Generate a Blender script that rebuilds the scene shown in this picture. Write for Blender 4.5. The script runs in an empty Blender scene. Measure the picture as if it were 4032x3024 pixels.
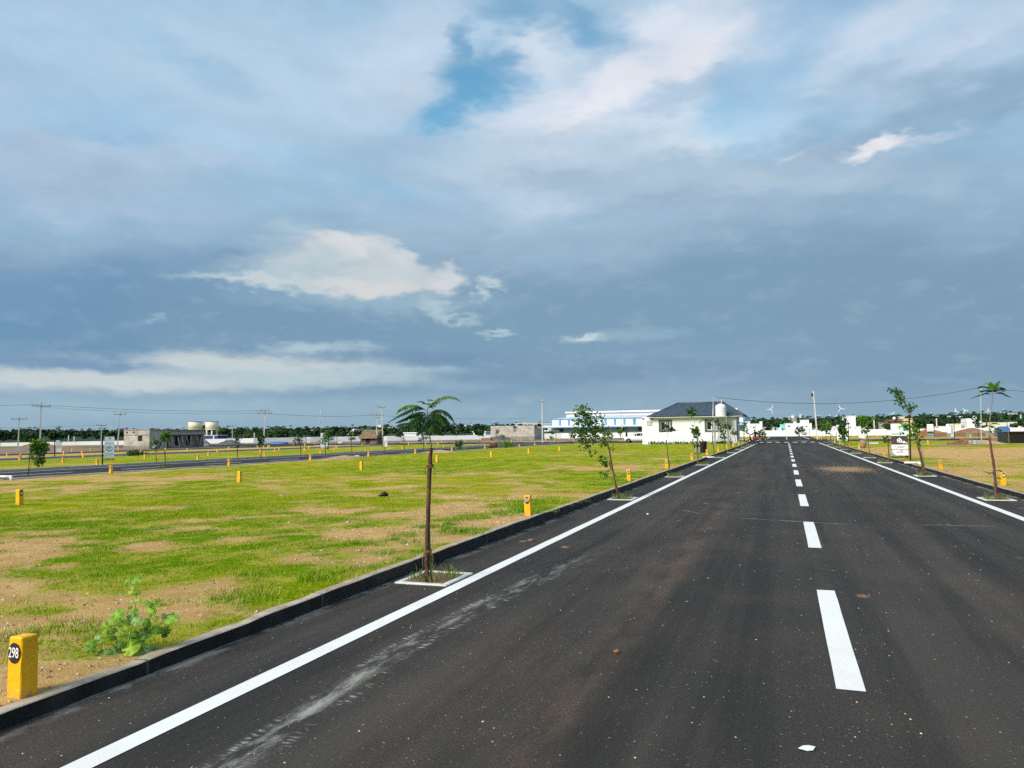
import bpy, math, random
import numpy as np
from mathutils import Vector, Matrix, Euler, noise as mnoise

SC = bpy.context.scene
COL = SC.collection
RAD = math.radians

# ------------------------------------------------------------------ camera
CAM_H = 1.6
cam_data = bpy.data.cameras.new("camera")
cam_data.sensor_fit = 'HORIZONTAL'
cam_data.sensor_width = 36.0
cam_data.lens = 36.0 * 3028.0 / 4032.0
cam_data.clip_start = 0.05
cam_data.clip_end = 30000.0
cam = bpy.data.objects.new("camera", cam_data)
COL.objects.link(cam)
# the road runs along +Y; the camera looks 19.45 degrees to its left, 3.67 up, rolled 0.7
cam.matrix_world = (Matrix.Translation((0, 0, CAM_H)) @ Matrix.Rotation(RAD(19.4536), 4, 'Z')
                    @ Matrix.Rotation(RAD(90 + 3.6679), 4, 'X') @ Matrix.Rotation(RAD(-0.7), 4, 'Z'))
SC.camera = cam

# ------------------------------------------------------------------ exposure
EXPO = 1.72
SC.view_settings.view_transform = 'Standard'
SC.view_settings.look = 'None'
SC.view_settings.exposure = EXPO
SC.view_settings.gamma = 1.0
SC.view_settings.use_curve_mapping = False
SC.cycles.max_bounces = 6
SC.cycles.diffuse_bounces = 2
SC.cycles.glossy_bounces = 3
SC.cycles.transmission_bounces = 4
SC.cycles.transparent_max_bounces = 8
SC.cycles.volume_bounces = 0
SC.cycles.use_denoising = False
SC.cycles.use_adaptive_sampling = True
SC.cycles.adaptive_threshold = 0.012
SC.cycles.adaptive_min_samples = 8
SC.cycles.sample_clamp_indirect = 4.0


def lin(c):
    return tuple((v / 255 / 12.92) if v / 255 <= 0.04045 else ((v / 255 + 0.055) / 1.055) ** 2.4 for v in c)


# ------------------------------------------------------------------ sun and sky
SUN_AZ = -150.0      # degrees clockwise from +Y: behind the camera, to its left
SUN_EL = 33.0
sun_data = bpy.data.lights.new("sun", 'SUN')
sun_data.energy = 1.5
sun_data.angle = RAD(28)
sun_data.color = (1.0, 0.91, 0.765)
sun = bpy.data.objects.new("sun", sun_data)
COL.objects.link(sun)
_a = RAD(SUN_AZ)
_sd = Vector((math.sin(_a) * math.cos(RAD(SUN_EL)), math.cos(_a) * math.cos(RAD(SUN_EL)), math.sin(RAD(SUN_EL))))
sun.rotation_euler = _sd.to_track_quat('Z', 'Y').to_euler()
sun.location = (0, 0, 50)

world = bpy.data.worlds.new("World")
SC.world = world
world.use_nodes = True
wnt = world.node_tree
wnt.nodes.clear()


def wn(kind, **kw):
    n = wnt.nodes.new(kind)
    for k, v in kw.items():
        setattr(n, k, v)
    return n


def wl(a, b):
    wnt.links.new(a, b)


def wmath(op, a, b=None, c=None, clamp=False):
    n = wn('ShaderNodeMath', operation=op)
    n.use_clamp = clamp
    for i, v in enumerate((a, b, c)):
        if v is None:
            continue
        if isinstance(v, (int, float)):
            n.inputs[i].default_value = v
        else:
            wl(v, n.inputs[i])
    return n.outputs[0]


def wvec(op, a, b=None, scale=None):
    n = wn('ShaderNodeVectorMath', operation=op)
    for i, v in enumerate((a, b)):
        if v is None:
            continue
        if isinstance(v, (tuple, list)):
            n.inputs[i].default_value = v
        else:
            wl(v, n.inputs[i])
    if scale is not None:
        n.inputs['Scale'].default_value = scale
    return n.outputs['Value'] if op in ('LENGTH', 'DOT_PRODUCT') else n.outputs[0]


def wnoise(vec, scale, detail=5, rough=0.55, dist=0.0, color=False):
    n = wn('ShaderNodeTexNoise', noise_dimensions='3D')
    n.inputs['Scale'].default_value = scale
    n.inputs['Detail'].default_value = detail
    n.inputs['Roughness'].default_value = rough
    n.inputs['Distortion'].default_value = dist
    wl(vec, n.inputs['Vector'])
    return n.outputs['Color'] if color else n.outputs['Fac']


def wmix(fac, a, b):
    n = wn('ShaderNodeMix', data_type='RGBA')
    if isinstance(fac, float):
        n.inputs['Factor'].default_value = fac
    else:
        wl(fac, n.inputs['Factor'])
    for s, v in ((n.inputs['A'], a), (n.inputs['B'], b)):
        if isinstance(v, tuple):
            s.default_value = v
        else:
            wl(v, s)
    return n.outputs['Result']


def wmap(v, a, b, c=0.0, d=1.0, smooth=True):
    n = wn('ShaderNodeMapRange', interpolation_type='SMOOTHSTEP' if smooth else 'LINEAR')
    wl(v, n.inputs['Value'])
    for k, x in zip(('From Min', 'From Max', 'To Min', 'To Max'), (a, b, c, d)):
        n.inputs[k].default_value = x
    return n.outputs['Result']


KE = 1.0 / 2 ** EXPO


def skyc(c):
    if 145 < c[0] < 196:
        c = (c[0] - 5, c[1] + 1, c[2])
    return tuple(v * KE for v in lin(c)) + (1.0,)


tc = wn('ShaderNodeTexCoord')
dirv = tc.outputs['Generated']
sep = wn('ShaderNodeSeparateXYZ')
wl(dirv, sep.inputs[0])
az = wmath('MULTIPLY', wmath('ARCTAN2', sep.outputs['X'], sep.outputs['Y']), 180 / math.pi)
el = wmath('MULTIPLY', wmath('ARCSINE', sep.outputs['Z']), 180 / math.pi)
comb = wn('ShaderNodeCombineXYZ')
wl(az, comb.inputs[0]); wl(el, comb.inputs[1])
P0 = comb.outputs[0]
# layered warps give torn and billowing cloud edges; near the horizon everything flattens
pl = wn('ShaderNodeCombineXYZ')
zz = wmath('ADD', wmath('MAXIMUM', sep.outputs['Z'], 0.0), 0.10)
wl(wmath('DIVIDE', sep.outputs['X'], zz), pl.inputs[0])
wl(wmath('DIVIDE', sep.outputs['Y'], zz), pl.inputs[1])
PL = pl.outputs[0]
stretch = wvec('MULTIPLY', dirv, (1.0, 1.0, 2.4))
n_big = wnoise(stretch, 5.0, 1, 0.5, color=True)
n_mid = wnoise(stretch, 17.0, 2, 0.58, color=True)
n_fin = wnoise(stretch, 62.0, 3, 0.6, color=True)
n_pl = wnoise(PL, 1.3, 4, 0.6)
n_pl2 = wnoise(PL, 3.4, 3, 0.6)


def warp(vec, ncol, ax, ay):
    return wvec('ADD', vec, wvec('MULTIPLY', wvec('SUBTRACT', ncol, (0.5, 0.5, 0.5)), (ax, ay, 0)))


P_soft = warp(warp(P0, n_big, 16, 8), n_mid, 5, 2.6)
P_bil = warp(warp(warp(P0, n_big, 4, 1.6), n_mid, 3.6, 2.6), n_fin, 1.5, 1.2)
P_str = warp(warp(P0, n_big, 8, 1.2), n_mid, 9, 0.9)
P_str = warp(P_str, n_fin, 2.5, 0.5)
PM = {'s': P_soft, 'b': P_bil, 't': P_str}

# base: an overcast that is light overhead, dark in a band above the horizon and paler at its foot
ramp = wn('ShaderNodeValToRGB')
ramp.color_ramp.interpolation = 'EASE'
els = [(0.0, (152, 178, 196)), (2.0, (144, 172, 192)), (4.5, (129, 161, 186)), (8.0, (126, 159, 185)),
       (11.0, (136, 166, 194)), (14.0, (155, 182, 208)), (19.0, (160, 190, 218)), (27.0, (168, 196, 223)),
       (40.0, (166, 192, 218)), (90.0, (160, 186, 212))]
while len(ramp.color_ramp.elements) < len(els):
    ramp.color_ramp.elements.new(0.5)
for e, (p, c) in zip(ramp.color_ramp.elements, els):
    e.position = math.sqrt(max(p, 0) / 90.0)
    e.color = skyc(c)
sepS = wn('ShaderNodeSeparateXYZ'); wl(P_soft, sepS.inputs[0])
wl(wmath('SQRT', wmath('DIVIDE', wmath('MAXIMUM', wmath('ADD', wmath('MULTIPLY', sepS.outputs[1], 0.6), wmath('MULTIPLY', el, 0.4)), 0.0), 90.0)), ramp.inputs[0])
skycol = ramp.outputs['Color']
# broad light and dark drifts everywhere
elf = wmap(el, 6.0, 17.0, 0.06, 0.42)
skycol = wmix(wmath('MULTIPLY', wmap(n_pl, 0.45, 0.72), elf), skycol, skyc((196, 212, 230)))
skycol = wmix(wmath('MULTIPLY', wmap(n_pl2, 0.52, 0.25), wmath('MULTIPLY', elf, 0.7)), skycol, skyc((128, 160, 190)))


def P2AE(x, y):
    """a point of the sky, from a 2212 px wide sketch of it, as azimuth / elevation"""
    c, s = math.cos(RAD(0.7)), math.sin(RAD(0.7))
    dx, dy = x * 4032 / 2212 - 2016, y * 4032 / 2212 - 1512
    a, b = dx * c - dy * s, dx * s + dy * c
    p = RAD(3.6679)
    f, u = 3028 * math.cos(p) + b * math.sin(p), 3028 * math.sin(p) - b * math.cos(p)
    w = RAD(19.4536)
    X, Y = a * math.cos(w) - f * math.sin(w), a * math.sin(w) + f * math.cos(w)
    return math.degrees(math.atan2(X, Y)), math.degrees(math.atan2(u, math.hypot(X, Y)))


BLUE = []
_RP = {}


def rotp(mode, rr):
    if rr == 0:
        return PM[mode]
    if (mode, rr) not in _RP:
        ct, st_ = math.cos(RAD(rr)), math.sin(RAD(rr))
        c = wn('ShaderNodeCombineXYZ')
        wl(wvec('DOT_PRODUCT', PM[mode], (ct, st_, 0)), c.inputs[0])
        wl(wvec('DOT_PRODUCT', PM[mode], (-st_, ct, 0)), c.inputs[1])
        _RP[(mode, rr)] = c.outputs[0]
    return _RP[(mode, rr)]


def feat(x, y, rx, ry, col, st=1.0, soft=0.5, mode='s', rot=0.0):
    global skycol
    a0, e0 = P2AE(x, y)
    k = 0.0315 * math.cos(RAD(abs(a0 + 19.45))) ** 1.0
    rr = min((0, 10, 22, -18), key=lambda v: abs(v - rot))
    ct, st_ = math.cos(RAD(rr)), math.sin(RAD(rr))
    cx, cy = a0 * ct + e0 * st_, -a0 * st_ + e0 * ct
    sx, sy = math.cos(RAD(e0)) / (rx * k), 1.0 / (ry * k)
    ma = wn('ShaderNodeVectorMath', operation='MULTIPLY_ADD')
    wl(rotp(mode, rr), ma.inputs[0])
    ma.inputs[1].default_value = (sx, sy, 0)
    ma.inputs[2].default_value = (-cx * sx, -cy * sy, 0)
    q = wvec('LENGTH', ma.outputs[0])
    soft = min(0.9, soft * (1.0 if mode == 's' else 1.5))
    mask = wmap(q, 1 + soft, max(1 - soft, 0.0), 0.0, st)
    if col is None:
        BLUE.append(mask)
    else:
        skycol = wmix(mask, skycol, skyc(col))


# --- soft masses
feat(380, 265, 330, 55, (150, 188, 222), .65, .7)
feat(150, 90, 220, 120, (176, 201, 226), .5, .8)
feat(640, 190, 330, 150, (192, 210, 231), .75, .7)
feat(880, 90, 170, 120, (198, 214, 233), .7, .6)
feat(340, 395, 290, 90, (172, 191, 216), .85, .35)
feat(330, 350, 220, 35, (182, 198, 221), .6, .5)
feat(620, 390, 160, 60, (158, 190, 217), .6, .7)
feat(160, 650, 430, 95, (112, 151, 186), .85, .7)
feat(110, 725, 280, 55, (102, 145, 182), .7, .8)
feat(500, 730, 420, 45, (119, 154, 182), .7, .8)
feat(1450, 640, 800, 120, (124, 159, 183), .8, .7)
feat(2100, 680, 420, 220, (126, 158, 181), .75, .7)
feat(1250, 470, 520, 100, (163, 184, 208), .75, .7)
feat(1700, 430, 330, 70, (166, 184, 208), .6, .7)
feat(2060, 420, 260, 70, (150, 176, 200), .6, .8)
# --- upper right: pale bank with a grey diagonal roll under it
feat(1930, 110, 260, 120, (190, 207, 229), .85, .6)
feat(2090, 215, 240, 62, (147, 173, 200), .9, .5, 's', 24)
feat(1960, 265, 150, 36, (152, 178, 204), .7, .6, 's', 15)
# --- the bright cloud right of the gap
feat(1330, 250, 330, 130, (206, 220, 237), .95, .5, 's', 18)
feat(1250, 330, 300, 80, (192, 208, 228), .8, .6)
feat(1180, 115, 95, 70, (205, 219, 235), .85, .5, 'b', 25)
feat(1480, 90, 180, 90, (206, 219, 236), .9, .5, 'b')
# --- gaps of clear sky
feat(1030, 180, 80, 62, None, 1.0, .45, 'b', 30)
feat(975, 250, 65, 40, None, .95, .5, 'b', 35)
feat(1085, 150, 60, 34, None, .85, .5, 'b')
feat(1000, 100, 26, 50, None, .8, .5, 'b')
feat(1265, 60, 110, 36, None, .8, .6, 'b', -25)
feat(1120, 25, 100, 30, None, .62, .7, 'b')
feat(1700, 200, 120, 110, None, .50, .7, 's')
feat(1770, 40, 150, 60, None, .36, .7, 's')
feat(760, 415, 55, 22, None, .25, .7, 's')
# nishita clear sky shows through the gaps
nish = wn('ShaderNodeTexSky', sky_type='NISHITA')
nish.sun_disc = False
nish.sun_elevation = RAD(SUN_EL)
nish.sun_rotation = RAD(SUN_AZ)
nish.altitude = 100
nish.air_density = 1.0
nish.dust_density = 0.4
nish.ozone_density = 0.6
mblue = BLUE[0]
for b in BLUE[1:]:
    mblue = wmath('MAXIMUM', mblue, b)
# --- torn edges over the gap and highlights
feat(1300, 195, 150, 34, (232, 235, 243), .95, .55, 'b', 26)
feat(1160, 230, 110, 26, (212, 222, 236), .8, .5, 'b', 22)
feat(1545, 110, 105, 42, (234, 235, 243), .9, .6, 'b', 10)
feat(1390, 160, 95, 40, (222, 227, 239), .7, .6, 'b', 25)
feat(1150, 110, 55, 36, (212, 223, 237), .7, .6, 'b', 25)
feat(1560, 285, 140, 50, (214, 228, 239), .95, .5, 'b')
feat(1440, 60, 110, 34, (222, 230, 241), .8, .6, 'b', 10)
feat(1620, 130, 60, 40, (218, 227, 239), .7, .6, 'b')
feat(1400, 255, 150, 30, (214, 225, 238), .7, .6, 'b', 10)
feat(1250, 290, 120, 24, (212, 223, 236), .6, .6, 'b', 22)
feat(1900, 70, 120, 40, (206, 219, 236), .7, .6, 'b', 22)
feat(1510, 190, 140, 36, (176, 195, 220), .85, .5, 'b', 6)
feat(1440, 215, 70, 28, (180, 198, 221), .7, .6, 'b')
feat(1400, 385, 330, 46, (178, 194, 214), .7, .5, 'b')
feat(1040, 330, 150, 40, (186, 203, 222), .6, .6, 'b')
feat(1905, 326, 60, 16, (234, 235, 241), 1.0, .55, 'b', 9)
feat(2000, 308, 60, 12, (202, 212, 228), .6, .7, 'b', 12)
feat(1905, 385, 150, 34, (182, 196, 214), .7, .6)
feat(1715, 340, 22, 10, (205, 216, 230), .6, .6, 'b')
feat(1790, 210, 30, 8, (198, 216, 232), .6, .6, 'b')
feat(1725, 215, 40, 9, (186, 210, 230), .6, .6, 'b')
# --- the lit cumulus in the dark band
feat(640, 500, 60, 18, (174, 194, 212), .8, .6, 'b')
feat(585, 540, 55, 18, (172, 193, 211), .7, .6, 'b')
feat(830, 655, 220, 24, (158, 182, 202), .85, .6, 'b')
feat(560, 612, 130, 16, (182, 198, 210), .95, .4, 'b', 4)
feat(730, 595, 210, 40, (194, 205, 213), 1.0, .35, 'b')
feat(735, 555, 115, 45, (203, 211, 217), 1.0, .35, 'b')
feat(830, 575, 100, 42, (198, 208, 215), 1.0, .35, 'b', -10)
feat(640, 575, 80, 30, (186, 200, 210), .9, .4, 'b', 20)
feat(965, 603, 42, 24, (207, 213, 218), 1.0, .4, 'b')
feat(730, 525, 60, 22, (220, 223, 226), .9, .6, 'b')
feat(800, 617, 130, 16, (216, 216, 216), .85, .7, 'b')
feat(640, 560, 60, 14, (196, 207, 214), .6, .6, 'b', 18)
feat(950, 665, 42, 22, (180, 198, 210), .9, .5, 'b', -15)
feat(985, 686, 34, 8, (180, 198, 210), .8, .5, 'b')
feat(1052, 604, 20, 15, (190, 204, 213), 1.0, .5, 'b')
feat(1030, 636, 14, 17, (190, 204, 213), 1.0, .5, 'b')
feat(1062, 718, 34, 8, (178, 197, 210), .95, .5, 'b')
feat(365, 697, 26, 8, (152, 178, 201), .8, .6, 'b')
feat(1015, 555, 25, 14, (150, 177, 198), .7, .6, 'b')
# --- streaks low over the horizon
feat(200, 822, 430, 24, (200, 211, 214), .95, .4, 't')
feat(520, 785, 270, 22, (198, 210, 213), .95, .4, 't')
feat(650, 812, 230, 18, (192, 206, 212), .8, .5, 't')
feat(680, 752, 90, 11, (183, 201, 211), .9, .5, 't')
feat(830, 798, 130, 7, (176, 196, 208), .8, .6, 't')
feat(130, 786, 220, 9, (122, 155, 187), .9, .5, 't')
feat(930, 775, 190, 16, (117, 150, 180), .85, .6, 't')
feat(1270, 738, 85, 9, (176, 196, 210), .85, .5, 't', 4)
feat(1290, 733, 36, 4, (208, 218, 222), .9, .5, 't', 6)
feat(1400, 727, 75, 12, (152, 178, 197), .8, .6, 't')
feat(960, 832, 90, 9, (152, 177, 196), .8, .6, 't')
feat(1500, 860, 420, 26, (142, 167, 188), .7, .6, 't')
feat(1300, 805, 300, 22, (119, 150, 177), .6, .6, 't')
feat(1750, 800, 70, 10, (138, 164, 184), .6, .6, 't')
feat(350, 880, 560, 30, (163, 187, 204), .75, .7, 't')
feat(1150, 885, 420, 22, (150, 175, 194), .6, .7, 't')
feat(700, 585, 60, 12, (176, 192, 204), .6, .7, 'b', 10)
feat(860, 560, 50, 14, (212, 217, 221), .7, .6, 'b', -10)
feat(560, 610, 60, 8, (205, 213, 218), .7, .6, 'b')
feat(1330, 300, 150, 22, (180, 200, 222), .55, .7, 'b')
feat(1230, 395, 120, 26, (158, 180, 204), .5, .7, 'b')
feat(1480, 450, 160, 26, (156, 178, 202), .5, .7, 'b')
feat(1650, 395, 90, 20, (188, 202, 220), .6, .7, 'b')
feat(860, 330, 120, 30, (150, 184, 214), .5, .7, 'b')
feat(420, 140, 150, 30, (152, 188, 220), .5, .7, 'b', -18)
feat(250, 300, 110, 16, (148, 184, 218), .5, .7, 'b')
feat(120, 380, 100, 22, (180, 196, 218), .5, .7, 'b')
feat(470, 335, 90, 16, (188, 201, 222), .6, .6, 'b')
feat(2060, 110, 130, 34, (198, 212, 231), .6, .6, 'b', 22)
feat(2000, 180, 120, 20, (164, 186, 210), .6, .7, 'b', 22)
# fine mottling
skycol = wmix(wmath('MULTIPLY', wmap(n_mid if False else wnoise(stretch, 22.0, 4, 0.62), 0.5, 0.75), 0.10), skycol, skyc((214, 224, 236)))
skycol = wmix(wmath('MULTIPLY', wmap(wnoise(stretch, 12.0, 4, 0.6), 0.48, 0.25), 0.12), skycol, skyc((124, 154, 184)))

# relief: cloud lumps catch the light from above
rA = wnoise(stretch, 7.0, 4, 0.5, 0.0)
rB = wnoise(wvec('ADD', stretch, (0.0, 0.0, 0.045)), 7.0, 4, 0.5, 0.0)
rel = wmath('MULTIPLY', wmath('SUBTRACT', rA, rB), wmap(el, 9.0, 18.0, 0.04, 0.30))
rel = wmath('ADD', wmath('MINIMUM', wmath('MAXIMUM', rel, -0.11), 0.14), 1.0)
rsc = wn('ShaderNodeVectorMath', operation='SCALE')
wl(skycol, rsc.inputs[0]); wl(rel, rsc.inputs['Scale'])
skycol = rsc.outputs[0]

bg_cloud = wn('ShaderNodeBackground'); wl(skycol, bg_cloud.inputs[0]); bg_cloud.inputs[1].default_value = 1.0
bg_blue = wn('ShaderNodeBackground'); wl(wvec('MULTIPLY', nish.outputs[0], (0.60, 1.0, 0.98)), bg_blue.inputs[0]); bg_blue.inputs[1].default_value = 0.056
mixs = wn('ShaderNodeMixShader'); wl(mblue, mixs.inputs[0]); wl(bg_cloud.outputs[0], mixs.inputs[1]); wl(bg_blue.outputs[0], mixs.inputs[2])
wout = wn('ShaderNodeOutputWorld'); wl(mixs.outputs[0], wout.inputs[0])
world.cycles.sampling_method = 'NONE'

# ================================================================== helpers
def rng(seed):
    return random.Random(seed)


class NT:
    """small node-tree writer for one material"""
    def __init__(self, name):
        self.m = bpy.data.materials.new(name)
        self.m.use_nodes = True
        self.t = self.m.node_tree
        self.bsdf = self.t.nodes['Principled BSDF']
        self.bsdf.inputs['Specular IOR Level'].default_value = 0.3
        self._co = None

    def n(self, kind, **kw):
        x = self.t.nodes.new(kind)
        for k, v in kw.items():
            setattr(x, k, v)
        return x

    def l(self, a, b):
        self.t.links.new(a, b)

    def put(self, sock, v):
        if isinstance(v, (int, float)):
            sock.default_value = v
        elif isinstance(v, (tuple, list)):
            sock.default_value = tuple(v) + ((1.0,) if len(v) == 3 and len(sock.default_value) == 4 else ())
        else:
            self.l(v, sock)

    def co(self, kind='Object'):
        if self._co is None:
            self._co = self.n('ShaderNodeTexCoord')
        return self._co.outputs[kind]

    def world(self):
        return self.n('ShaderNodeNewGeometry').outputs['Position']

    def mapping(self, vec, scale=(1, 1, 1), loc=(0, 0, 0), rot=(0, 0, 0)):
        x = self.n('ShaderNodeMapping')
        self.l(vec, x.inputs[0])
        x.inputs['Location'].default_value = loc
        x.inputs['Rotation'].default_value = rot
        x.inputs['Scale'].default_value = scale
        return x.outputs[0]

    def noise(self, scale, detail=4, rough=0.55, vec=None, dist=0.0, out='Fac'):
        x = self.n('ShaderNodeTexNoise')
        x.inputs['Scale'].default_value = scale
        x.inputs['Detail'].default_value = detail
        x.inputs['Roughness'].default_value = rough
        x.inputs['Distortion'].default_value = dist
        self.l(vec if vec is not None else self.co(), x.inputs['Vector'])
        return x.outputs[out]

    def voro(self, scale, vec=None, feature='F1', out='Distance', rand=1.0):
        x = self.n('ShaderNodeTexVoronoi', feature=feature)
        x.inputs['Scale'].default_value = scale
        x.inputs['Randomness'].default_value = rand
        self.l(vec if vec is not None else self.co(), x.inputs['Vector'])
        return x.outputs[out]

    def math(self, op, a, b=None, c=None, clamp=False):
        x = self.n('ShaderNodeMath', operation=op)
        x.use_clamp = clamp
        for i, v in enumerate((a, b, c)):
            if v is not None:
                self.put(x.inputs[i], v)
        return x.outputs[0]

    def rmap(self, v, a, b, c=0.0, d=1.0, smooth=True):
        x = self.n('ShaderNodeMapRange', interpolation_type='SMOOTHSTEP' if smooth else 'LINEAR')
        self.l(v, x.inputs['Value'])
        for k, q in zip(('From Min', 'From Max', 'To Min', 'To Max'), (a, b, c, d)):
            x.inputs[k].default_value = q
        return x.outputs['Result']

    def mix(self, fac, a, b):
        x = self.n('ShaderNodeMix', data_type='RGBA')
        self.put(x.inputs['Factor'], fac)
        self.put(x.inputs['A'], a)
        self.put(x.inputs['B'], b)
        return x.outputs['Result']

    def attr(self, name, out='Color'):
        x = self.n('ShaderNodeAttribute', attribute_name=name)
        return x.outputs[out]

    def rand(self):
        return self.n('ShaderNodeObjectInfo').outputs['Random']

    def bump(self, h, strength=0.4, dist=0.02):
        x = self.n('ShaderNodeBump')
        x.inputs['Strength'].default_value = strength
        x.inputs['Distance'].default_value = dist
        self.l(h, x.inputs['Height'])
        self.l(x.outputs[0], self.bsdf.inputs['Normal'])

    def color(self, v):
        self.put(self.bsdf.inputs['Base Color'], v)

    def rough(self, v):
        self.put(self.bsdf.inputs['Roughness'], v)


_MATS = {}


def simple(name, col, rough=0.7, var=0.12, scale=6.0, bump=0.0, metal=0.0, spec=0.3, bscale=None, var2=None):
    """plain surface with a little blotchy variation"""
    if name in _MATS:
        return _MATS[name]
    n = NT(name)
    f = n.noise(scale, 5, 0.6)
    dark = tuple(c * (1 - var) for c in col)
    lite = tuple(min(1, c * (1 + var)) for c in col)
    c = n.mix(n.rmap(f, 0.3, 0.7), dark, lite)
    if var2:
        c = n.mix(n.rmap(n.noise(scale * 0.23, 4, 0.65), 0.52, 0.72, 0, var2[1]), c, var2[0])
    n.color(c)
    n.rough(rough)
    n.bsdf.inputs['Metallic'].default_value = metal
    n.bsdf.inputs['Specular IOR Level'].default_value = spec
    if bump:
        n.bump(n.noise(bscale or scale * 6, 4, 0.6), bump, 0.01)
    _MATS[name] = n.m
    return n.m


class MB:
    """collects shapes for ONE mesh object; faces may carry a material index and a colour"""
    def __init__(self):
        self.v = []
        self.f = []
        self.mi = []
        self.smooth = []
        self.cur = 0
        self.sm = False

    def add(self, vs, fs, sm=None):
        o = len(self.v)
        self.v.extend([tuple(p) for p in vs])
        for q in fs:
            self.f.append(tuple(o + i for i in q))
            self.mi.append(self.cur)
            self.smooth.append(self.sm if sm is None else sm)
        return self

    def box(self, x0, x1, y0, y1, z0, z1):
        return self.add([(x0, y0, z0), (x1, y0, z0), (x1, y1, z0), (x0, y1, z0), (x0, y0, z1), (x1, y0, z1), (x1, y1, z1), (x0, y1, z1)],
                        [(0, 3, 2, 1), (4, 5, 6, 7), (0, 1, 5, 4), (1, 2, 6, 5), (2, 3, 7, 6), (3, 0, 4, 7)])

    def cbox(self, cx, cy, cz, sx, sy, sz):
        return self.box(cx - sx / 2, cx + sx / 2, cy - sy / 2, cy + sy / 2, cz - sz / 2, cz + sz / 2)

    def bev(self, x0, x1, y0, y1, z0, z1, b=0.01):
        """box with chamfered vertical edges and top"""
        def ring(x0, x1, y0, y1, z, b):
            return [(x0 + b, y0, z), (x1 - b, y0, z), (x1, y0 + b, z), (x1, y1 - b, z), (x1 - b, y1, z), (x0 + b, y1, z), (x0, y1 - b, z), (x0, y0 + b, z)]
        vs = ring(x0, x1, y0, y1, z0, b) + ring(x0, x1, y0, y1, z1 - b, b) + ring(x0 + b, x1 - b, y0 + b, y1 - b, z1, b)
        fs = [tuple(reversed(range(8))), tuple(range(16, 24))]
        for k in (0, 8):
            for i in range(8):
                j = (i + 1) % 8
                fs.append((k + i, k + j, k + 8 + j, k + 8 + i))
        return self.add(vs, fs)

    def tube(self, pts, radii, n=8, cap=True, sm=True):
        pts = [Vector(p) for p in pts]
        if isinstance(radii, (int, float)):
            radii = [radii] * len(pts)
        vs, fs = [], []
        up = None
        for i, p in enumerate(pts):
            t = (pts[min(i + 1, len(pts) - 1)] - pts[max(i - 1, 0)])
            t = t.normalized() if t.length > 1e-9 else Vector((0, 0, 1))
            if up is None:
                a = Vector((1, 0, 0)) if abs(t.x) < 0.9 else Vector((0, 1, 0))
                up = t.cross(a).normalized()
            else:
                up = (up - t * up.dot(t))
                up = up.normalized() if up.length > 1e-6 else t.cross(Vector((1, 0, 0))).normalized()
            w = t.cross(up)
            for k in range(n):
                a = 2 * math.pi * k / n
                vs.append(p + (up * math.cos(a) + w * math.sin(a)) * radii[i])
        for i in range(len(pts) - 1):
            for k in range(n):
                j = (k + 1) % n
                fs.append((i * n + k, i * n + j, (i + 1) * n + j, (i + 1) * n + k))
        if cap:
            fs.append(tuple(reversed(range(n))))
            fs.append(tuple(range((len(pts) - 1) * n, len(pts) * n)))
        return self.add(vs, fs, sm)

    def bar(self, a, b, w, h=None):
        """square bar from a to b"""
        a, b = Vector(a), Vector(b)
        h = h or w
        t = (b - a).normalized()
        s = t.cross(Vector((0, 0, 1)))
        s = s.normalized() if s.length > 1e-4 else Vector((1, 0, 0))
        u = s.cross(t)
        vs = []
        for p in (a, b):
            for i, j in ((-1, -1), (1, -1), (1, 1), (-1, 1)):
                vs.append(p + s * (i * w / 2) + u * (j * h / 2))
        return self.add(vs, [(0, 1, 2, 3), (7, 6, 5, 4), (0, 4, 5, 1), (1, 5, 6, 2), (2, 6, 7, 3), (3, 7, 4, 0)])

    def lathe(self, prof, n=20, c=(0, 0, 0), sm=True):
        vs, fs = [], []
        for r_, z in prof:
            for k in range(n):
                a = 2 * math.pi * k / n
                vs.append((c[0] + r_ * math.cos(a), c[1] + r_ * math.sin(a), c[2] + z))
        for i in range(len(prof) - 1):
            for k in range(n):
                j = (k + 1) % n
                fs.append((i * n + k, i * n + j, (i + 1) * n + j, (i + 1) * n + k))
        fs.append(tuple(reversed(range(n))))
        fs.append(tuple(range((len(prof) - 1) * n, len(prof) * n)))
        return self.add(vs, fs, sm)

    def blob(self, c, r, seed=0, nu=10, nv=7, amp=0.18, fz=1.0):
        """lumpy closed ball: stones, clods, heads"""
        c = Vector(c)
        if isinstance(r, (int, float)):
            r = (r, r, r)
        vs, fs = [c + Vector((0, 0, -r[2]))], []
        for i in range(1, nv):
            th = math.pi * i / nv
            for k in range(nu):
                ph = 2 * math.pi * k / nu
                d = Vector((math.sin(th) * math.cos(ph), math.sin(th) * math.sin(ph), -math.cos(th)))
                s = 1 + amp * mnoise.noise(d * 1.6 + Vector((seed * 7.1, seed * 3.3, 0)))
                vs.append(c + Vector((d.x * r[0], d.y * r[1], d.z * r[2])) * s)
        vs.append(c + Vector((0, 0, r[2])))
        for k in range(nu):
            fs.append((0, 1 + (k + 1) % nu, 1 + k))
        for i in range(nv - 2):
            for k in range(nu):
                j = (k + 1) % nu
                fs.append((1 + i * nu + k, 1 + i * nu + j, 1 + (i + 1) * nu + j, 1 + (i + 1) * nu + k))
        b = 1 + (nv - 2) * nu
        for k in range(nu):
            fs.append((b + k, b + (k + 1) % nu, len(vs) - 1))
        return self.add(vs, fs, True)

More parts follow.
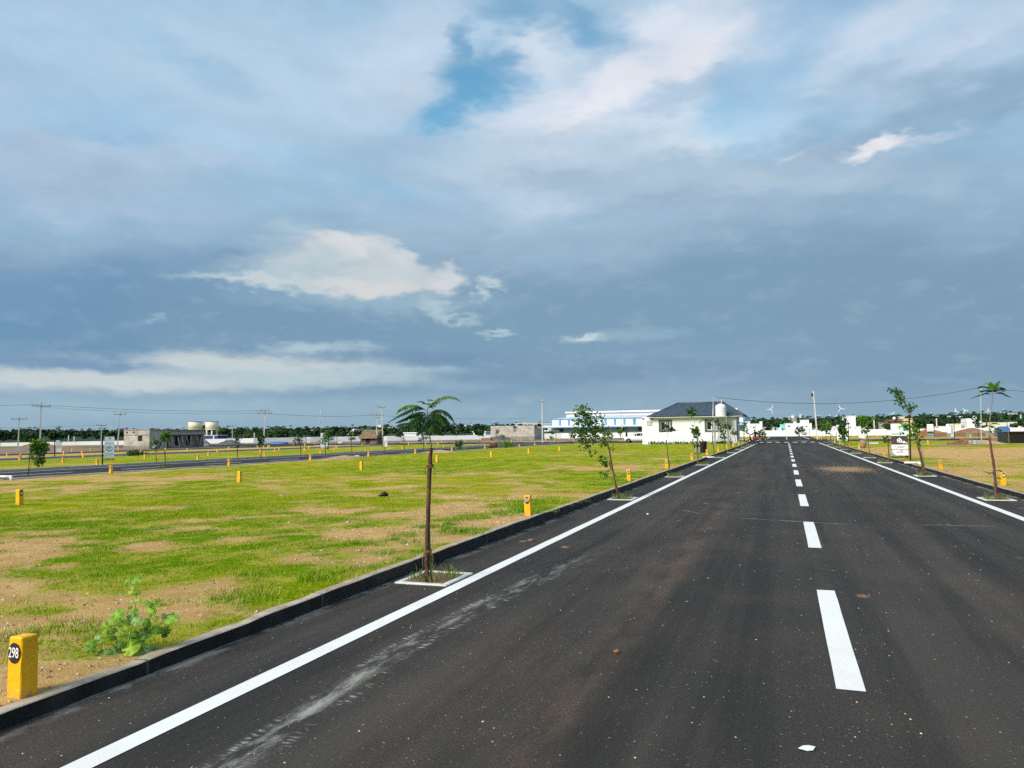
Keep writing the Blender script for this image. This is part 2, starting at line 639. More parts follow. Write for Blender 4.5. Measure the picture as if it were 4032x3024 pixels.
    def mesh(self, name, mats):
        me = bpy.data.meshes.new(name)
        me.from_pydata(self.v, [], self.f)
        for m in (mats if isinstance(mats, (list, tuple)) else [mats]):
            me.materials.append(m)
        me.polygons.foreach_set('material_index', self.mi)
        me.polygons.foreach_set('use_smooth', self.smooth)
        me.update()
        return me

    def build(self, name, mats, parent=None, loc=(0, 0, 0), rz=0.0):
        o = bpy.data.objects.new(name, self.mesh(name, mats))
        COL.objects.link(o)
        o.location = loc
        o.rotation_euler = (0, 0, rz)
        if parent:
            o.parent = parent
        return o


def empty(name, loc=(0, 0, 0), rz=0.0):
    o = bpy.data.objects.new(name, None)
    COL.objects.link(o)
    o.location = loc
    o.rotation_euler = (0, 0, rz)
    o.empty_display_size = 0.2
    return o


def tag(o, label=None, cat=None, group=None, kind=None):
    if label:
        o['label'] = label
    if cat:
        o['category'] = cat
    if group:
        o['group'] = group
    if kind:
        o['kind'] = kind
    return o


def copy_tree(o, parent=None, loc=None, rz=None):
    c = o.copy()
    COL.objects.link(c)
    if parent is not None:
        c.parent = parent
    if loc is not None:
        c.location = loc
    if rz is not None:
        c.rotation_euler = (0, 0, rz)
    for ch in list(o.children):
        copy_tree(ch, c)
    return c


def big_mesh(name, verts, faces_flat, nper, mat, attrs=None, parent=None, smooth=False):
    """verts (N,3) array, all faces with nper corners; attrs: name -> (N,3) point colours"""
    me = bpy.data.meshes.new(name)
    verts = np.asarray(verts, dtype=np.float32)
    faces_flat = np.asarray(faces_flat, dtype=np.int32).ravel()
    nf = len(faces_flat) // nper
    me.vertices.add(len(verts))
    me.vertices.foreach_set('co', verts.ravel())
    me.loops.add(len(faces_flat))
    me.loops.foreach_set('vertex_index', faces_flat)
    me.polygons.add(nf)
    me.polygons.foreach_set('loop_start', np.arange(0, nf * nper, nper, dtype=np.int32))
    me.polygons.foreach_set('loop_total', np.full(nf, nper, dtype=np.int32))
    me.polygons.foreach_set('use_smooth', np.full(nf, smooth, dtype=bool))
    for k, a in (attrs or {}).items():
        at = me.color_attributes.new(k, 'FLOAT_COLOR', 'POINT')
        full = np.ones((len(verts), 4), dtype=np.float32)
        full[:, :a.shape[1]] = a
        at.data.foreach_set('color', full.ravel())
    me.materials.append(mat)
    me.update()
    me.validate()
    o = bpy.data.objects.new(name, me)
    COL.objects.link(o)
    if parent:
        o.parent = parent
    return o


def vnoise(x, y, seed=0):
    """value noise on numpy arrays, 0..1"""
    def h(ix, iy):
        n = (ix.astype(np.int64) * 374761393 + iy.astype(np.int64) * 668265263 + seed * 144664711) & 0x7fffffff
        n = ((n ^ (n >> 13)) * 1274126177) & 0x7fffffff
        return ((n ^ (n >> 16)) & 0xffff) / 65535.0
    x = np.asarray(x, dtype=np.float64); y = np.asarray(y, dtype=np.float64)
    ix, iy = np.floor(x), np.floor(y)
    fx, fy = x - ix, y - iy
    fx = fx * fx * (3 - 2 * fx); fy = fy * fy * (3 - 2 * fy)
    a, b, c, d = h(ix, iy), h(ix + 1, iy), h(ix, iy + 1), h(ix + 1, iy + 1)
    return (a * (1 - fx) + b * fx) * (1 - fy) + (c * (1 - fx) + d * fx) * fy


def fbm(x, y, seed=0, oct=4, g=0.5):
    s, a, t = 0.0, 1.0, 0.0
    for i in range(oct):
        s = s + a * vnoise(x * 2 ** i + 17.3 * i, y * 2 ** i - 9.1 * i, seed + i)
        t += a
        a *= g
    return s / t


def view_rz(X, Y):
    """turns a thing so that its local +x lies across the line of sight from the road"""
    return -math.atan2(X, Y)

# ================================================================== the setting: ground, roads, kerbs, lawns
KL, KR = -4.12, 4.95           # road faces of the two main-road kerbs
KH = 0.10                      # kerb height


def m_ground():
    n = NT("field_ground")
    w = n.world()
    a = n.noise(0.02, 5, 0.6, w)
    b = n.noise(0.35, 5, 0.65, w)
    c = n.mix(n.rmap(a, 0.4, 0.6), (0.12, 0.16, 0.012), (0.20, 0.18, 0.06))
    c = n.mix(n.rmap(b, 0.42, 0.68), c, (0.21, 0.15, 0.085))
    c = n.mix(n.rmap(n.noise(3.0, 4, 0.7, w), 0.45, 0.7, 0, 0.5), c, (0.07, 0.09, 0.02))
    n.color(c)
    n.rough(0.95)
    return n.m


def m_asphalt(name, dusty=0.0, base=0.031):
    n = NT(name)
    w = n.world()
    fine = n.noise(95, 5, 0.8, w)
    mid = n.noise(28, 4, 0.6, w)
    agg = n.noise(52, 3, 0.85, w)
    big = n.noise(0.35, 5, 0.6, n.mapping(w, (1.0, 0.35, 1)))
    b0, b1 = base * 0.38, base * 1.75
    c = n.mix(n.rmap(fine, 0.33, 0.67), (b0 * 1.02, b0 * 0.98, b0 * 0.94), (b1 * 1.08, b1 * 0.99, b1 * 0.90))
    c = n.mix(n.rmap(big, 0.35, 0.7, 0, 0.5), c, (base * 1.6, base * 1.45, base * 1.32))
    c = n.mix(n.rmap(mid, 0.55, 0.75, 0, 0.25), c, (base * 0.55, base * 0.55, base * 0.58))
    c = n.mix(n.rmap(agg, 0.50, 0.66, 0, 0.75), c, (base * 2.5, base * 2.38, base * 2.2))
    # chips of pale stone in the surface
    v = n.voro(44, w)
    vc = n.voro(44, w, out='Color')
    sv = n.n('ShaderNodeSeparateColor'); n.l(vc, sv.inputs[0])
    chip = n.math('MULTIPLY', n.rmap(v, 0.26, 0.14), n.math('GREATER_THAN', sv.outputs[0], 0.90))
    c = n.mix(n.math('MULTIPLY', chip, 0.8), c, (0.34, 0.31, 0.27))
    if dusty:
        sx = n.n('ShaderNodeSeparateXYZ'); n.l(w, sx.inputs[0])
        X, Y = sx.outputs[0], sx.outputs[1]

        def bump1(v, c0, wd, s=1.0):
            d = n.math('DIVIDE', n.math('SUBTRACT', v, c0), wd)
            return n.math('MULTIPLY', n.math('EXPONENT', n.math('MULTIPLY', n.math('MULTIPLY', d, d), -1.0)), s)
        grit = n.noise(75, 3, 0.75, w)
        lane = n.noise(1.0, 5, 0.62, n.mapping(w, (2.4, 0.05, 1)))
        c = n.mix(n.rmap(lane, 0.42, 0.66, 0, 0.6), c, (base * 0.55, base * 0.54, base * 0.53))
        lane2 = n.noise(1.0, 5, 0.62, n.mapping(w, (1.5, 0.08, 1), (7, 3, 0)))
        c = n.mix(n.math('MULTIPLY', n.rmap(lane2, 0.46, 0.66), n.rmap(grit, 0.35, 0.65, 0.15, 0.6)), c, (0.088, 0.074, 0.064))
        drift = n.noise(2.2, 5, 0.6, n.mapping(w, (1, 0.3, 1)))
        # brown dust carried along the wheel paths
        tr = n.math('ADD', bump1(X, -1.25, 0.16), n.math('ADD', bump1(X, -1.7, 0.55, 0.5), bump1(X, 1.9, 0.5, 0.28)))
        tr = n.math('MULTIPLY', tr, n.rmap(drift, 0.36, 0.66))
        tr = n.math('MULTIPLY', tr, n.rmap(grit, 0.34, 0.66))
        tr = n.math('MULTIPLY', tr, n.rmap(Y, 42.0, 9.0, 0.25, 1.0))
        c = n.mix(n.math('MULTIPLY', tr, 0.55, clamp=True), c, (0.20, 0.125, 0.082))
        # reddish haze of dust over most of the lane
        c = n.mix(n.math('MULTIPLY', n.math('MULTIPLY', n.rmap(n.noise(0.6, 4, 0.6, w), 0.42, 0.68), n.rmap(grit, 0.4, 0.7)), 0.34), c, (0.16, 0.11, 0.08))
        # dried mud spots
        sp = n.voro(1.15, n.mapping(w, (1.0, 0.62, 1)))
        spc = n.voro(1.15, n.mapping(w, (1.0, 0.62, 1)), out='Color')
        sc_ = n.n('ShaderNodeSeparateColor'); n.l(spc, sc_.inputs[0])
        spm = n.math('MULTIPLY', n.rmap(n.math('ADD', sp, n.math('MULTIPLY', n.noise(30, 3, 0.7, w), 0.16)), 0.17, 0.11), n.math('GREATER_THAN', sc_.outputs[1], 0.45))
        c = n.mix(n.math('MULTIPLY', spm, n.rmap(grit, 0.3, 0.62)), c, (0.36, 0.19, 0.105))
        # spilt white powder dragged along by one wheel: a wandering tread mark
        px = n.math('ADD', n.math('MULTIPLY', n.math('SINE', n.math('MULTIPLY', n.math('SUBTRACT', Y, 3.3), 0.62)), -0.16),
                    n.math('ADD', -2.60, n.math('MULTIPLY', n.math('SUBTRACT', n.noise(0.9, 2, 0.5, w), 0.5), 0.16)))
        dX = n.math('SUBTRACT', X, px)
        core = bump1(dX, 0.0, 0.085)
        edgeA = bump1(dX, -0.10, 0.024)
        edgeB = bump1(dX, 0.13, 0.034)
        tread = n.rmap(n.noise(34, 2, 0.5, n.mapping(w, (0.35, 1.0, 1), (0, 0, 0), (0, 0, 0.35))), 0.50, 0.60)
        treadm = n.math('MULTIPLY', n.math('ADD', edgeA, edgeB), n.math('MULTIPLY', tread, n.rmap(n.noise(1.9, 3, 0.6, w), 0.44, 0.58)))
        smear = n.math('MULTIPLY', core, n.rmap(n.noise(2.6, 6, 0.72, n.mapping(w, (2.5, 0.7, 1))), 0.44, 0.68))
        alongY = n.math('MULTIPLY', n.rmap(Y, 11.5, 7.0), n.rmap(Y, 1.5, 3.0))
        pw = n.math('MULTIPLY', n.math('ADD', n.math('MULTIPLY', smear, 0.7), n.math('MULTIPLY', treadm, 0.55)), alongY)
        pw = n.math('MULTIPLY', pw, n.rmap(grit, 0.25, 0.6, 0.35, 1.0))
        c = n.mix(n.math('MINIMUM', pw, 0.85), c, (0.52, 0.52, 0.47))
        # thin chalky scrapes across the lane
        def scrape(y0, x0, x1, slope, s):
            d = n.math('SUBTRACT', Y, n.math('ADD', y0, n.math('MULTIPLY', X, slope)))
            d = n.math('ADD', d, n.math('MULTIPLY', n.math('SUBTRACT', n.noise(1.4, 3, 0.6, w), 0.5), 0.22))
            m = n.math('MULTIPLY', bump1(d, 0.0, 0.028), n.math('MULTIPLY', n.rmap(X, x0 - .1, x0 + .2), n.rmap(X, x1 + .2, x1 - .1)))
            m = n.math('MULTIPLY', m, n.rmap(n.noise(9, 4, 0.7, w), 0.38, 0.62))
            return n.math('MULTIPLY', m, s)
        scr = n.math('ADD', scrape(14.53, -0.8, 0.85, -0.34, 0.6), n.math('ADD', scrape(14.42, 2.05, 3.05, 0.02, 0.6), scrape(13.06, -2.24, -1.6, -1.46, 0.55)))
        c = n.mix(n.math('MINIMUM', scr, 0.8), c, (0.5, 0.5, 0.47))
        # pale grit and cement washed against the kerbs
        kb = n.math('ADD', n.rmap(X, -3.93, -4.10), n.rmap(X, 4.78, 4.93))
        kb = n.math('MULTIPLY', kb, n.rmap(n.noise(3.2, 5, 0.65, n.mapping(w, (1, 0.45, 1))), 0.44, 0.60))
        c = n.mix(n.math('MULTIPLY', kb, 0.75), c, (0.34, 0.33, 0.30))
        # sandy patch further along the right lane
        d1 = n.math('DIVIDE', n.math('SUBTRACT', X, 2.25), 0.95)
        d2 = n.math('DIVIDE', n.math('SUBTRACT', Y, 33.8), 2.3)
        q = n.math('SQRT', n.math('ADD', n.math('MULTIPLY', d1, d1), n.math('MULTIPLY', d2, d2)))
        q = n.math('ADD', q, n.math('MULTIPLY', n.math('SUBTRACT', n.noise(1.6, 5, 0.7, w), 0.5), 1.7))
        sm_ = n.math('MULTIPLY', n.rmap(q, 1.25, 0.35), n.rmap(n.noise(14, 4, 0.75, w), 0.36, 0.55))
        c = n.mix(n.math('MULTIPLY', sm_, 0.8), c, (0.40, 0.27, 0.15))
    n.color(c)
    n.rough(n.rmap(fine, 0.3, 0.7, 0.75, 0.95))
    n.bsdf.inputs['Specular IOR Level'].default_value = 0.16
    n.bump(fine, 0.55, 0.006)
    return n.m


def m_paint():
    n = NT("road_paint")
    w = n.world()
    c = n.mix(n.rmap(n.noise(2.0, 5, 0.6, w), 0.35, 0.7), (0.76, 0.755, 0.74), (0.82, 0.82, 0.81))
    c = n.mix(n.rmap(n.noise(48, 5, 0.8, w), 0.64, 0.74, 0, 0.5), c, (0.34, 0.33, 0.32))
    c = n.mix(n.rmap(n.noise(9, 5, 0.7, w), 0.62, 0.78, 0, 0.25), c, (0.48, 0.42, 0.34))
    n.color(c)
    n.rough(0.6)
    n.bump(n.noise(150, 3, 0.7, w), 0.5, 0.004)
    return n.m


def m_lawn():
    n = NT("patchy_lawn")
    w = n.world()
    at = n.n('ShaderNodeSeparateColor'); n.l(n.attr('mask'), at.inputs[0])
    f1 = n.noise(3.4, 5, 0.65, w)
    f2 = n.noise(22, 5, 0.7, w)
    f3 = n.noise(90, 3, 0.7, w)
    cover = n.math('ADD', at.outputs[0], n.math('ADD', n.math('MULTIPLY', n.math('SUBTRACT', f1, 0.5), 0.75), n.math('MULTIPLY', n.math('SUBTRACT', f2, 0.5), 0.75)))
    cov = n.rmap(cover, 0.35, 0.68)
    soil = n.mix(n.rmap(f1, 0.3, 0.7), (0.49, 0.295, 0.115), (0.66, 0.44, 0.19))
    soil = n.mix(n.rmap(n.noise(55, 4, 0.8, w), 0.50, 0.72, 0, 0.75), soil, (0.26, 0.15, 0.07))
    soil = n.mix(n.rmap(n.noise(70, 2, 0.6, w), 0.63, 0.72, 0, 0.7), soil, (0.62, 0.48, 0.30))
    grass = n.mix(at.outputs[1], (0.125, 0.25, 0.002), (0.34, 0.345, 0.004))
    grass = n.mix(n.rmap(f2, 0.35, 0.7, 0, 0.6), grass, (0.070, 0.165, 0.002))
    grass = n.mix(n.rmap(f3, 0.5, 0.72, 0, 0.55), grass, (0.34, 0.36, 0.03))
    dry = n.mix(n.rmap(f3, 0.35, 0.65), (0.37, 0.32, 0.04), (0.54, 0.45, 0.09))
    grass = n.mix(n.math('MULTIPLY', n.rmap(n.noise(1.3, 5, 0.68, w), 0.42, 0.60), 0.72), grass, dry)
    n.color(n.mix(cov, soil, grass))
    n.rough(0.95)
    n.bsdf.inputs['Specular IOR Level'].default_value = 0.0
    n.bump(n.math('ADD', f3, f2), 0.7, 0.03)
    return n.m


def kjoint(n, w):
    """thin casting joints every couple of metres"""
    sx = n.n('ShaderNodeSeparateXYZ'); n.l(w, sx.inputs[0])
    y = n.math('ADD', sx.outputs[1], n.math('MULTIPLY', n.noise(9, 3, 0.6, w), 0.03))
    return n.math('MULTIPLY', n.rmap(n.math('PINGPONG', y, 1.05), 0.016, 0.004), 0.8)


def m_kerb():
    n = NT("kerb_concrete")
    w = n.world()
    c = n.mix(n.rmap(n.noise(6, 5, 0.65, w), 0.35, 0.68), (0.34, 0.265, 0.20), (0.52, 0.44, 0.36))
    c = n.mix(n.rmap(n.noise(60, 4, 0.75, w), 0.55, 0.7, 0, 0.6), c, (0.17, 0.14, 0.115))
    c = n.mix(n.rmap(n.noise(0.8, 4, 0.6, w), 0.55, 0.68, 0, 0.7), c, (0.46, 0.29, 0.165))
    c = n.mix(kjoint(n, w), c, (0.07, 0.06, 0.05))
    n.color(c)
    n.rough(0.92)
    n.bump(n.noise(80, 4, 0.7, w), 0.8, 0.01)
    return n.m


def m_kerb_black():
    n = NT("kerb_black_paint")
    w = n.world()
    c = n.mix(n.rmap(n.noise(5, 5, 0.65, w), 0.4, 0.75), (0.011, 0.0102, 0.0095), (0.032, 0.029, 0.026))
    c = n.mix(n.rmap(n.noise(16, 5, 0.75, n.mapping(w, (1, 1, 0.4))), 0.60, 0.76, 0, 0.6), c, (0.15, 0.125, 0.10))
    c = n.mix(kjoint(n, w), c, (0.10, 0.085, 0.07))
    n.color(c)
    n.rough(0.62)
    n.bump(n.noise(70, 4, 0.7, w), 0.6, 0.006)
    return n.m


M_GROUND, M_PAINT, M_LAWN, M_KERB, M_KBLACK = m_ground(), m_paint(), m_lawn(), m_kerb(), m_kerb_black()
M_PALEK = simple("pale_kerb", (0.50, 0.49, 0.46), 0.9, 0.15, 3.0, 0.3, bscale=30)
M_ASPH = m_asphalt("asphalt_main", 1.0)
M_ASPH2 = m_asphalt("asphalt_side", 0.0, 0.024)
M_BARE = simple("bare_grey_earth", (0.22, 0.165, 0.115), 0.95, 0.3, 0.6, 0.5, bscale=8, var2=((0.30, 0.20, 0.12), 0.8))

# ---- ground: one sheet to the horizon
R_ = [0, 30, 80, 160, 320, 700, 1500, 3500, 9000, 20000]
gm = MB()
gm.add([(0, 0, -0.03)] + [(r_ * math.cos(2 * math.pi * k / 48), r_ * math.sin(2 * math.pi * k / 48), -0.03) for r_ in R_[1:] for k in range(48)],
       [(0, 1 + k, 1 + (k + 1) % 48) for k in range(48)] +
       [(1 + i * 48 + k, 1 + (i + 1) * 48 + k, 1 + (i + 1) * 48 + (k + 1) % 48, 1 + i * 48 + (k + 1) % 48) for i in range(len(R_) - 2) for k in range(48)])
tag(gm.build('ground', M_GROUND), kind='structure')


def sheet(name, x0, x1, y0, y1, z, mat, kind='structure', parent=None):
    m = MB()
    m.add([(x0, y0, z), (x1, y0, z), (x1, y1, z), (x0, y1, z)], [(0, 1, 2, 3)])
    o = m.build(name, mat, parent)
    if kind and not parent:
        tag(o, kind=kind)
    return o


CY0, CY1 = 104.5, 133.0        # the cross road
main_road = sheet('main_road', KL - 0.05, KR + 0.05, -12, CY0 + 0.02, 0.0, M_ASPH)
cross_road = sheet('cross_road', -120, 120, CY0 - 0.5, CY1, -0.004, M_ASPH2)
second_road = sheet('second_road', -36.4, -28.1, -12, CY0, 0.0, M_ASPH2)
third_road = sheet('third_road', -59.6, -54.0, -12, CY0, 0.0, M_ASPH2)
fourth_road = sheet('fourth_road', -80.5, -71.5, 10, CY0, 0.0, M_ASPH2)
end_road = sheet('end_road', KL, KR, CY1, 205, -0.004, M_ASPH2)
sheet('bare_earth', -150, -80.6, 30, CY0, -0.012, M_BARE)
sheet('bare_earth', -150, -9, CY1 + .02, 205, -0.012, M_BARE)


def strip(name, pts_l, pts_r, z, mat, parent):
    m = MB()
    vs = [(a[0], a[1], z) for a in pts_l] + [(b[0], b[1], z) for b in pts_r]
    k = len(pts_l)
    m.add(vs, [(i, k + i, k + i + 1, i + 1) for i in range(k - 1)])
    return m.build(name, mat, parent)


def painted(name, x0, x1, y0, y1, parent, seed=0, z=0.004, step=0.5, jag=0.0025):
    """a painted bar along Y with slightly ragged edges"""
    k = max(2, int((y1 - y0) / step) + 1)
    r_ = rng(seed)
    ys = [y0 + (y1 - y0) * i / (k - 1) for i in range(k)]
    L = [(x0 + r_.uniform(-jag, jag), y + (r_.uniform(-.02, .02) if i in (0, k - 1) else 0)) for i, y in enumerate(ys)]
    Rr = [(x1 + r_.uniform(-jag, jag), y + (r_.uniform(-.02, .02) if i in (0, k - 1) else 0)) for i, y in enumerate(ys)]
    return strip(name, L, Rr, z, M_PAINT, parent)


painted('edge_line', -3.375, -3.225, -8, 102.5, main_road, 1)
painted('edge_line', 3.785, 3.945, -8, 101.5, main_road, 2)
y = 5.23 - 12.12
i = 0
while y < 100:
    painted('centre_dash', 0.243 + 0.0008 * y, 0.41 + 0.0008 * y, y, y + 3.12, main_road, 10 + i, step=0.5, jag=0.002)
    y += 6.06
    i += 1


def painted_x(name, x0, x1, y0, y1, parent, z=0.002):
    m = MB()
    m.add([(x0, y0, z), (x1, y0, z), (x1, y1, z), (x0, y1, z)], [(0, 1, 2, 3)])
    return m.build(name, M_PAINT, parent)


for k in range(7):                                            # broken line across the mouth of the main road
    painted_x('mouth_dash', -3.3 + k * 1.06, -3.3 + k * 1.06 + 0.55, 105.2, 108.4, cross_road)
for k in range(40):
    painted_x('centre_dash', -74 + k * 4.2, -74 + k * 4.2 + 1.6, 119.5, 120.6, cross_road)
painted_x('edge_line', 4.6, 60, 106.2, 107.2, cross_road)
painted_x('edge_line', -70, -5.2, 106.2, 107.2, cross_road)
painted('edge_line', -3.42, -3.2, 140, 190, end_road, 4, z=0.0)
painted('edge_line', 3.8, 4.0, 140, 190, end_road, 5, z=0.0)
for k in range(6):
    painted('centre_dash', 0.2, 0.4, 140 + k * 9, 145 + k * 9, end_road, 6 + k, z=0.0)
for road, xa, xb in ((second_road, -29.4, -29.2), (second_road, -35.6, -35.42)):
    painted('edge_line', xa, xb, -8, 101, road, 7)
for k in range(17):
    painted('centre_dash', -32.35, -32.2, 0.3 + k * 6.1, 3.5 + k * 6.1, second_road, 60 + k)
for k in range(14):
    painted('centre_dash', -56.9, -56.75, 16 + k * 6.1, 19 + k * 6.1, third_road, 90 + k)


# ---- kerbs
def rise(y):
    """the left kerb stands a little higher further along"""
    return 0.07 * np.clip((np.asarray(y, dtype=float) - 3.5) / 7.5, 0, 1)


def kerb(name, xf, side, y0, y1, h=KH, w=0.112, black=True, step=0.22, seed=0, rises=False, mat=None):
    """xf: x of the road face, side -1: the kerb lies on its -x side"""
    m = MB()
    k = int((y1 - y0) / step) + 1
    r_ = rng(seed)
    prof = []
    ph = 0.0
    for i in range(k):
        yy = y0 + (y1 - y0) * i / (k - 1)
        if i % 13 == 0:
            ph = r_.uniform(-0.006, 0.006)
        j = lambda a: r_.uniform(-a, a)
        hz = h + ph + j(0.004) + (rise(yy) if rises else 0.0)
        wid = w + j(0.012)
        prof.append([(xf + side * j(0.003), yy, -0.03), (xf + side * (0.004 + j(0.003)), yy, hz - 0.006), (xf + side * 0.016, yy, hz),
                     (xf + side * wid, yy, hz - 0.004 + j(0.006)), (xf + side * (wid + 0.01), yy, -0.03)])
    vs = [p for q in prof for p in q]
    for c in range(4):
        m.cur = 1 if (c == 0 and black) else 0
        fs = []
        for i in range(k - 1):
            a, b = i * 5 + c, (i + 1) * 5 + c
            fs.append((a, b, b + 1, a + 1) if side > 0 else (a, a + 1, b + 1, b))
        if c == 0:
            base = len(m.v)
            m.add(vs, fs)
        else:
            o = base
            for q in fs:
                m.f.append(tuple(o + t for t in q)); m.mi.append(m.cur); m.smooth.append(False)
    return tag(m.build(name, [mat or M_KERB, M_KBLACK]), kind='structure')


kerb('kerb', KL, -1, -6, 100.5, 0.095, seed=1, rises=True)
kerb('kerb', KR, 1, -6, 102.0, 0.115, seed=2)
for xf, sd in ((-28.1, 1), (-36.4, -1)):
    kerb('kerb', xf, sd, -2, 100, 0.12, 0.16, False, 0.6, seed=3, mat=M_PALEK)
for xf, sd in ((-54.0, 1), (-59.6, -1)):
    kerb('kerb', xf, sd, 10, 100, 0.09, 0.14, False, 1.2, seed=4, mat=M_PALEK)
for y0_, y1_ in ((133.05, 133.2), (104.2, 104.36)):
    for xa, xb in ((-70, -60), (-53, -37), (-27.5, -5.6), (6.2, 90)):
        m = MB(); m.box(xa, xb, y0_, y1_, -0.03, 0.09)
        tag(m.build('kerb', M_KERB), kind='structure')


def lawn_lift(x, y):
    x = np.asarray(x, dtype=float)
    return rise(y) * np.where(x < 0, np.clip((x + 21.0) / 12.0, 0, 1), 0.25) - np.where(x < -20, 0.02, 0.0)


# ---- lawns (plots): raised sheets with a cover mask; real blades where they can be seen
def cover(x, y):
    """how much grass grows at a spot, 0..1"""
    x = np.asarray(x, dtype=float); y = np.asarray(y, dtype=float)
    left = x < 0
    c = 0.60 + (fbm(x * 0.16, y * 0.16, 3, 4) - 0.5) * 1.1 + (fbm(x * 1.1, y * 1.1, 11, 4, 0.65) - 0.5) * 1.5 + (fbm(x * 0.4 + 9, y * 0.4, 61, 3) - 0.5) * 0.55
    near = np.clip((15 - y) / 10, 0, 1) * np.clip((-x - 4.2) / 1.5, 0.25, 1)
    c = c - np.where(left, near * 0.21, 0)
    far = np.clip((y - 18) / 30, 0, 1)
    c = c + np.where(left, far * 0.24 + np.clip((-x - 12) / 8, 0, 1) * 0.15, 0)
    # trodden ground beside the second road's kerb
    c = c - np.where(left, np.exp(-((x + 27.5) / 0.7) ** 2) * 0.35, 0)
    c = c - np.where(left, np.exp(-((x + 22.5) / 1.6) ** 2) * 0.05 * np.clip((60 - y) / 30, 0, 1), 0)
    # bare orange ground on the right-hand plots
    band = np.exp(-((y - 50 - 0.3 * (x - 5)) / 9) ** 2) * np.clip((x - 6) / 2, 0, 1)
    c = c - np.where(~left, 0.14 + band * 0.62 - np.clip((y - 66) / 10, 0, 1) * 0.35, 0)
    c = c - np.where(~left, np.clip((30 - y) / 10, 0, 1) * np.clip((x - 5.5) / 1.0, 0, 1) * 0.28, 0)
    return np.clip(c, 0, 1)


def hue(x, y):
    return np.clip((fbm(x * 0.22 + 50, y * 0.22, 23, 3) - 0.5) * 1.9 + 0.45 + (fbm(x * 1.4, y * 1.4, 29, 2) - 0.5) * 0.6, 0, 1)


def lawn(name, x0, x1, y0, y1, res, z=0.088, cov=None, tint=0.0):
    nx, ny = int((x1 - x0) / res) + 2, int((y1 - y0) / res) + 2
    xs, ys = np.linspace(x0, x1, nx), np.linspace(y0, y1, ny)
    X, Y = np.meshgrid(xs, ys)
    Z = z + (fbm(X * 0.5, Y * 0.5, 5, 3) - 0.5) * 0.05 + (fbm(X * 2.3, Y * 2.3, 8, 2) - 0.5) * 0.018
    edge = np.minimum(np.minimum(X - x0, x1 - X), 1.0)
    Z = np.where(edge < 0.01, z - 0.006, np.minimum(Z, z - 0.004 + edge * 0.12))
    Z = Z + (lawn_lift(X, Y) if x0 > -30 else -0.02)
    m = (cover(X, Y) if cov is None else np.clip(cov + (fbm(X * 0.2, Y * 0.2, 41, 4) - 0.5) * 1.2, 0, 1))
    att = np.stack([m.ravel(), np.clip(hue(X, Y).ravel() + tint, 0, 1), np.zeros(m.size)], 1)
    idx = np.arange(nx * ny).reshape(ny, nx)
    F = np.stack([idx[:-1, :-1], idx[:-1, 1:], idx[1:, 1:], idx[1:, :-1]], -1).reshape(-1, 4)
    o = big_mesh(name, np.stack([X.ravel(), Y.ravel(), Z.ravel()], 1), F, 4, M_LAWN, {'mask': att}, smooth=True)
    return tag(o, kind='structure')


lawn('lawn', -27.95, KL - 0.105, -3, 104.0, 0.16)
lawn('lawn', KR + 0.12, 42, 4, 104.0, 0.3)
lawn('lawn', -53.85, -36.55, 4, 104.0, 0.5, 0.08, 0.82, 0.05)
lawn('lawn', -71.3, -59.75, 14, 104.0, 0.6, 0.06, 0.52, 0.1)
lawn('lawn', KR + 1.2, 60, 133.3, 200, 1.5, 0.05, 0.62)
lawn('lawn', -30, KL - 1.2, 133.3, 200, 1.5, 0.05, 0.55)


def m_blade():
    n = NT("grass_blade")
    n.color(n.attr('tint'))
    n.rough(0.75)
    n.bsdf.inputs['Specular IOR Level'].default_value = 0.05
    return n.m


M_BLADE = m_blade()


def grass(name, label, spots, hmin, hmax, wid, seed, tint=None, per=6, spread=0.035):
    """tufts of blades; spots (N,3) base points"""
    r_ = np.random.RandomState(seed)
    S = np.repeat(spots, per, axis=0)
    N = len(S)
    S = S + np.concatenate([r_.normal(0, spread, (N, 2)), np.zeros((N, 1))], 1)
    a = r_.uniform(0, 2 * np.pi, N)
    h = r_.uniform(hmin, hmax, N) * (0.6 + 0.4 * r_.rand(N))
    lean = r_.uniform(0.1, 0.9, N) * h
    b = r_.uniform(0, 2 * np.pi, N)
    w = wid * r_.uniform(0.6, 1.3, N)
    P0 = S + np.stack([np.cos(a) * w, np.sin(a) * w, -0.005 * np.ones(N)], 1)
    P1 = S - np.stack([np.cos(a) * w, np.sin(a) * w, 0.005 * np.ones(N)], 1)
    P2 = S + np.stack([np.cos(b) * lean, np.sin(b) * lean, h], 1)
    V = np.stack([P0, P1, P2], 1).reshape(-1, 3)
    t = r_.rand(N, 1)
    c0, c1, c2 = np.array([[0.09, 0.22, 0.003]]), np.array([[0.28, 0.34, 0.006]]), np.array([[0.52, 0.45, 0.12]])
    hu = hue(S[:, 0], S[:, 1])[:, None]
    c = c0 * (1 - hu) + c1 * hu
    c = np.where(t > 0.84, c2, c * (0.75 + 0.6 * r_.rand(N, 1)))
    if tint is not None:
        c = c * np.array([tint])
    col = np.repeat(c, 3, axis=0)
    o = big_mesh(name, V, np.arange(N * 3), 3, M_BLADE, {'tint': col})
    return tag(o, label, 'grass', kind='stuff')


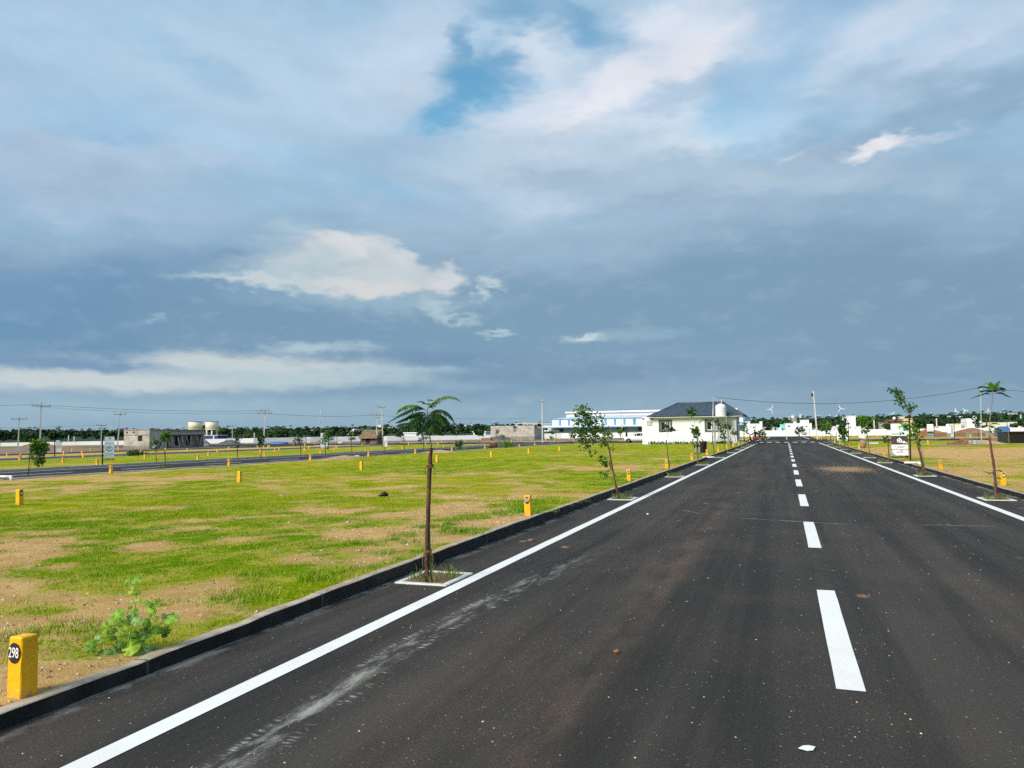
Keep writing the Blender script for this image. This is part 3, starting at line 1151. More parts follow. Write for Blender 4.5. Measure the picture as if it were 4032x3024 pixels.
def sow(n, x0, x1, y0, y1, seed, thr=0.5, pw=1.0, fall=None):
    r_ = np.random.RandomState(seed)
    x, y = r_.uniform(x0, x1, n), r_.uniform(y0, y1, n)
    if fall:
        y = y0 + (y1 - y0) * r_.rand(n) ** fall
    c = cover(x, y) + (fbm(x * 3.4, y * 3.4, 77, 3) - 0.5) * 0.8
    k = c > thr + 0.25 * r_.rand(n)
    x, y = x[k], y[k]
    z = 0.088 + (fbm(x * 0.5, y * 0.5, 5, 3) - 0.5) * 0.05 + (fbm(x * 2.3, y * 2.3, 8, 2) - 0.5) * 0.018 + lawn_lift(x, y)
    return np.stack([x, y, z], 1)


grass('lawn_grass', 'short patchy green grass on the near left plots', np.concatenate([sow(34000, -14, KL - 0.16, 2.5, 16, 1, 0.44), sow(22000, -24, KL - 0.16, 12, 40, 2, 0.48)]), 0.014, 0.042, 0.0030, 5)
grass('lawn_grass', 'short sparse grass on the right-hand plots', sow(15000, KR + 0.16, 16, 14, 48, 3, 0.44), 0.018, 0.05, 0.004, 6)


# rank tufts along the kerb and in clumps
def clumps(cs, seed):
    r_ = np.random.RandomState(seed)
    out = []
    for x, y, s, k in cs:
        out.append(np.stack([r_.normal(x, s, k), r_.normal(y, s, k), np.full(k, 0.09 + float(rise(y)))], 1))
    return np.concatenate(out)


rk = rng(9)
cs = [(-4.55 - rk.random() * 0.9, rk.uniform(5, 40), rk.uniform(.05, .16), rk.randint(20, 70)) for _ in range(70)]
cs += [(-5.4, 4.6, .2, 110), (-5.6, 3.6, .3, 160), (-4.75, 6.0, .2, 160), (-4.62, 7.1, .16, 160), (-4.6, 10.6, .2, 200), (-4.6, 13.6, .25, 200), (-5.0, 15.5, .4, 240)]
grass('rank_grass', 'taller rank grass in clumps beside the left kerb', clumps(cs, 4), 0.035, 0.10, 0.0033, 7, (0.85, 1.0, 0.8), per=5, spread=0.03)


# ---- loose stones: on the soil and on the asphalt
def pebbles(name, label, pts, smin, smax, cols, seed):
    r_ = np.random.RandomState(seed)
    N = len(pts)
    base = np.array([[1, 0, 0], [-.5, .87, 0], [-.5, -.87, 0], [.2, .1, .62], [-.3, .3, .5]], dtype=float)
    T = np.array([[0, 1, 4], [0, 4, 3], [1, 2, 4], [2, 3, 4], [2, 0, 3]])
    s = (smin + (smax - smin) * r_.rand(N) ** 2.2)[:, None, None]
    a = r_.uniform(0, 2 * np.pi, N)
    ca, sa = np.cos(a)[:, None], np.sin(a)[:, None]
    B = np.repeat(base[None], N, 0) * (0.75 + 0.5 * r_.rand(N, 5, 3))
    X, Y = B[:, :, 0] * ca - B[:, :, 1] * sa, B[:, :, 0] * sa + B[:, :, 1] * ca
    V = np.stack([X, Y * 0.8, B[:, :, 2]], -1) * s + pts[:, None, :]
    F = (T[None] + (np.arange(N) * 5)[:, None, None]).reshape(-1, 3)
    cc = np.array(cols)[r_.randint(0, len(cols), N)] * (0.75 + 0.5 * r_.rand(N, 1))
    o = big_mesh(name, V.reshape(-1, 3), F, 3, M_BLADE, {'tint': np.repeat(cc, 5, axis=0)})
    return tag(o, label, 'stones', kind='stuff')


r_ = np.random.RandomState(12)
Np = 3800
yy = 1.8 + 26 * r_.rand(Np) ** 1.9
xx = r_.uniform(KL + .03, KR - .03, Np)
pebbles('road_grit', 'pale grit and tiny stones scattered over the asphalt', np.stack([xx, yy, np.full(Np, 0.001)], 1), 0.0018, 0.009,
        [(0.60, 0.57, 0.50), (0.46, 0.42, 0.36), (0.50, 0.44, 0.30), (0.22, 0.20, 0.18), (0.36, 0.22, 0.12)], 13)
Ns = 15000
xx = KL - 0.15 - 9.5 * r_.rand(Ns) ** 1.25
yy = 2.6 + 14 * r_.rand(Ns)
k = (cover(xx, yy) + (fbm(xx * 3, yy * 3, 91, 2) - .5) * .7) < 0.52
xx, yy = xx[k], yy[k]
zz_ = 0.088 + (fbm(xx * 0.5, yy * 0.5, 5, 3) - 0.5) * 0.05 + (fbm(xx * 2.3, yy * 2.3, 8, 2) - 0.5) * 0.018 + lawn_lift(xx, yy)
pebbles('soil_stones', 'gravel and small clods lying on the bare soil of the left plots', np.stack([xx, yy, zz_], 1), 0.004, 0.024,
        [(0.42, 0.30, 0.19), (0.34, 0.22, 0.13), (0.52, 0.42, 0.30), (0.24, 0.15, 0.09), (0.46, 0.38, 0.28)], 14)
Ns = 1500
xx, yy = 2.25 + 0.75 * r_.randn(Ns), 33.8 + 2.0 * r_.randn(Ns)
pebbles('spilt_sand', 'orange sand and grit spilt on the right lane', np.stack([xx, yy, np.full(Ns, 0.002)], 1), 0.004, 0.018, [(0.44, 0.30, 0.16), (0.38, 0.25, 0.13), (0.5, 0.36, 0.2)], 15)

# ================================================================== materials for things
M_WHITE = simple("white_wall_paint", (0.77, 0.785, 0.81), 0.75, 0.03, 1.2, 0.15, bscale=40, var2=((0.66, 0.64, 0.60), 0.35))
M_BOUND = simple("boundary_wall_paint", (0.80, 0.805, 0.82), 0.8, 0.04, 0.25, 0.0, var2=((0.66, 0.62, 0.57), 0.4))
M_CONC = simple("raw_concrete", (0.42, 0.395, 0.345), 0.9, 0.22, 1.4, 0.4, bscale=20, var2=((0.20, 0.185, 0.16), 0.6))
M_CONCD = simple("dark_render", (0.23, 0.215, 0.195), 0.92, 0.25, 1.2, 0.4, bscale=20)
M_CONCP = simple("pole_concrete", (0.55, 0.54, 0.51), 0.85, 0.1, 2.0)
M_PITW = simple("pit_whitewash", (0.60, 0.60, 0.575), 0.85, 0.12, 9, 0.4, bscale=60, var2=((0.36, 0.34, 0.30), 0.5))
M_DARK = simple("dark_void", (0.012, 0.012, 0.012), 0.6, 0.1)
M_BLACKM = simple("black_metal", (0.012, 0.012, 0.013), 0.45, 0.2)
M_STEEL = simple("galvanised_steel", (0.50, 0.51, 0.52), 0.45, 0.1, 8, metal=0.6)
M_WIRE = simple("wire", (0.10, 0.105, 0.115), 0.6, 0.1)
M_TRUNK = simple("pale_sapling_bark", (0.26, 0.215, 0.125), 0.85, 0.3, 30, 0.5, bscale=120)
M_TRUNKG = simple("green_sapling_bark", (0.20, 0.22, 0.07), 0.8, 0.25, 30)
M_ROPE = simple("coir_rope", (0.26, 0.135, 0.05), 0.95, 0.35, 80, 0.6, bscale=300)
M_SOIL = simple("pit_soil", (0.17, 0.11, 0.06), 0.95, 0.3, 12, 0.6, bscale=60)
M_BRICKC = simple("brick_rubble", (0.27, 0.125, 0.065), 0.95, 0.4, 3.0, 0.5, bscale=20)
M_EARTHR = simple("red_earth", (0.25, 0.135, 0.085), 0.97, 0.3, 0.7, 0.5, bscale=8)
M_SANDM = simple("sand_heap", (0.42, 0.28, 0.15), 0.97, 0.2, 1.5, 0.4, bscale=14)
M_GRAVEL = simple("dark_gravel", (0.10, 0.10, 0.105), 0.95, 0.35, 4.0, 0.7, bscale=20)
M_BLUE = simple("blue_paint", (0.12, 0.34, 0.58), 0.6, 0.1)
M_NAVY = simple("navy_paint", (0.02, 0.055, 0.17), 0.6, 0.15)
M_CREAM = simple("cream_paint", (0.70, 0.66, 0.50), 0.75, 0.05, 0.8)
M_TURQ = simple("turquoise_paint", (0.22, 0.58, 0.54), 0.7, 0.08)
M_YELLOWP = simple("pale_yellow_paint", (0.66, 0.52, 0.22), 0.75, 0.08)
M_BROWNP = simple("brown_paint", (0.20, 0.115, 0.075), 0.8, 0.15)
M_FRAMEG = simple("grey_window_surround", (0.085, 0.085, 0.10), 0.6, 0.08)
M_UPVC = simple("white_window_frame", (0.80, 0.80, 0.80), 0.4, 0.02)
M_GREEN = simple("sign_green", (0.02, 0.28, 0.16), 0.5, 0.05)
M_TEAL = simple("sign_teal", (0.16, 0.42, 0.36), 0.5, 0.05)
M_PANEL = simple("sign_white", (0.78, 0.79, 0.80), 0.45, 0.03)
M_INK = simple("sign_ink", (0.02, 0.02, 0.025), 0.6, 0.05)
M_INKG = simple("sign_grey_print", (0.30, 0.32, 0.34), 0.6, 0.05)
M_PHOTO = simple("sign_brown_print", (0.055, 0.042, 0.042), 0.5, 0.35, 5.0)
M_TREEG = simple("logo_green", (0.33, 0.55, 0.22), 0.5, 0.1)
M_TREER = simple("logo_red", (0.5, 0.10, 0.05), 0.5, 0.1)
M_PIPE = simple("white_pipe", (0.74, 0.74, 0.73), 0.35, 0.04)
M_PLAST = simple("white_tank_plastic", (0.76, 0.77, 0.78), 0.4, 0.04)
M_THATCH = simple("palm_thatch", (0.23, 0.165, 0.105), 0.97, 0.4, 5.0, 0.8, bscale=18)
M_WOOD = simple("rough_wood", (0.20, 0.125, 0.07), 0.9, 0.3, 8.0, 0.5, bscale=40)
M_PROP = simple("casuarina_prop", (0.50, 0.46, 0.40), 0.9, 0.2, 4.0)
M_SKIN = simple("brown_skin", (0.10, 0.045, 0.025), 0.6, 0.1)
M_HAIR = simple("black_hair", (0.008, 0.007, 0.007), 0.6, 0.1)
M_SHIRT = simple("white_shirt", (0.68, 0.70, 0.72), 0.85, 0.06, 12, 0.4, bscale=30)
M_KHAKI = simple("grey_khaki_cloth", (0.29, 0.26, 0.19), 0.9, 0.1)
M_BLKCLOTH = simple("black_cloth", (0.009, 0.009, 0.011), 0.85, 0.1)
M_PALECLOTH = simple("pale_cloth", (0.50, 0.47, 0.42), 0.85, 0.1)
M_TYRE = simple("tyre_rubber", (0.012, 0.012, 0.012), 0.75, 0.1)
M_REDP = simple("red_gloss_paint", (0.33, 0.008, 0.018), 0.25, 0.03, spec=0.5)
M_CARW = simple("white_car_paint", (0.76, 0.77, 0.78), 0.22, 0.02, spec=0.5)
M_LAMP = simple("orange_lamp_lens", (0.75, 0.25, 0.05), 0.25, 0.1)
M_CHROME = simple("alloy", (0.55, 0.56, 0.58), 0.3, 0.05, metal=0.8)
M_TILE = simple("blue_grey_roof_tile", (0.060, 0.088, 0.122), 0.5, 0.22, 3.0, 0.2, bscale=12, spec=0.4)
M_TURB = simple("turbine_white", (0.80, 0.80, 0.80), 0.5, 0.02)
M_TARP = simple("blue_tarpaulin", (0.05, 0.16, 0.42), 0.6, 0.15)
M_LOG = simple("rusty_drum", (0.12, 0.05, 0.03), 0.85, 0.4, 3)
M_PAPER = simple("litter_paper", (0.72, 0.76, 0.78), 0.6, 0.05, 40, var2=((0.42, 0.55, 0.58), 0.8))


def m_glass():
    n = NT("window_glass")
    n.color((0.012, 0.014, 0.016))
    n.rough(0.06)
    n.bsdf.inputs['Specular IOR Level'].default_value = 0.5
    return n.m


M_GLASS = m_glass()


def m_marker():
    n = NT("yellow_enamel_paint")
    c = n.mix(n.rmap(n.noise(14, 5, 0.65), 0.35, 0.7), (0.86, 0.40, 0.002), (0.95, 0.49, 0.004))
    sx = n.n('ShaderNodeSeparateXYZ'); n.l(n.co(), sx.inputs[0])
    low = n.math('MULTIPLY', n.rmap(sx.outputs[2], 0.10, -0.02), n.rmap(n.noise(30, 5, 0.7), 0.45, 0.62))
    c = n.mix(low, c, (0.42, 0.24, 0.10))
    n.color(c)
    n.rough(0.5)
    n.bsdf.inputs['Specular IOR Level'].default_value = 0.35
    n.bump(n.noise(26, 4, 0.55), 0.6, 0.012)
    return n.m


M_MARK = m_marker()


def m_stake():
    n = NT("stake_bark")
    v = n.mapping(n.co(), (1, 1, 0.16))
    c = n.mix(n.rmap(n.noise(38, 5, 0.65, v), 0.35, 0.7), (0.045, 0.022, 0.016), (0.13, 0.06, 0.04))
    sx = n.n('ShaderNodeSeparateXYZ'); n.l(n.co(), sx.inputs[0])
    peel = n.math('MULTIPLY', n.rmap(sx.outputs[2], 0.62, 0.1, 0.25, 1.0), n.rmap(n.noise(16, 5, 0.7, v), 0.53, 0.6))
    c = n.mix(peel, c, (0.30, 0.13, 0.055))
    c = n.mix(n.rmap(n.voro(22), 0.16, 0.08, 0, 0.8), c, (0.42, 0.36, 0.28))
    n.color(c)
    n.rough(0.85)
    n.bump(n.noise(60, 5, 0.7, v), 0.8, 0.01)
    return n.m


M_STAKE = m_stake()


def m_leaf():
    n = NT("leaf")
    n.color(n.attr('tint'))
    n.rough(0.5)
    n.bsdf.inputs['Specular IOR Level'].default_value = 0.35
    tr = n.n('ShaderNodeBsdfTranslucent')
    cm = n.n('ShaderNodeMix', data_type='RGBA', blend_type='MULTIPLY')
    cm.inputs['Factor'].default_value = 1.0
    n.l(n.attr('tint'), cm.inputs['A']); cm.inputs['B'].default_value = (1.5, 1.5, 0.6, 1)
    n.l(cm.outputs['Result'], tr.inputs[0])
    mx = n.n('ShaderNodeMixShader'); mx.inputs[0].default_value = 0.3
    out = n.t.nodes['Material Output']
    n.l(n.bsdf.outputs[0], mx.inputs[1]); n.l(tr.outputs[0], mx.inputs[2]); n.l(mx.outputs[0], out.inputs[0])
    return n.m


M_LEAF = m_leaf()

# ================================================================== unprojection of the sketch: a ray's meeting point with the plane y = Y
def ray(px, py):
    c, s = math.cos(RAD(0.7)), math.sin(RAD(0.7))
    dx, dy = px - 2016, py - 1512
    a, b = dx * c - dy * s, dx * s + dy * c
    p, w = RAD(3.6679), RAD(19.4536)
    f, u = 3028 * math.cos(p) + b * math.sin(p), 3028 * math.sin(p) - b * math.cos(p)
    return Vector((a * math.cos(w) - f * math.sin(w), a * math.sin(w) + f * math.cos(w), u))


def at(px, py, Y):
    d = ray(px, py)
    t = Y / d.y
    return Vector((d.x * t, Y, CAM_H + d.z * t))


def depth_of(X, Y):
    w = RAD(19.4536)
    return -X * math.sin(w) + Y * math.cos(w)


def sketch(X, Y, s, bx, by):
    """metres across / up for points of a sketch whose unit is s photograph pixels, base at (bx, by)"""
    dp = depth_of(X, Y)
    ct = dp / math.hypot(X, Y)
    kx, kz = dp * ct / 3028 * s, dp / 3028 * s
    return lambda x, y: ((x - bx) * kx, (by - y) * kz)


ORD = ['first', 'second', 'third', 'fourth', 'fifth', 'sixth', 'seventh', 'eighth', 'ninth', 'tenth', 'eleventh', 'twelfth',
       'thirteenth', 'fourteenth', 'fifteenth', 'sixteenth', 'seventeenth', 'eighteenth', 'nineteenth', 'twentieth']

# ================================================================== text
def text_obj(name, s, size, mat, parent, loc, rot, align='CENTER', sx=1.0, bold=0.0):
    cu = bpy.data.curves.new(name, 'FONT')
    cu.body = s
    cu.size = size
    cu.align_x = align
    cu.align_y = 'CENTER'
    cu.offset = bold
    cu.extrude = 0.0008
    tmp = bpy.data.objects.new(name, cu)
    COL.objects.link(tmp)
    dg = bpy.context.evaluated_depsgraph_get()
    me = bpy.data.meshes.new_from_object(tmp.evaluated_get(dg))
    bpy.data.objects.remove(tmp)
    me.materials.clear()
    me.materials.append(mat)
    o = bpy.data.objects.new(name, me)
    COL.objects.link(o)
    o.parent = parent
    o.location = loc
    o.rotation_euler = rot
    o.scale = (sx, 1, 1)
    return o


# ================================================================== plot marker stones
def marker_mesh(seed):
    """rough-cast square post, a little wider at its foot"""
    r_ = rng(seed)
    m = MB()
    prof = [(0.058, -0.06), (0.057, 0.0), (0.0562, 0.09), (0.0553, 0.18), (0.0545, 0.27), (0.0537, 0.345), (0.049, 0.352)]
    vs, fs = [], []
    K = 12
    for hw, z in prof:
        ring = []
        for k in range(4):
            for t in (0.05, 0.5, 0.95):
                a = [(-1, -1), (1, -1), (1, 1), (-1, 1)][k]
                b = [(1, -1), (1, 1), (-1, 1), (-1, -1)][k]
                ring.append(((a[0] + (b[0] - a[0]) * t) * hw + r_.uniform(-.0016, .0016), (a[1] + (b[1] - a[1]) * t) * hw + r_.uniform(-.0016, .0016), z + r_.uniform(-.002, .002)))
        vs += ring
    for i in range(len(prof) - 1):
        for k in range(K):
            j = (k + 1) % K
            fs.append((i * K + k, i * K + j, (i + 1) * K + j, (i + 1) * K + k))
    top = len(vs)
    vs.append((0, 0, 0.356))
    for k in range(K):
        fs.append(((len(prof) - 1) * K + k, (len(prof) - 1) * K + (k + 1) % K, top))
    m.add(vs, fs, False)
    return m.mesh('stone', M_MARK)


MARK_ME = [marker_mesh(s) for s in range(5)]
dm = MB()
dm.add([(0, -0.0625, 0.262)] + [(0.046 * math.cos(2 * math.pi * k / 24), -0.0625, 0.262 + 0.060 * math.sin(2 * math.pi * k / 24)) for k in range(24)],
       [(0, 1 + k, 1 + (k + 1) % 24) for k in range(24)])
DISC_ME = dm.mesh('number_disc', M_INK)
sm_ = MB()
for x in (-.022, 0.0, .022):
    sm_.box(x - .008, x + .008, -0.0645, -0.0640, 0.235, 0.287)
SMUDGE_ME = sm_.mesh('number', M_PANEL)


def marker(X, Y, label, group, number=None, z=0.06, rz=0.0, tilt=(0, 0), disc=True, sc=1.0, i=0):
    t = empty('plot_marker', (X, Y, z), rz)
    t.rotation_euler = (tilt[0], tilt[1], rz)
    t.scale = (1, 1, sc)
    tag(t, label, 'marker stone', group)
    s = bpy.data.objects.new('stone', MARK_ME[i % 5]); COL.objects.link(s); s.parent = t
    if disc:
        d = bpy.data.objects.new('number_disc', DISC_ME); COL.objects.link(d); d.parent = t
        if number:
            text_obj('number', number, 0.084, M_PANEL, d, (0, -0.0640, 0.262), (RAD(90), 0, 0), sx=0.66, bold=0.0006)
        else:
            q = bpy.data.objects.new('number', SMUDGE_ME); COL.objects.link(q); q.parent = d
    return t


rm = rng(31)
rowA = [(-4.322, 3.43, '298'), (-4.33, 13.05, '297'), (-4.36, 22.6, '296'), (-4.38, 30.4, None), (-4.4, 39.2, None), (-4.42, 47.3, None), (-4.4, 55.2, None),
        (-4.48, 64.6, None), (-4.5, 73.3, None), (-4.5, 82.0, None), (-4.7, 99.0, None)]
for i, (X, Y, nb) in enumerate(rowA):
    lab = {'298': 'yellow plot marker stone numbered 298 behind the left kerb in the foreground', '297': 'yellow plot marker stone numbered 297 behind the left kerb',
           '296': 'yellow plot marker stone by the leaning broad-leaved sapling, left kerb'}.get(nb, 'yellow marker stone, %s from the camera along the left kerb of the main road' % ORD[i])
    marker(X, Y, lab, 'plot markers along the left kerb', nb, z=0.08 + float(rise(Y)), rz=RAD(rm.uniform(-3, 3)) + (RAD(2) if i == 0 else 0), tilt=(RAD(rm.uniform(-1.5, 1.5)), RAD(rm.uniform(-2, 2))), i=i)
rowR = [(5.28, 23.1), (5.25, 31.4), (5.3, 39.9), (5.3, 48.6), (5.3, 57.0), (5.25, 63.9), (5.3, 74.6), (5.25, 80.6), (5.3, 86.0), (5.3, 94.5)]
for i, (X, Y) in enumerate(rowR):
    marker(X, Y, 'yellow marker stone, %s from the camera along the right kerb' % ORD[i], 'plot markers along the right kerb', None, z=0.1, rz=RAD(rm.uniform(-5, 5)), tilt=(RAD(rm.uniform(-2, 2)), RAD(rm.uniform(-2, 2))), i=i + 2)
rowB = [(-16.3, 12.75), (-16.9, 20.9), (-17.3, 29.3), (-17.5, 37.4), (-17.6, 45.7), (-17.5, 53.0), (-17.5, 61.0), (-18.2, 72.0)]
for i, (X, Y) in enumerate(rowB):
    marker(X, Y, 'yellow marker stone in the middle of the left lawn, %s from the left' % ORD[i], 'plot markers in the middle of the left plots', None, z=0.10 + float(lawn_lift(X, Y)), rz=RAD(90 + rm.uniform(-6, 6)), tilt=(RAD(rm.uniform(-2, 2)), RAD(rm.uniform(-2, 2))), i=i + 1)
rowC = [(-27.4, 25.6), (-27.5, 33.2), (-27.75, 40.9), (-27.7, 47.9), (-27.8, 55.4), (-28.0, 63.0), (-28.2, 71.5), (-28.2, 82.0), (-28.6, 89.0)]
for i, (X, Y) in enumerate(rowC):
    marker(X, Y, 'yellow marker stone by the second road near kerb, %s from the left' % ORD[i], 'plot markers along the second road', None, z=0.08, rz=RAD(rm.uniform(-8, 8)), i=i + 3)
rowD = [(-37.0, 33.6), (-37.0, 41.6), (-37.0, 48.6), (-37.0, 56.0), (-37.0, 63.4), (-37.2, 71.2), (-37.3, 81.6)]
for i, (X, Y) in enumerate(rowD):
    marker(X, Y, 'yellow marker stone by the second road far kerb, %s from the left' % ORD[i], 'plot markers across the second road', None, z=0.07, rz=RAD(rm.uniform(-8, 8)), i=i)
rowE = [(-43.6, 37.0), (-43.9, 44.0), (-44.3, 51.0), (-44.9, 58.4), (-45.2, 65.6), (-42.6, 66.9), (-47.8, 64.4), (-49.5, 78.2), (-40.8, 75.0)]
rowF = [(-53.3, 41.6), (-52.9, 46.7), (-53.2, 54.6), (-53.2, 62.5), (-53.4, 72.7), (-53.4, 78.4)]
rowG = [(-60.0, 46.9), (-60.2, 59.8), (-61.0, 67.0), (-61.5, 74.2)]
rowH = [(-67.7, 51.6), (-67.1, 57.0), (-66.2, 58.3), (-66.9, 70.0), (-67.7, 87.4), (-66.9, 88.6), (-66.0, 87.7), (-68.1, 99.0)]
rowI = [(-81.5, 66.3), (-81.4, 70.3), (-81.0, 72.6), (-81.2, 77.0)]
rowJ = [(-59.5, 101), (-50.2, 103.4), (-47.8, 102.5), (-44.9, 102.0), (-39.4, 103.0), (-52.6, 102.6)]
rowK = [(-83.8, 124.8), (-81.1, 114.5), (-62.6, 136), (-60.4, 138), (-59.5, 140.4), (-53.2, 141), (-50.4, 142), (-49.9, 146), (-49.6, 152), (-49.1, 136.5), (-43.2, 139), (-41.9, 137), (-41.3, 141), (-36.8, 138), (-52.5, 176), (-51.6, 180), (-49.7, 174), (-45, 165)]
for nm, row in (('amid the second lawn block', rowE), ('on the third road near edge', rowF), ('on the third road far edge', rowG),
                ('amid the block past the third road', rowH), ('past the fourth road', rowI), ('along the cross road, left half', rowJ),
                ('past the cross road, left half', rowK)):
    for i, (X, Y) in enumerate(sorted(row, key=lambda p: math.atan2(p[0], p[1]))):
        marker(X, Y, 'distant yellow marker stone %s, %s from the left' % (nm, ORD[i]), 'distant plot markers', None, z=0.05, rz=RAD(rm.uniform(-10, 10)), tilt=(RAD(rm.uniform(-3, 3)), RAD(rm.uniform(-3, 3))), disc=(i % 2 == 0), i=i)
rowL = [(5.6, 136 + 8 * k) for k in range(6)] + [(-5.4, 137 + 9 * k) for k in range(4)]
for i, (X, Y) in enumerate(rowL):
    marker(X, Y, 'tiny yellow marker stone past the crossing, %s of its row' % ORD[i], 'markers beyond the crossing', None, z=0.05, disc=False, i=i, sc=1.3)
rowM = [(12.5, 80.5), (9.8, 146), (11.6, 150), (13.4, 147), (15.3, 149), (20.9, 143), (27.8, 140), (31.5, 138), (19.6, 137.5)]
for i, (X, Y) in enumerate(rowM):
    marker(X, Y, 'small yellow marker stone far back on the right, %s from the left' % ORD[i], 'distant markers on the right', None, z=0.09 if Y < 100 else 0.06, rz=RAD(rm.uniform(-10, 10)), disc=False, i=i, sc=1.1)


# ================================================================== leaves, fronds, saplings
def leaf_mesh(name, P, D, L, W, tint, parent, seed=0, fold=0.18):
    """broad leaves: P base points, D directions (N,3), lengths L, widths W, tint (N,3); two folded quads each"""
    r_ = np.random.RandomState(seed)
    N = len(P)
    D = D / np.linalg.norm(D, axis=1, keepdims=True)
    A = r_.normal(0, 1, (N, 3))
    S = np.cross(D, A)
    S /= np.linalg.norm(S, axis=1, keepdims=True) + 1e-9
    Nn = np.cross(S, D)
    L = np.asarray(L)[:, None]; W = np.asarray(W)[:, None]
    b = P
    t = P + D * L - Nn * L * 0.12
    l1 = P + D * L * 0.30 + S * W * 0.46 + Nn * W * fold
    l2 = P + D * L * 0.72 + S * W * 0.42 + Nn * W * fold * 0.8
    r1 = P + D * L * 0.30 - S * W * 0.46 + Nn * W * fold
    r2 = P + D * L * 0.72 - S * W * 0.42 + Nn * W * fold * 0.8
    V = np.stack([b, l1, l2, t, r2, r1], 1).reshape(-1, 3)
    k = (np.arange(N) * 6)[:, None]
    F = np.concatenate([k + np.array([[0, 1, 2, 3]]), k + np.array([[0, 3, 4, 5]])], 1).reshape(-1, 4)
    return big_mesh(name, V, F, 4, M_LEAF, {'tint': np.repeat(tint, 6, axis=0)}, parent)


GREENS = {'dark': ((0.013, 0.046, 0.010), (0.036, 0.100, 0.018)), 'mid': ((0.022, 0.078, 0.012), (0.072, 0.170, 0.017)),
          'bright': ((0.055, 0.15, 0.010), (0.15, 0.27, 0.018)), 'olive': ((0.030, 0.070, 0.018), (0.085, 0.125, 0.030))}


def tints(n, kind, r_):
    a, b = np.array(GREENS[kind][0]), np.array(GREENS[kind][1])
    t = r_.rand(n, 1)
    return (a * (1 - t) + b * t) * (0.8 + 0.4 * r_.rand(n, 1))


def cluster_leaves(cl, leaf, kind, seed, droop=0.35, depth=0.7):
    """cl: (x, z, r, n[, kind]) clusters in the tree's own x-z sketch; depth: thickness of a cluster across it"""
    r_ = np.random.RandomState(seed)
    P, D, T = [], [], []
    for c in cl:
        x, z, r, n = c[:4]
        kd = c[4] if len(c) > 4 else kind
        y0 = r_.uniform(-.35, .35) * r
        u = r_.normal(0, 1, (n, 3))
        u /= np.linalg.norm(u, axis=1, keepdims=True)
        u *= (r_.rand(n, 1) ** 0.45)
        p = np.stack([x + u[:, 0] * r, y0 + u[:, 1] * r * depth, z + u[:, 2] * r * 0.92], 1)
        d = u + r_.normal(0, 0.55, (n, 3)) - np.array([[0, 0, droop]])
        P.append(p); D.append(d); T.append(tints(n, kd, r_))
    P, D, T = np.concatenate(P), np.concatenate(D), np.concatenate(T)
    n = len(P)
    L = leaf * (0.65 + 0.7 * r_.rand(n))
    return P, D, L, L * (0.55 + 0.2 * r_.rand(n)), T


def spline(pts, k):
    """smooth curve through control points"""
    pts = [Vector(p) for p in pts]
    ext = [pts[0] * 2 - pts[1]] + pts + [pts[-1] * 2 - pts[-2]]
    out = []
    for i in range(k):
        t = i / (k - 1) * (len(pts) - 1)
        j = min(int(t), len(pts) - 2)
        f = t - j
        a, b, c, d = ext[j], ext[j + 1], ext[j + 2], ext[j + 3]
        out.append(0.5 * ((2 * b) + (c - a) * f + (2 * a - 5 * b + 4 * c - d) * f * f + (3 * b - a - 3 * c + d) * f ** 3))
    return out


def frond_mesh(name, ctrl, npair, L, wid, kind, seed, parent, droop=0.8, prof=(0.30, 0.72), thick=0.0032):
    """feathery compound leaf: a curved stalk with two ranks of hanging ribbon leaflets"""
    r_ = np.random.RandomState(seed)
    pts = spline(ctrl, npair + 4)
    V, F, T = [], [], []
    g = np.array(GREENS[kind])

    def quadstrip(rows, tint):
        o = len(V)
        for a, b in rows:
            V.append(a); V.append(b); T.append(tint); T.append(tint)
        for i in range(len(rows) - 1):
            F.append((o + 2 * i, o + 2 * i + 1, o + 2 * i + 3, o + 2 * i + 2))
    n = len(pts)
    st = np.array([0.10, 0.15, 0.03])
    side0 = Vector((0, 1, 0))
    for a in (Vector((0, 0, 1)), Vector((0, 1, 0))):
        quadstrip([(p + a * thick * (1 - .6 * i / n), p - a * thick * (1 - .6 * i / n)) for i, p in enumerate(pts)], st)
    for i in range(3, n):
        t = i / (n - 1)
        tg = (pts[min(i + 1, n - 1)] - pts[i - 1]).normalized()
        sd = tg.cross(Vector((0, 0, 1)))
        sd = sd.normalized() if sd.length > 0.05 else Vector((0, 1, 0))
        env = math.sin(math.pi * min(1, prof[0] + prof[1] * t)) ** 0.7
        for s in (-1, 1):
            ln = L * max(0.25, env) * (0.75 + 0.5 * r_.rand())
            d = (sd * s * (0.75 + 0.2 * r_.rand()) + tg * (0.45 + 0.2 * r_.rand())).normalized()
            dn = droop * (0.7 + 0.6 * r_.rand())
            p = pts[i].copy()
            w0 = wid * (0.8 + 0.4 * r_.rand())
            rows = []
            wv = (tg * 0.8 + Vector((0, 0, 1)) * 0.3 + sd * r_.uniform(-.3, .3)).normalized()
            for q in range(4):
                f = q / 3
                w = w0 * (0.45, 1.0, 0.9, 0.25)[q]
                rows.append((p + wv * w / 2, p - wv * w / 2))
                d2 = (d + Vector((0, 0, -1)) * dn * (f + 0.15)).normalized()
                p = p + d2 * ln / 3
            tt = r_.rand()
            quadstrip(rows, (g[0] * (1 - tt) + g[1] * tt) * (0.75 + 0.5 * r_.rand()))
    return big_mesh(name, np.array([tuple(v) for v in V]), np.array(F), 4, M_LEAF, {'tint': np.array(T)}, parent)


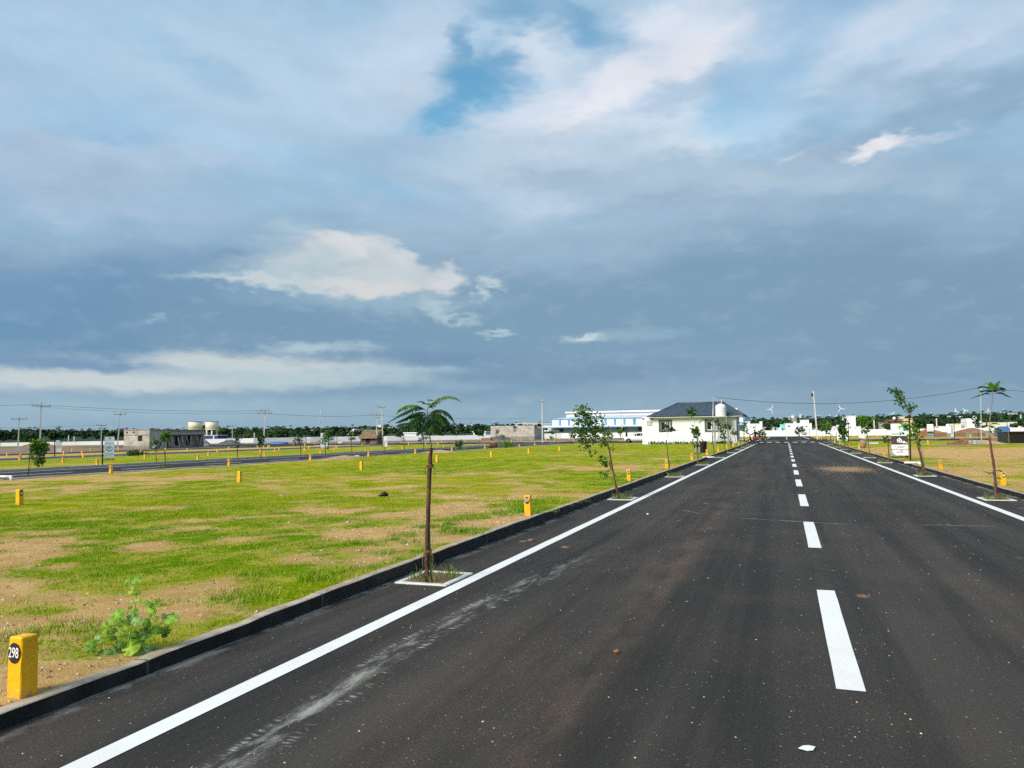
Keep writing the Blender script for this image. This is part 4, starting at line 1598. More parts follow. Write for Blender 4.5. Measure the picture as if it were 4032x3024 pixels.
def crooked(pts, r0, r1, mat, name, parent, seed=0, n=8, wob=0.004, k=None):
    k = k or max(4, 3 * len(pts))
    c = spline(pts, k)
    r_ = rng(seed)
    c = [p + Vector((r_.uniform(-wob, wob), r_.uniform(-wob, wob), 0)) for p in c]
    m = MB()
    m.tube(c, [(r0 + (r1 - r0) * i / (k - 1)) * r_.uniform(0.93, 1.07) for i in range(k)], n)
    return m.build(name, mat, parent)


def rope_tie(parent, x, y, z, r, seed, tails=2):
    m = MB()
    r_ = rng(seed)
    for q in range(3):
        a0 = r_.uniform(0, 6.28)
        m.tube([(x + (r + .004) * math.cos(a0 + a), y + (r + .004) * math.sin(a0 + a), z + q * .010 + r_.uniform(-.004, .004) + 0.008 * math.sin(a * 1.5)) for a in [k * 6.283 / 12 for k in range(13)]], 0.005, 5)
    for q in range(tails):
        s = (-1 if q % 2 == 0 else 1)
        l = r_.uniform(0.07, 0.16)
        m.tube(spline([(x + s * r, y - .02, z), (x + s * (r + .02), y - .03, z - l * .4), (x + s * (r + .012), y - .02, z - l)], 7), [.005, .005, .0045, .0045, .004, .004, .003], 5)
    return m.build('rope_tie', M_ROPE, parent)


def sapling_root(name, label, X, Y, group='street saplings'):
    t = empty(name, (X, Y, 0.02), view_rz(X, Y))
    return tag(t, label, 'sapling', group)


# ---- the foreground sapling with feathery fronds, tied to its stake
X, Y = -3.67, 7.63
T1 = sapling_root('young_tree', 'young tree with feathery dark fronds tied to a brown stake, foreground', X, Y, 'saplings along the left kerb')
k = sketch(X, Y, 0.6028, 650, 1320)
st = [k(*p) for p in [(637, 1322), (635, 1150), (640, 1000), (646, 850), (656, 600), (666, 466)]]
crooked([(a, 0, b) for a, b in st], 0.0245, 0.0215, M_STAKE, 'stake', T1, 3, 10, 0.003, 22)
tk = [k(*p) for p in [(665, 1322), (656, 1150), (652, 950), (657, 750), (668, 560), (668, 470), (660, 400), (652, 320), (646, 250), (641, 205)]]
crooked([(a, 0.028 if i < 6 else 0.028 - 0.006 * (i - 5), b) for i, (a, b) in enumerate(tk)], 0.0125, 0.005, M_TRUNKG, 'trunk', T1, 4, 8, 0.0015, 34)
rope_tie(T1, st[4][0] + .006, .012, st[4][1] + 0.02, 0.034, 1, 2)
rope_tie(T1, st[1][0] + .012, .012, st[1][1] + 0.02, 0.036, 2, 3)
kd = sketch(X, Y, 0.2351, 1156, 3214)
FR = [  # control points in the sketch, depth swing (m, + away), kind, pairs, leaflet length
    ([(1140, 390), (1200, 300), (1300, 215), (1450, 165), (1600, 185), (1692, 250)], -.06, 'bright', 19, .070),
    ([(1110, 400), (1000, 335), (860, 380), (700, 460), (515, 580)], -.12, 'dark', 22, .075),
    ([(1085, 372), (960, 308), (820, 303), (700, 350), (620, 425)], .14, 'bright', 17, .070),
    ([(1130, 480), (1000, 462), (860, 490), (720, 545), (630, 590)], -.05, 'dark', 19, .075),
    ([(1140, 510), (1000, 540), (850, 590), (700, 610), (630, 640)], .16, 'dark', 18, .07),
    ([(1140, 520), (1020, 590), (900, 640), (790, 650)], -.2, 'dark', 16, .075),
    ([(1150, 455), (1280, 392), (1400, 400), (1500, 470), (1590, 610)], -.12, 'dark', 22, .085),
    ([(1160, 500), (1320, 500), (1460, 600), (1560, 700), (1620, 800)], .06, 'dark', 20, .08),
    ([(1160, 520), (1260, 540), (1370, 620), (1440, 740)], -.18, 'dark', 18, .085),
    ([(1160, 540), (1230, 620), (1320, 720), (1390, 810)], .15, 'mid', 16, .08),
    ([(1150, 530), (1120, 600), (1060, 700), (980, 800)], -.15, 'mid', 16, .08),
    ([(1150, 520), (1210, 580), (1230, 680), (1250, 780)], -.24, 'dark', 15, .08),
    ([(1140, 470), (1040, 500), (930, 530), (820, 590)], .25, 'dark', 16, .08),
    ([(1160, 470), (1290, 450), (1420, 520), (1520, 620)], .24, 'dark', 18, .08),
    ([(1140, 500), (1050, 520), (960, 580), (900, 700)], -.28, 'dark', 16, .08),
    ([(1150, 490), (1250, 470), (1350, 520), (1430, 640)], -.30, 'dark', 17, .085),
    ([(1150, 500), (1200, 520), (1300, 600), (1340, 700)], .30, 'dark', 15, .085),
    ([(1120, 440), (1010, 420), (880, 450), (760, 520)], .22, 'dark', 18, .075),
    ([(1115, 300), (1090, 265), (1040, 240), (955, 252)], .02, 'olive', 9, .022),
    ([(1105, 290), (1160, 282), (1230, 290)], -.02, 'mid', 6, .022),
    ([(1130, 225), (1180, 212), (1235, 222)], .02, 'bright', 6, .03),
]
for i, (cp, dp, kind, npair, L) in enumerate(FR):
    pts = []
    for q, (a, b) in enumerate(cp):
        x, z = kd(a, b)
        f = q / (len(cp) - 1)
        pts.append((x, dp * f * (1.4 - 0.4 * f), z))
    frond_mesh('frond', pts, int(npair * 2.1), L * 1.35, 0.0125, kind, 100 + i, T1, droop=1.1)

# ---- the leaning broad-leaved sapling
X, Y = -3.8, 18.3
T2 = sapling_root('young_tree', 'leaning broad-leaved sapling with a one-sided leafy crown and split pale stem', X, Y, 'saplings along the left kerb')
k = sketch(X, Y, 0.3617, 652, 1285)
crooked([(k(*p)[0], 0, k(*p)[1]) for p in [(648, 1290), (618, 1100), (590, 940), (565, 780), (545, 690)]], 0.019, 0.016, M_STAKE, 'stake', T2, 6, 8, .003)
tp = [k(*p) for p in [(660, 1290), (625, 1120), (590, 1000), (566, 920), (566, 830), (556, 740), (520, 640), (470, 560), (400, 470), (330, 380), (290, 310)]]
crooked([(a, .03, b) for a, b in tp], 0.019, 0.004, M_TRUNK, 'trunk', T2, 7, 8, .003, 30)
for bp in ([(520, 640), (430, 620), (330, 600), (230, 620)], [(470, 560), (380, 560), (300, 640), (300, 720)], [(500, 600), (500, 500), (480, 420)], [(566, 900), (530, 880), (500, 870)],
           [(575, 950), (545, 1010), (505, 1030)], [(566, 830), (480, 820), (390, 780)], [(540, 700), (560, 650)]):
    crooked([(k(*p)[0], .03 + .05 * q * (1 if len(bp) % 2 else -1), k(*p)[1]) for q, p in enumerate(bp)], 0.007, 0.002, M_TRUNK, 'branch', T2, 8, 6, .002)
cl = [(250, 330, 70, 60, 'bright'), (310, 330, 75, 70), (270, 410, 95, 120), (350, 430, 90, 110), (290, 520, 110, 160), (380, 540, 90, 120), (230, 590, 85, 100), (320, 640, 85, 110), (420, 620, 60, 60),
      (290, 720, 50, 45), (460, 490, 60, 50), (490, 410, 35, 22), (530, 550, 50, 40), (440, 390, 35, 20), (520, 650, 60, 75, 'bright'), (560, 600, 45, 45, 'bright'), (500, 700, 35, 30, 'bright'),
      (370, 790, 40, 32), (500, 880, 48, 40), (470, 860, 30, 18), (535, 920, 34, 24), (500, 1025, 42, 34), (590, 740, 25, 14), (140, 590, 26, 10), (305, 290, 22, 8, 'olive')]
cl = [(*k(c[0], c[1]), c[2] * 0.00222, c[3]) + tuple(c[4:]) for c in cl]
cl = [c[:3] + (int(c[3] * .85),) + tuple(c[4:]) for c in cl]
P, D, L, W, T = cluster_leaves(cl, 0.062, 'mid', 21)
leaf_mesh('crown', P, D, L, W, T, T2, 22)
rope_tie(T2, k(612, 1040)[0], .012, k(612, 1040)[1], 0.03, 5, 1)

# ---- right-hand sapling with an umbrella of fronds
X, Y = 4.36, 19.6
R1 = sapling_root('young_tree', 'slender sapling with an umbrella of fronds beside the right kerb', X, Y, 'saplings along the right kerb')
k = sketch(X, Y, 0.3918, 1348, 1330)
crooked([(k(*p)[0], 0, k(*p)[1]) for p in [(1350, 1335), (1338, 1200), (1328, 1000), (1312, 850), (1298, 702)]], 0.024, 0.022, M_STAKE, 'stake', R1, 11, 8, .003)
crooked([(k(*p)[0], .03, k(*p)[1]) for p in [(1340, 1335), (1320, 1150), (1306, 900), (1300, 720), (1305, 600), (1316, 500), (1335, 400), (1348, 320), (1356, 250)]], 0.012, 0.006, M_TRUNK, 'trunk', R1, 12, 7, .002, 26)
for i, (cp, dp, kind, npair, L) in enumerate([
        ([(1352, 285), (1290, 268), (1220, 285), (1140, 312)], -.05, 'dark', 15, .11), ([(1352, 240), (1300, 205), (1250, 195), (1208, 210)], .1, 'dark', 14, .12),
        ([(1356, 280), (1420, 265), (1480, 290), (1524, 316)], -.1, 'dark', 15, .11), ([(1356, 240), (1410, 215), (1450, 220), (1482, 240)], .08, 'dark', 14, .12),
        ([(1352, 260), (1310, 240), (1270, 250), (1230, 245)], -.25, 'mid', 12, .12), ([(1356, 260), (1390, 235), (1430, 245), (1460, 260)], -.28, 'dark', 12, .12),
        ([(1356, 250), (1375, 210), (1400, 175), (1424, 150)], .1, 'mid', 12, .10), ([(1352, 245), (1345, 200), (1338, 165)], -.05, 'bright', 10, .08),
        ([(1350, 240), (1330, 190), (1300, 165), (1266, 180)], .2, 'olive', 9, .03), ([(1352, 265), (1340, 240), (1310, 225)], .3, 'dark', 10, .12),
        ([(1304, 590), (1270, 590), (1232, 615)], -.1, 'dark', 9, .10), ([(1304, 590), (1345, 570), (1400, 580)], .06, 'mid', 10, .10), ([(1304, 590), (1330, 600), (1345, 620)], -.1, 'dark', 8, .08),
        ([(1325, 1050), (1370, 1040), (1420, 1058)], -.05, 'mid', 9, .09), ([(1325, 1050), (1280, 1065), (1215, 1050)], -.02, 'mid', 9, .08), ([(1345, 1130), (1370, 1120), (1400, 1125)], -.04, 'mid', 7, .06)]):
    pts = [(k(a, b)[0], dp * q / (len(cp) - 1), k(a, b)[1]) for q, (a, b) in enumerate(cp)]
    frond_mesh('frond', pts, int(npair * 1.4), L * 0.95, 0.030, kind, 140 + i, R1, droop=0.5, thick=.004)
rope_tie(R1, k(1335, 1170)[0], .012, k(1335, 1170)[1], 0.034, 9, 2)

# ---- right-hand leaning sapling with leaf tufts
X, Y = 4.36, 29.0
R2 = sapling_root('young_tree', 'tall thin sapling leaning left with separate leaf tufts, right of the Tamil sign', X, Y, 'saplings along the right kerb')
k = sketch(X, Y, 0.3918, 605, 1085)
crooked([(k(*p)[0], 0, k(*p)[1]) for p in [(605, 1090), (590, 980), (570, 860), (545, 742)]], 0.034, 0.030, M_STAKE, 'stake', R2, 13, 8, .004)
crooked([(k(*p)[0], .035, k(*p)[1]) for p in [(615, 1090), (605, 980), (590, 850), (565, 740), (550, 660), (520, 560), (495, 470), (470, 410), (430, 350), (395, 290), (345, 225)]], 0.022, 0.006, M_TRUNK, 'trunk', R2, 14, 7, .003, 30)
u = 0.3918 * depth_of(X, Y) / 3028
cl = [(300, 215, 22, 16), (330, 225, 30, 30), (370, 230, 34, 36), (400, 250, 30, 26), (370, 285, 32, 34), (405, 305, 34, 36), (385, 345, 36, 36), (420, 340, 26, 22), (490, 385, 34, 30), (460, 400, 32, 26), (520, 385, 24, 12),
      (480, 425, 34, 34), (415, 395, 24, 10), (530, 620, 45, 46, 'bright'), (500, 650, 40, 40, 'bright'), (560, 590, 28, 18), (470, 610, 30, 20), (430, 590, 30, 18), (400, 605, 26, 12), (390, 640, 22, 8), (550, 700, 40, 34), (545, 740, 24, 16), (450, 560, 24, 12), (480, 580, 24, 12)]
cl = [(*k(c[0], c[1]), c[2] * u, c[3]) + tuple(c[4:]) for c in cl]
cl = [c[:3] + (int(c[3] * .62),) + tuple(c[4:]) for c in cl]
P, D, L, W, T = cluster_leaves(cl, 0.092, 'mid', 31)
leaf_mesh('crown', P, D, L, W, T, R2, 32)
rope_tie(R2, k(595, 1020)[0], .015, k(595, 1020)[1], 0.045, 10, 2)


# ---- the rest of the street saplings, each from its own sketch
def sapling(label, X, Y, s, base, stake, trunk, cl, kind, leaf, group, seed, fr=None, th=1.0):
    t = sapling_root('young_tree', label, X, Y, group)
    k = sketch(X, Y, s, *base)
    u = s * depth_of(X, Y) / 3028
    mn = max(0.6, min(1.6, depth_of(X, Y) / 40)) * th
    if stake:
        crooked([(k(*p)[0], 0, k(*p)[1]) for p in stake], 0.024 * mn, 0.020 * mn, M_STAKE, 'stake', t, seed, 6, .004)
    if trunk:
        crooked([(k(*p)[0], .03, k(*p)[1]) for p in trunk], 0.016 * mn, 0.006 * mn, M_TRUNK, 'trunk', t, seed + 1, 6, .004)
    if cl:
        c2 = [(*k(c[0], c[1]), c[2] * u, max(5, int(c[3]))) + tuple(c[4:]) for c in cl]
        P, D, L, W, T = cluster_leaves(c2, leaf, kind, seed + 2)
        leaf_mesh('crown', P, D, L, W, T, t, seed + 3)
    for i, (cp, dp) in enumerate(fr or []):
        pts = [(k(a, b)[0], dp * q / (len(cp) - 1), k(a, b)[1]) for q, (a, b) in enumerate(cp)]
        frond_mesh('frond', pts, 10, leaf * 1.3, leaf * 0.35, kind, seed + 10 + i, t, droop=0.5, thick=.006)
    return t


GL, GR = 'saplings along the left kerb', 'saplings along the right kerb'
sS, sP, sR, sG, sF, sA = 0.3617, 0.3165, 0.3918, 0.1808, 0.1808, 0.2351
sapling('thin sapling with a flat tuft of fronds before the left window of the white house', -3.85, 27.5, sS, (1228, 1045), [(1230, 1048), (1215, 900), (1205, 770), (1194, 650)], [(1222, 1048), (1222, 900), (1200, 740), (1205, 620), (1213, 560), (1210, 530)], [], 'dark', 0.11, GL, 300,
        [([(1212, 545), (1180, 535), (1130, 545)], -.1), ([(1212, 545), (1240, 525), (1275, 530), (1290, 545)], .1), ([(1212, 540), (1205, 510), (1195, 485)], .1), ([(1212, 545), (1190, 548), (1150, 565)], .2), ([(1212, 540), (1240, 540), (1262, 515)], -.2), ([(1212, 545), (1225, 535), (1270, 540)], -.25), ([(1212, 548), (1260, 548), (1315, 552)], .1)])
sapling('tall thin sapling with a leaf tuft at roof height and another below, beside the man', -3.92, 37.3, sS, (1515, 915), [(1515, 918), (1518, 800), (1520, 690), (1515, 610)], [(1510, 918), (1512, 800), (1510, 650), (1500, 540), (1492, 480), (1484, 400), (1472, 360)],
        [(1455, 345, 46, 45), (1440, 325, 30, 20), (1480, 350, 30, 20), (1495, 535, 42, 40), (1510, 570, 34, 30), (1480, 520, 30, 14), (1500, 600, 26, 18), (1525, 690, 26, 14), (1500, 700, 24, 10)], 'mid', 0.12, GL, 310)
sapling('thin sapling with yellowish fronds before the right window of the white house', -4.0, 47.4, sP, (1300, 955), [(1300, 960), (1290, 830), (1280, 690)], [(1296, 960), (1285, 750), (1290, 600), (1270, 520)], [], 'olive', 0.16, GL, 320,
        [([(1275, 520), (1220, 475), (1150, 500), (1125, 530)], -.2), ([(1275, 520), (1230, 490), (1160, 470)], .2), ([(1275, 520), (1300, 480), (1290, 465)], .1), ([(1275, 520), (1320, 500), (1360, 540)], -.1), ([(1275, 525), (1260, 550), (1225, 560)], .2), ([(1275, 520), (1330, 510), (1340, 530)], .3)])
sapling('sapling with a long trailing crown beside the water tank stand', -4.1, 57.7, sP, (1437, 895), [(1437, 900), (1435, 780), (1430, 650)], [(1433, 900), (1430, 760), (1425, 650), (1405, 590), (1380, 545)],
        [(1360, 540, 26, 18), (1395, 565, 30, 26), (1415, 600, 34, 34), (1425, 640, 30, 26), (1420, 690, 26, 18), (1430, 720, 22, 12), (1345, 535, 18, 8)], 'mid', 0.15, GL, 330)
sapling('small sapling with a round head behind the tank stand foot', -4.3, 67.5, sP, (1535, 825), [(1537, 828), (1530, 740), (1523, 655)], [(1530, 828), (1515, 700), (1498, 580), (1500, 550)],
        [(1500, 530, 40, 46), (1480, 545, 24, 14), (1530, 540, 22, 12)], 'olive', 0.17, GL, 340)
sapling('leaning sapling with drooping fronds at the corner of the white house', -4.4, 77.0, sP, (1605, 790), [(1607, 795), (1595, 720), (1582, 640)], [(1602, 795), (1590, 690), (1575, 600)], [(1565, 600, 26, 20), (1590, 610, 26, 18), (1540, 615, 20, 8), (1600, 625, 18, 8)], 'olive', 0.2, GL, 350)
sapling('sapling with sparse leaf tufts just left of the scooter', -4.2, 88.0, sP, (1680, 795), [(1680, 800), (1677, 720), (1673, 645)], [(1678, 800), (1685, 680), (1690, 560)], [(1690, 540, 26, 18), (1675, 515, 22, 12), (1700, 580, 26, 18), (1690, 610, 22, 14), (1705, 650, 26, 10), (1720, 635, 20, 7)], 'mid', 0.2, GL, 360)
sapling('small dark sapling half hidden by the left post of the Tamil sign', 4.6, 40.2, sR, (265, 950), [(265, 955), (262, 840), (262, 680)], [(258, 955), (250, 760), (245, 640), (250, 590)],
        [(250, 575, 34, 36), (230, 570, 24, 14), (285, 580, 30, 22), (310, 600, 26, 14), (345, 595, 20, 8), (240, 725, 26, 16), (225, 735, 16, 6)], 'olive', 0.13, GR, 370)
sapling('sapling with a bright green head, second beyond the Tamil sign', 4.4, 47.0, sR, (60, 900), [(62, 905), (52, 770), (40, 650)], [(55, 905), (45, 720), (25, 600), (10, 540)],
        [(5, 520, 40, 50, 'bright'), (25, 550, 34, 34, 'bright'), (0, 560, 30, 26), (15, 620, 30, 26), (45, 625, 22, 12), (-15, 525, 26, 16, 'bright')], 'mid', 0.15, GR, 380)
sapling('thin crooked sapling with dark crumpled leaves by the second hanging sign', 4.5, 63.7, sG, (475, 1510), [(470, 1515), (480, 1330), (500, 1100)], [(470, 1515), (490, 1250), (500, 1100), (470, 1040), (430, 960)],
        [(380, 850, 50, 30), (410, 910, 44, 24), (350, 930, 40, 16), (340, 1020, 36, 10), (470, 910, 26, 6), (395, 970, 36, 14)], 'dark', 0.2, GR, 390)
sapling('leafy sapling in front of the second hanging sign', 4.4, 66.0, sG, (255, 1495), [(257, 1500), (262, 1300), (262, 1170)], [(257, 1500), (255, 1200), (210, 1020)],
        [(205, 1010, 50, 40), (170, 1050, 44, 28), (215, 1090, 60, 50), (240, 1160, 60, 50), (220, 1230, 44, 26), (290, 1100, 36, 14)], 'mid', 0.2, GR, 400)
sapling('bare thin stake with a wisp of leaves, right kerb near the crossing', 4.4, 75.5, sG, (80, 1440), [(82, 1445), (75, 1260), (72, 1120)], [(76, 1445), (74, 1180), (75, 980)], [(-10, 1170, 20, 6), (75, 1000, 14, 5)], 'mid', 0.16, GR, 410)
sapling('sapling with a loose pale green crown near the right side of the crossing', 4.5, 86.8, sF, (2080, 1390), [(2078, 1395), (2072, 1250), (2065, 1130)], [(2075, 1395), (2060, 1130), (2030, 1050)],
        [(1990, 980, 50, 30, 'bright'), (2030, 1010, 54, 36), (2050, 960, 44, 20, 'bright'), (1960, 1030, 40, 18), (2020, 1100, 40, 18), (1920, 1010, 30, 10)], 'mid', 0.24, GR, 420)
sapling('small drooping sapling left of the tall lamp pole base', 4.6, 99, sF, (1900, 1345), [(1910, 1350), (1905, 1240), (1895, 1120)], [(1820, 1190), (1822, 1100)], [(1830, 1040, 44, 26), (1790, 1060, 34, 12), (1870, 1050, 34, 12)], 'olive', 0.26, GR, 430)
sapling('pair-topped sapling with white-flecked leaves on the far side of the crossing', 1.9, 136, sF, (1225, 1255), [(1225, 1258), (1225, 1150)], [(1300, 1258), (1300, 1140)], [(1225, 1060, 50, 40), (1280, 1020, 54, 46), (1340, 1060, 54, 40), (1240, 1120, 44, 24), (1370, 1120, 40, 16)], 'olive', 0.3, 'saplings beyond the crossing', 440)
sapling('bushy sapling right behind the scooter rider', -3.6, 137, sF, (610, 1215), [(612, 1220), (600, 1100)], [(608, 1220), (600, 1080)], [(540, 1060, 50, 30), (600, 1050, 60, 46), (640, 1120, 50, 24), (560, 1130, 50, 18), (500, 1060, 40, 12), (650, 1180, 40, 14)], 'olive', 0.3, 'saplings beyond the crossing', 450)
GS = 'saplings along the second road'
sapling('leaning sapling tied to a brown stake at the left edge, second road', -29.0, 23.0, sA, (400, 1465), [(405, 1468), (412, 1300), (425, 1100), (433, 980)], [(400, 1468), (450, 1250), (540, 1100), (620, 980), (660, 900)],
        [(470, 880, 50, 40, 'bright'), (520, 960, 60, 50), (600, 880, 60, 50, 'bright'), (640, 960, 60, 60), (560, 1020, 60, 46), (480, 1020, 44, 24)], 'mid', 0.11, GS, 460)
sapling('round bushy bright green young tree across the second road at the left', -36.9, 29.9, sA, (745, 1325), None, [(750, 1330), (745, 1230), (735, 1100), (720, 950)],
        [(700, 900, 70, 90, 'bright'), (780, 900, 70, 90, 'bright'), (820, 950, 60, 70), (740, 980, 80, 100), (660, 960, 60, 60), (850, 1000, 44, 40), (740, 1060, 70, 80), (620, 1100, 50, 40, 'bright'), (760, 1140, 60, 60), (680, 1200, 50, 40, 'bright'), (760, 1220, 50, 46), (800, 1190, 30, 16), (850, 900, 40, 30, 'bright')], 'mid', 0.11, GS, 470)
sapling('sapling with a bright round crown in front of the unfinished grey house', -29.4, 30.8, sA, (740, 1315), [(742, 1320), (730, 1150), (710, 960)], [(738, 1320), (735, 1100), (738, 850)],
        [(720, 740, 66, 80, 'bright'), (760, 760, 50, 60), (700, 800, 50, 50), (735, 820, 50, 60, 'bright'), (690, 820, 30, 20), (690, 1300, 30, 12), (790, 1270, 36, 20)], 'mid', 0.10, GS, 480)
sapling('droopy small sapling left of the round-crowned one by the grey house', -36.9, 37.9, sA, (645, 1215), [(645, 1218), (635, 1100), (625, 980)], [(645, 1218), (630, 1060), (615, 900)], [(580, 850, 40, 24, 'bright'), (630, 860, 44, 26), (660, 880, 40, 18), (640, 940, 40, 20), (560, 890, 26, 8)], 'olive', 0.13, GS, 490)
sapling('tall dark sapling right of the twin water tanks, second road', -36.9, 45.4, sA, (1995, 1140), [(1997, 1143), (1995, 1000), (1992, 890)], [(1993, 1143), (1995, 900), (2000, 760)], [(2010, 680, 44, 30), (1990, 740, 54, 40), (2030, 770, 44, 26), (1980, 800, 40, 22), (2000, 840, 34, 16), (1990, 930, 30, 10)], 'dark', 0.15, GS, 500)
sapling('narrow dark sapling with a spindle crown, second road left of centre', -29.5, 38.4, sA, (297, 1210), [(297, 1213), (296, 1080), (298, 960)], [(294, 1213), (292, 980), (290, 800)], [(290, 750, 30, 20), (290, 800, 36, 30), (300, 850, 34, 26), (285, 890, 30, 20), (320, 800, 24, 10)], 'dark', 0.14, GS, 510)
sapling('sapling with a flat spreading head by the far kerb of the second road', -37.2, 53.5, sA, (1018, 1080), [(1020, 1083), (1012, 980), (1005, 890)], [(1015, 1083), (1003, 950), (995, 840)], [(990, 800, 34, 24), (960, 810, 34, 18), (1015, 830, 34, 20), (920, 840, 24, 12), (915, 880, 20, 8), (1000, 870, 30, 12)], 'olive', 0.15, GS, 520)
sapling('leafy sapling in front of the white notice board, second road', -30.0, 46.0, sA, (1462, 1135), [(1463, 1138), (1460, 1000), (1465, 880)], [(1460, 1138), (1450, 1000), (1460, 820), (1480, 720)],
        [(1480, 720, 40, 40, 'bright'), (1460, 760, 44, 40, 'bright'), (1520, 740, 40, 24), (1560, 790, 40, 22), (1480, 810, 44, 30), (1390, 835, 40, 18), (1530, 800, 30, 14), (1450, 870, 34, 16), (1500, 970, 28, 10)], 'mid', 0.12, GS, 530)
sapling('slim bright sapling a little left of the thatched hut, second road', -37.5, 61.8, sA, (1852, 1033), [(1853, 1036), (1852, 940), (1850, 850)], [(1850, 1036), (1848, 880), (1850, 720)], [(1850, 710, 30, 20, 'bright'), (1850, 750, 26, 14), (1860, 790, 40, 26), (1830, 800, 30, 14), (1900, 790, 24, 8)], 'mid', 0.15, GS, 540)
sapling('bare thin stake beside the second road behind the foreground tree', -30.3, 54.8, sA, (330, 1070), [(331, 1073), (336, 980), (342, 870)], None, None, 'mid', 0.1, GS, 550, th=0.7)
sapling('sapling with a small head hidden behind the foreground fronds', -32.0, 65.5, sA, (1040, 1010), [(1040, 1013), (1038, 900), (1035, 820)], [(1038, 1013), (1040, 850), (1045, 770)], [(1045, 770, 44, 30), (1010, 780, 34, 16), (1090, 790, 30, 12)], 'mid', 0.16, GS, 560)
sapling('dark bushy sapling right of the foreground fronds, by the second road kerb', -29.5, 68.0, sA, (1590, 960), None, [(1605, 985), (1600, 900), (1590, 820)], [(1580, 830, 44, 34), (1600, 880, 40, 30), (1560, 860, 34, 18), (1600, 930, 30, 16), (1650, 830, 34, 14), (1620, 800, 30, 12)], 'dark', 0.17, GS, 570)
sapling('thin sapling with a dark head near the two tall poles', -37.8, 72.8, sA, (483, 985), [(484, 988), (480, 900)], [(482, 988), (478, 860)], [(460, 830, 30, 14), (390, 720, 46, 30), (430, 740, 36, 20), (360, 740, 30, 12)], 'dark', 0.18, GS, 580)
sapling('star-shaped dark sapling in front of the low grey block', -40.9, 101.5, sA, (795, 865), [(796, 868), (795, 790)], [(794, 868), (796, 720)], [(815, 670, 34, 26), (800, 650, 20, 8), (840, 690, 22, 8), (790, 690, 20, 7)], 'dark', 0.26, GS, 590)
sapling('thin tall sapling left of the leaning broad-leaved one, far plots', -30.0, 103.0, sA, (1485, 880), [(1486, 883), (1486, 760), (1486, 630)], [(1425, 800), (1422, 740)], [(1415, 685, 24, 12), (1425, 770, 30, 16), (1480, 630, 18, 6)], 'mid', 0.26, GS, 600)
sapling('thin palm-like sapling left of the low grey block, far plots', -50.5, 137, sA, (320, 850), None, [(320, 855), (318, 780)], [(320, 780, 40, 20), (350, 760, 30, 10), (230, 690, 34, 14)], 'olive', 0.3, GS, 610)
sapling('sapling in front of the long grey wall at far right, left one of two', 25.9, 125, 0.1808, (960, 1370), [(962, 1373), (945, 1120)], [(960, 1373), (940, 1120), (925, 1000)], [(900, 960, 60, 26), (930, 1010, 60, 30), (960, 1060, 50, 22), (880, 1000, 40, 12)], 'dark', 0.3, 'saplings by the cross road', 620)
sapling('sapling in front of the long grey wall at far right, right one of two', 28.6, 128, 0.1808, (1050, 1320), [(1050, 1322), (1025, 1180)], [(1048, 1322), (1015, 1150)], [(1010, 1150, 40, 16), (1110, 1150, 44, 18), (1130, 1130, 40, 12), (920, 1140, 30, 8)], 'mid', 0.3, 'saplings by the cross road', 630)
sapling('bushy sapling beside the black shed at the right edge', 34.5, 127, 0.1808, (1770, 1240), None, [(1772, 1245), (1765, 1100)], [(1800, 1040, 60, 26), (1730, 1110, 50, 18), (1770, 1160, 60, 24), (1860, 1180, 60, 20), (1900, 1150, 50, 14)], 'olive', 0.3, 'saplings by the cross road', 640)


# ================================================================== tree pits in the asphalt
pm = MB()
w_, l_, b_ = 0.62, 0.76, 0.075
for (x0, x1, y0, y1) in ((-w_ / 2, w_ / 2, -l_ / 2, -l_ / 2 + b_), (-w_ / 2, w_ / 2, l_ / 2 - b_, l_ / 2), (-w_ / 2, -w_ / 2 + b_, -l_ / 2 + b_ + .001, l_ / 2 - b_ - .001), (w_ / 2 - b_, w_ / 2, -l_ / 2 + b_ + .001, l_ / 2 - b_ - .001)):
    pm.bev(x0, x1, y0, y1, -0.02, 0.014, 0.008)
RIM_ME = pm.mesh('rim', M_PITW)
sm2 = MB(); sm2.box(-w_ / 2 + b_ * .8, w_ / 2 - b_ * .8, -l_ / 2 + b_ * .8, l_ / 2 - b_ * .8, -0.02, 0.006)
PSOIL_ME = sm2.mesh('soil', M_SOIL)


def pit_grass(seed, n):
    r_ = np.random.RandomState(seed)
    S = np.stack([r_.uniform(-.24, .24, n), r_.uniform(-.30, .30, n), np.full(n, .012)], 1)
    a, b = r_.uniform(0, 6.28, n), r_.uniform(0, 6.28, n)
    h = r_.uniform(.04, .16, n) * (0.5 + 0.5 * r_.rand(n)); le = r_.uniform(.2, 1.0, n) * h
    w = .004
    V = np.stack([S + np.stack([np.cos(a) * w, np.sin(a) * w, 0 * a], 1), S - np.stack([np.cos(a) * w, np.sin(a) * w, 0 * a], 1),
                  S + np.stack([np.cos(b) * le * .45, np.sin(b) * le * .45, h * .65], 1), S + np.stack([np.cos(b) * le, np.sin(b) * le, h], 1)], 1).reshape(-1, 3)
    k = (np.arange(n) * 4)[:, None]
    F = np.concatenate([k + np.array([[0, 1, 2]]), k + np.array([[1, 3, 2]])], 1).reshape(-1, 3)
    t = r_.rand(n, 1)
    c = np.array([[.06, .13, .015]]) * (1 - t) + np.array([[.20, .24, .06]]) * t
    me = big_mesh('grass', V, F, 3, M_BLADE, {'tint': np.repeat(c, 4, axis=0)})
    d = me.data
    bpy.data.objects.remove(me)
    return d


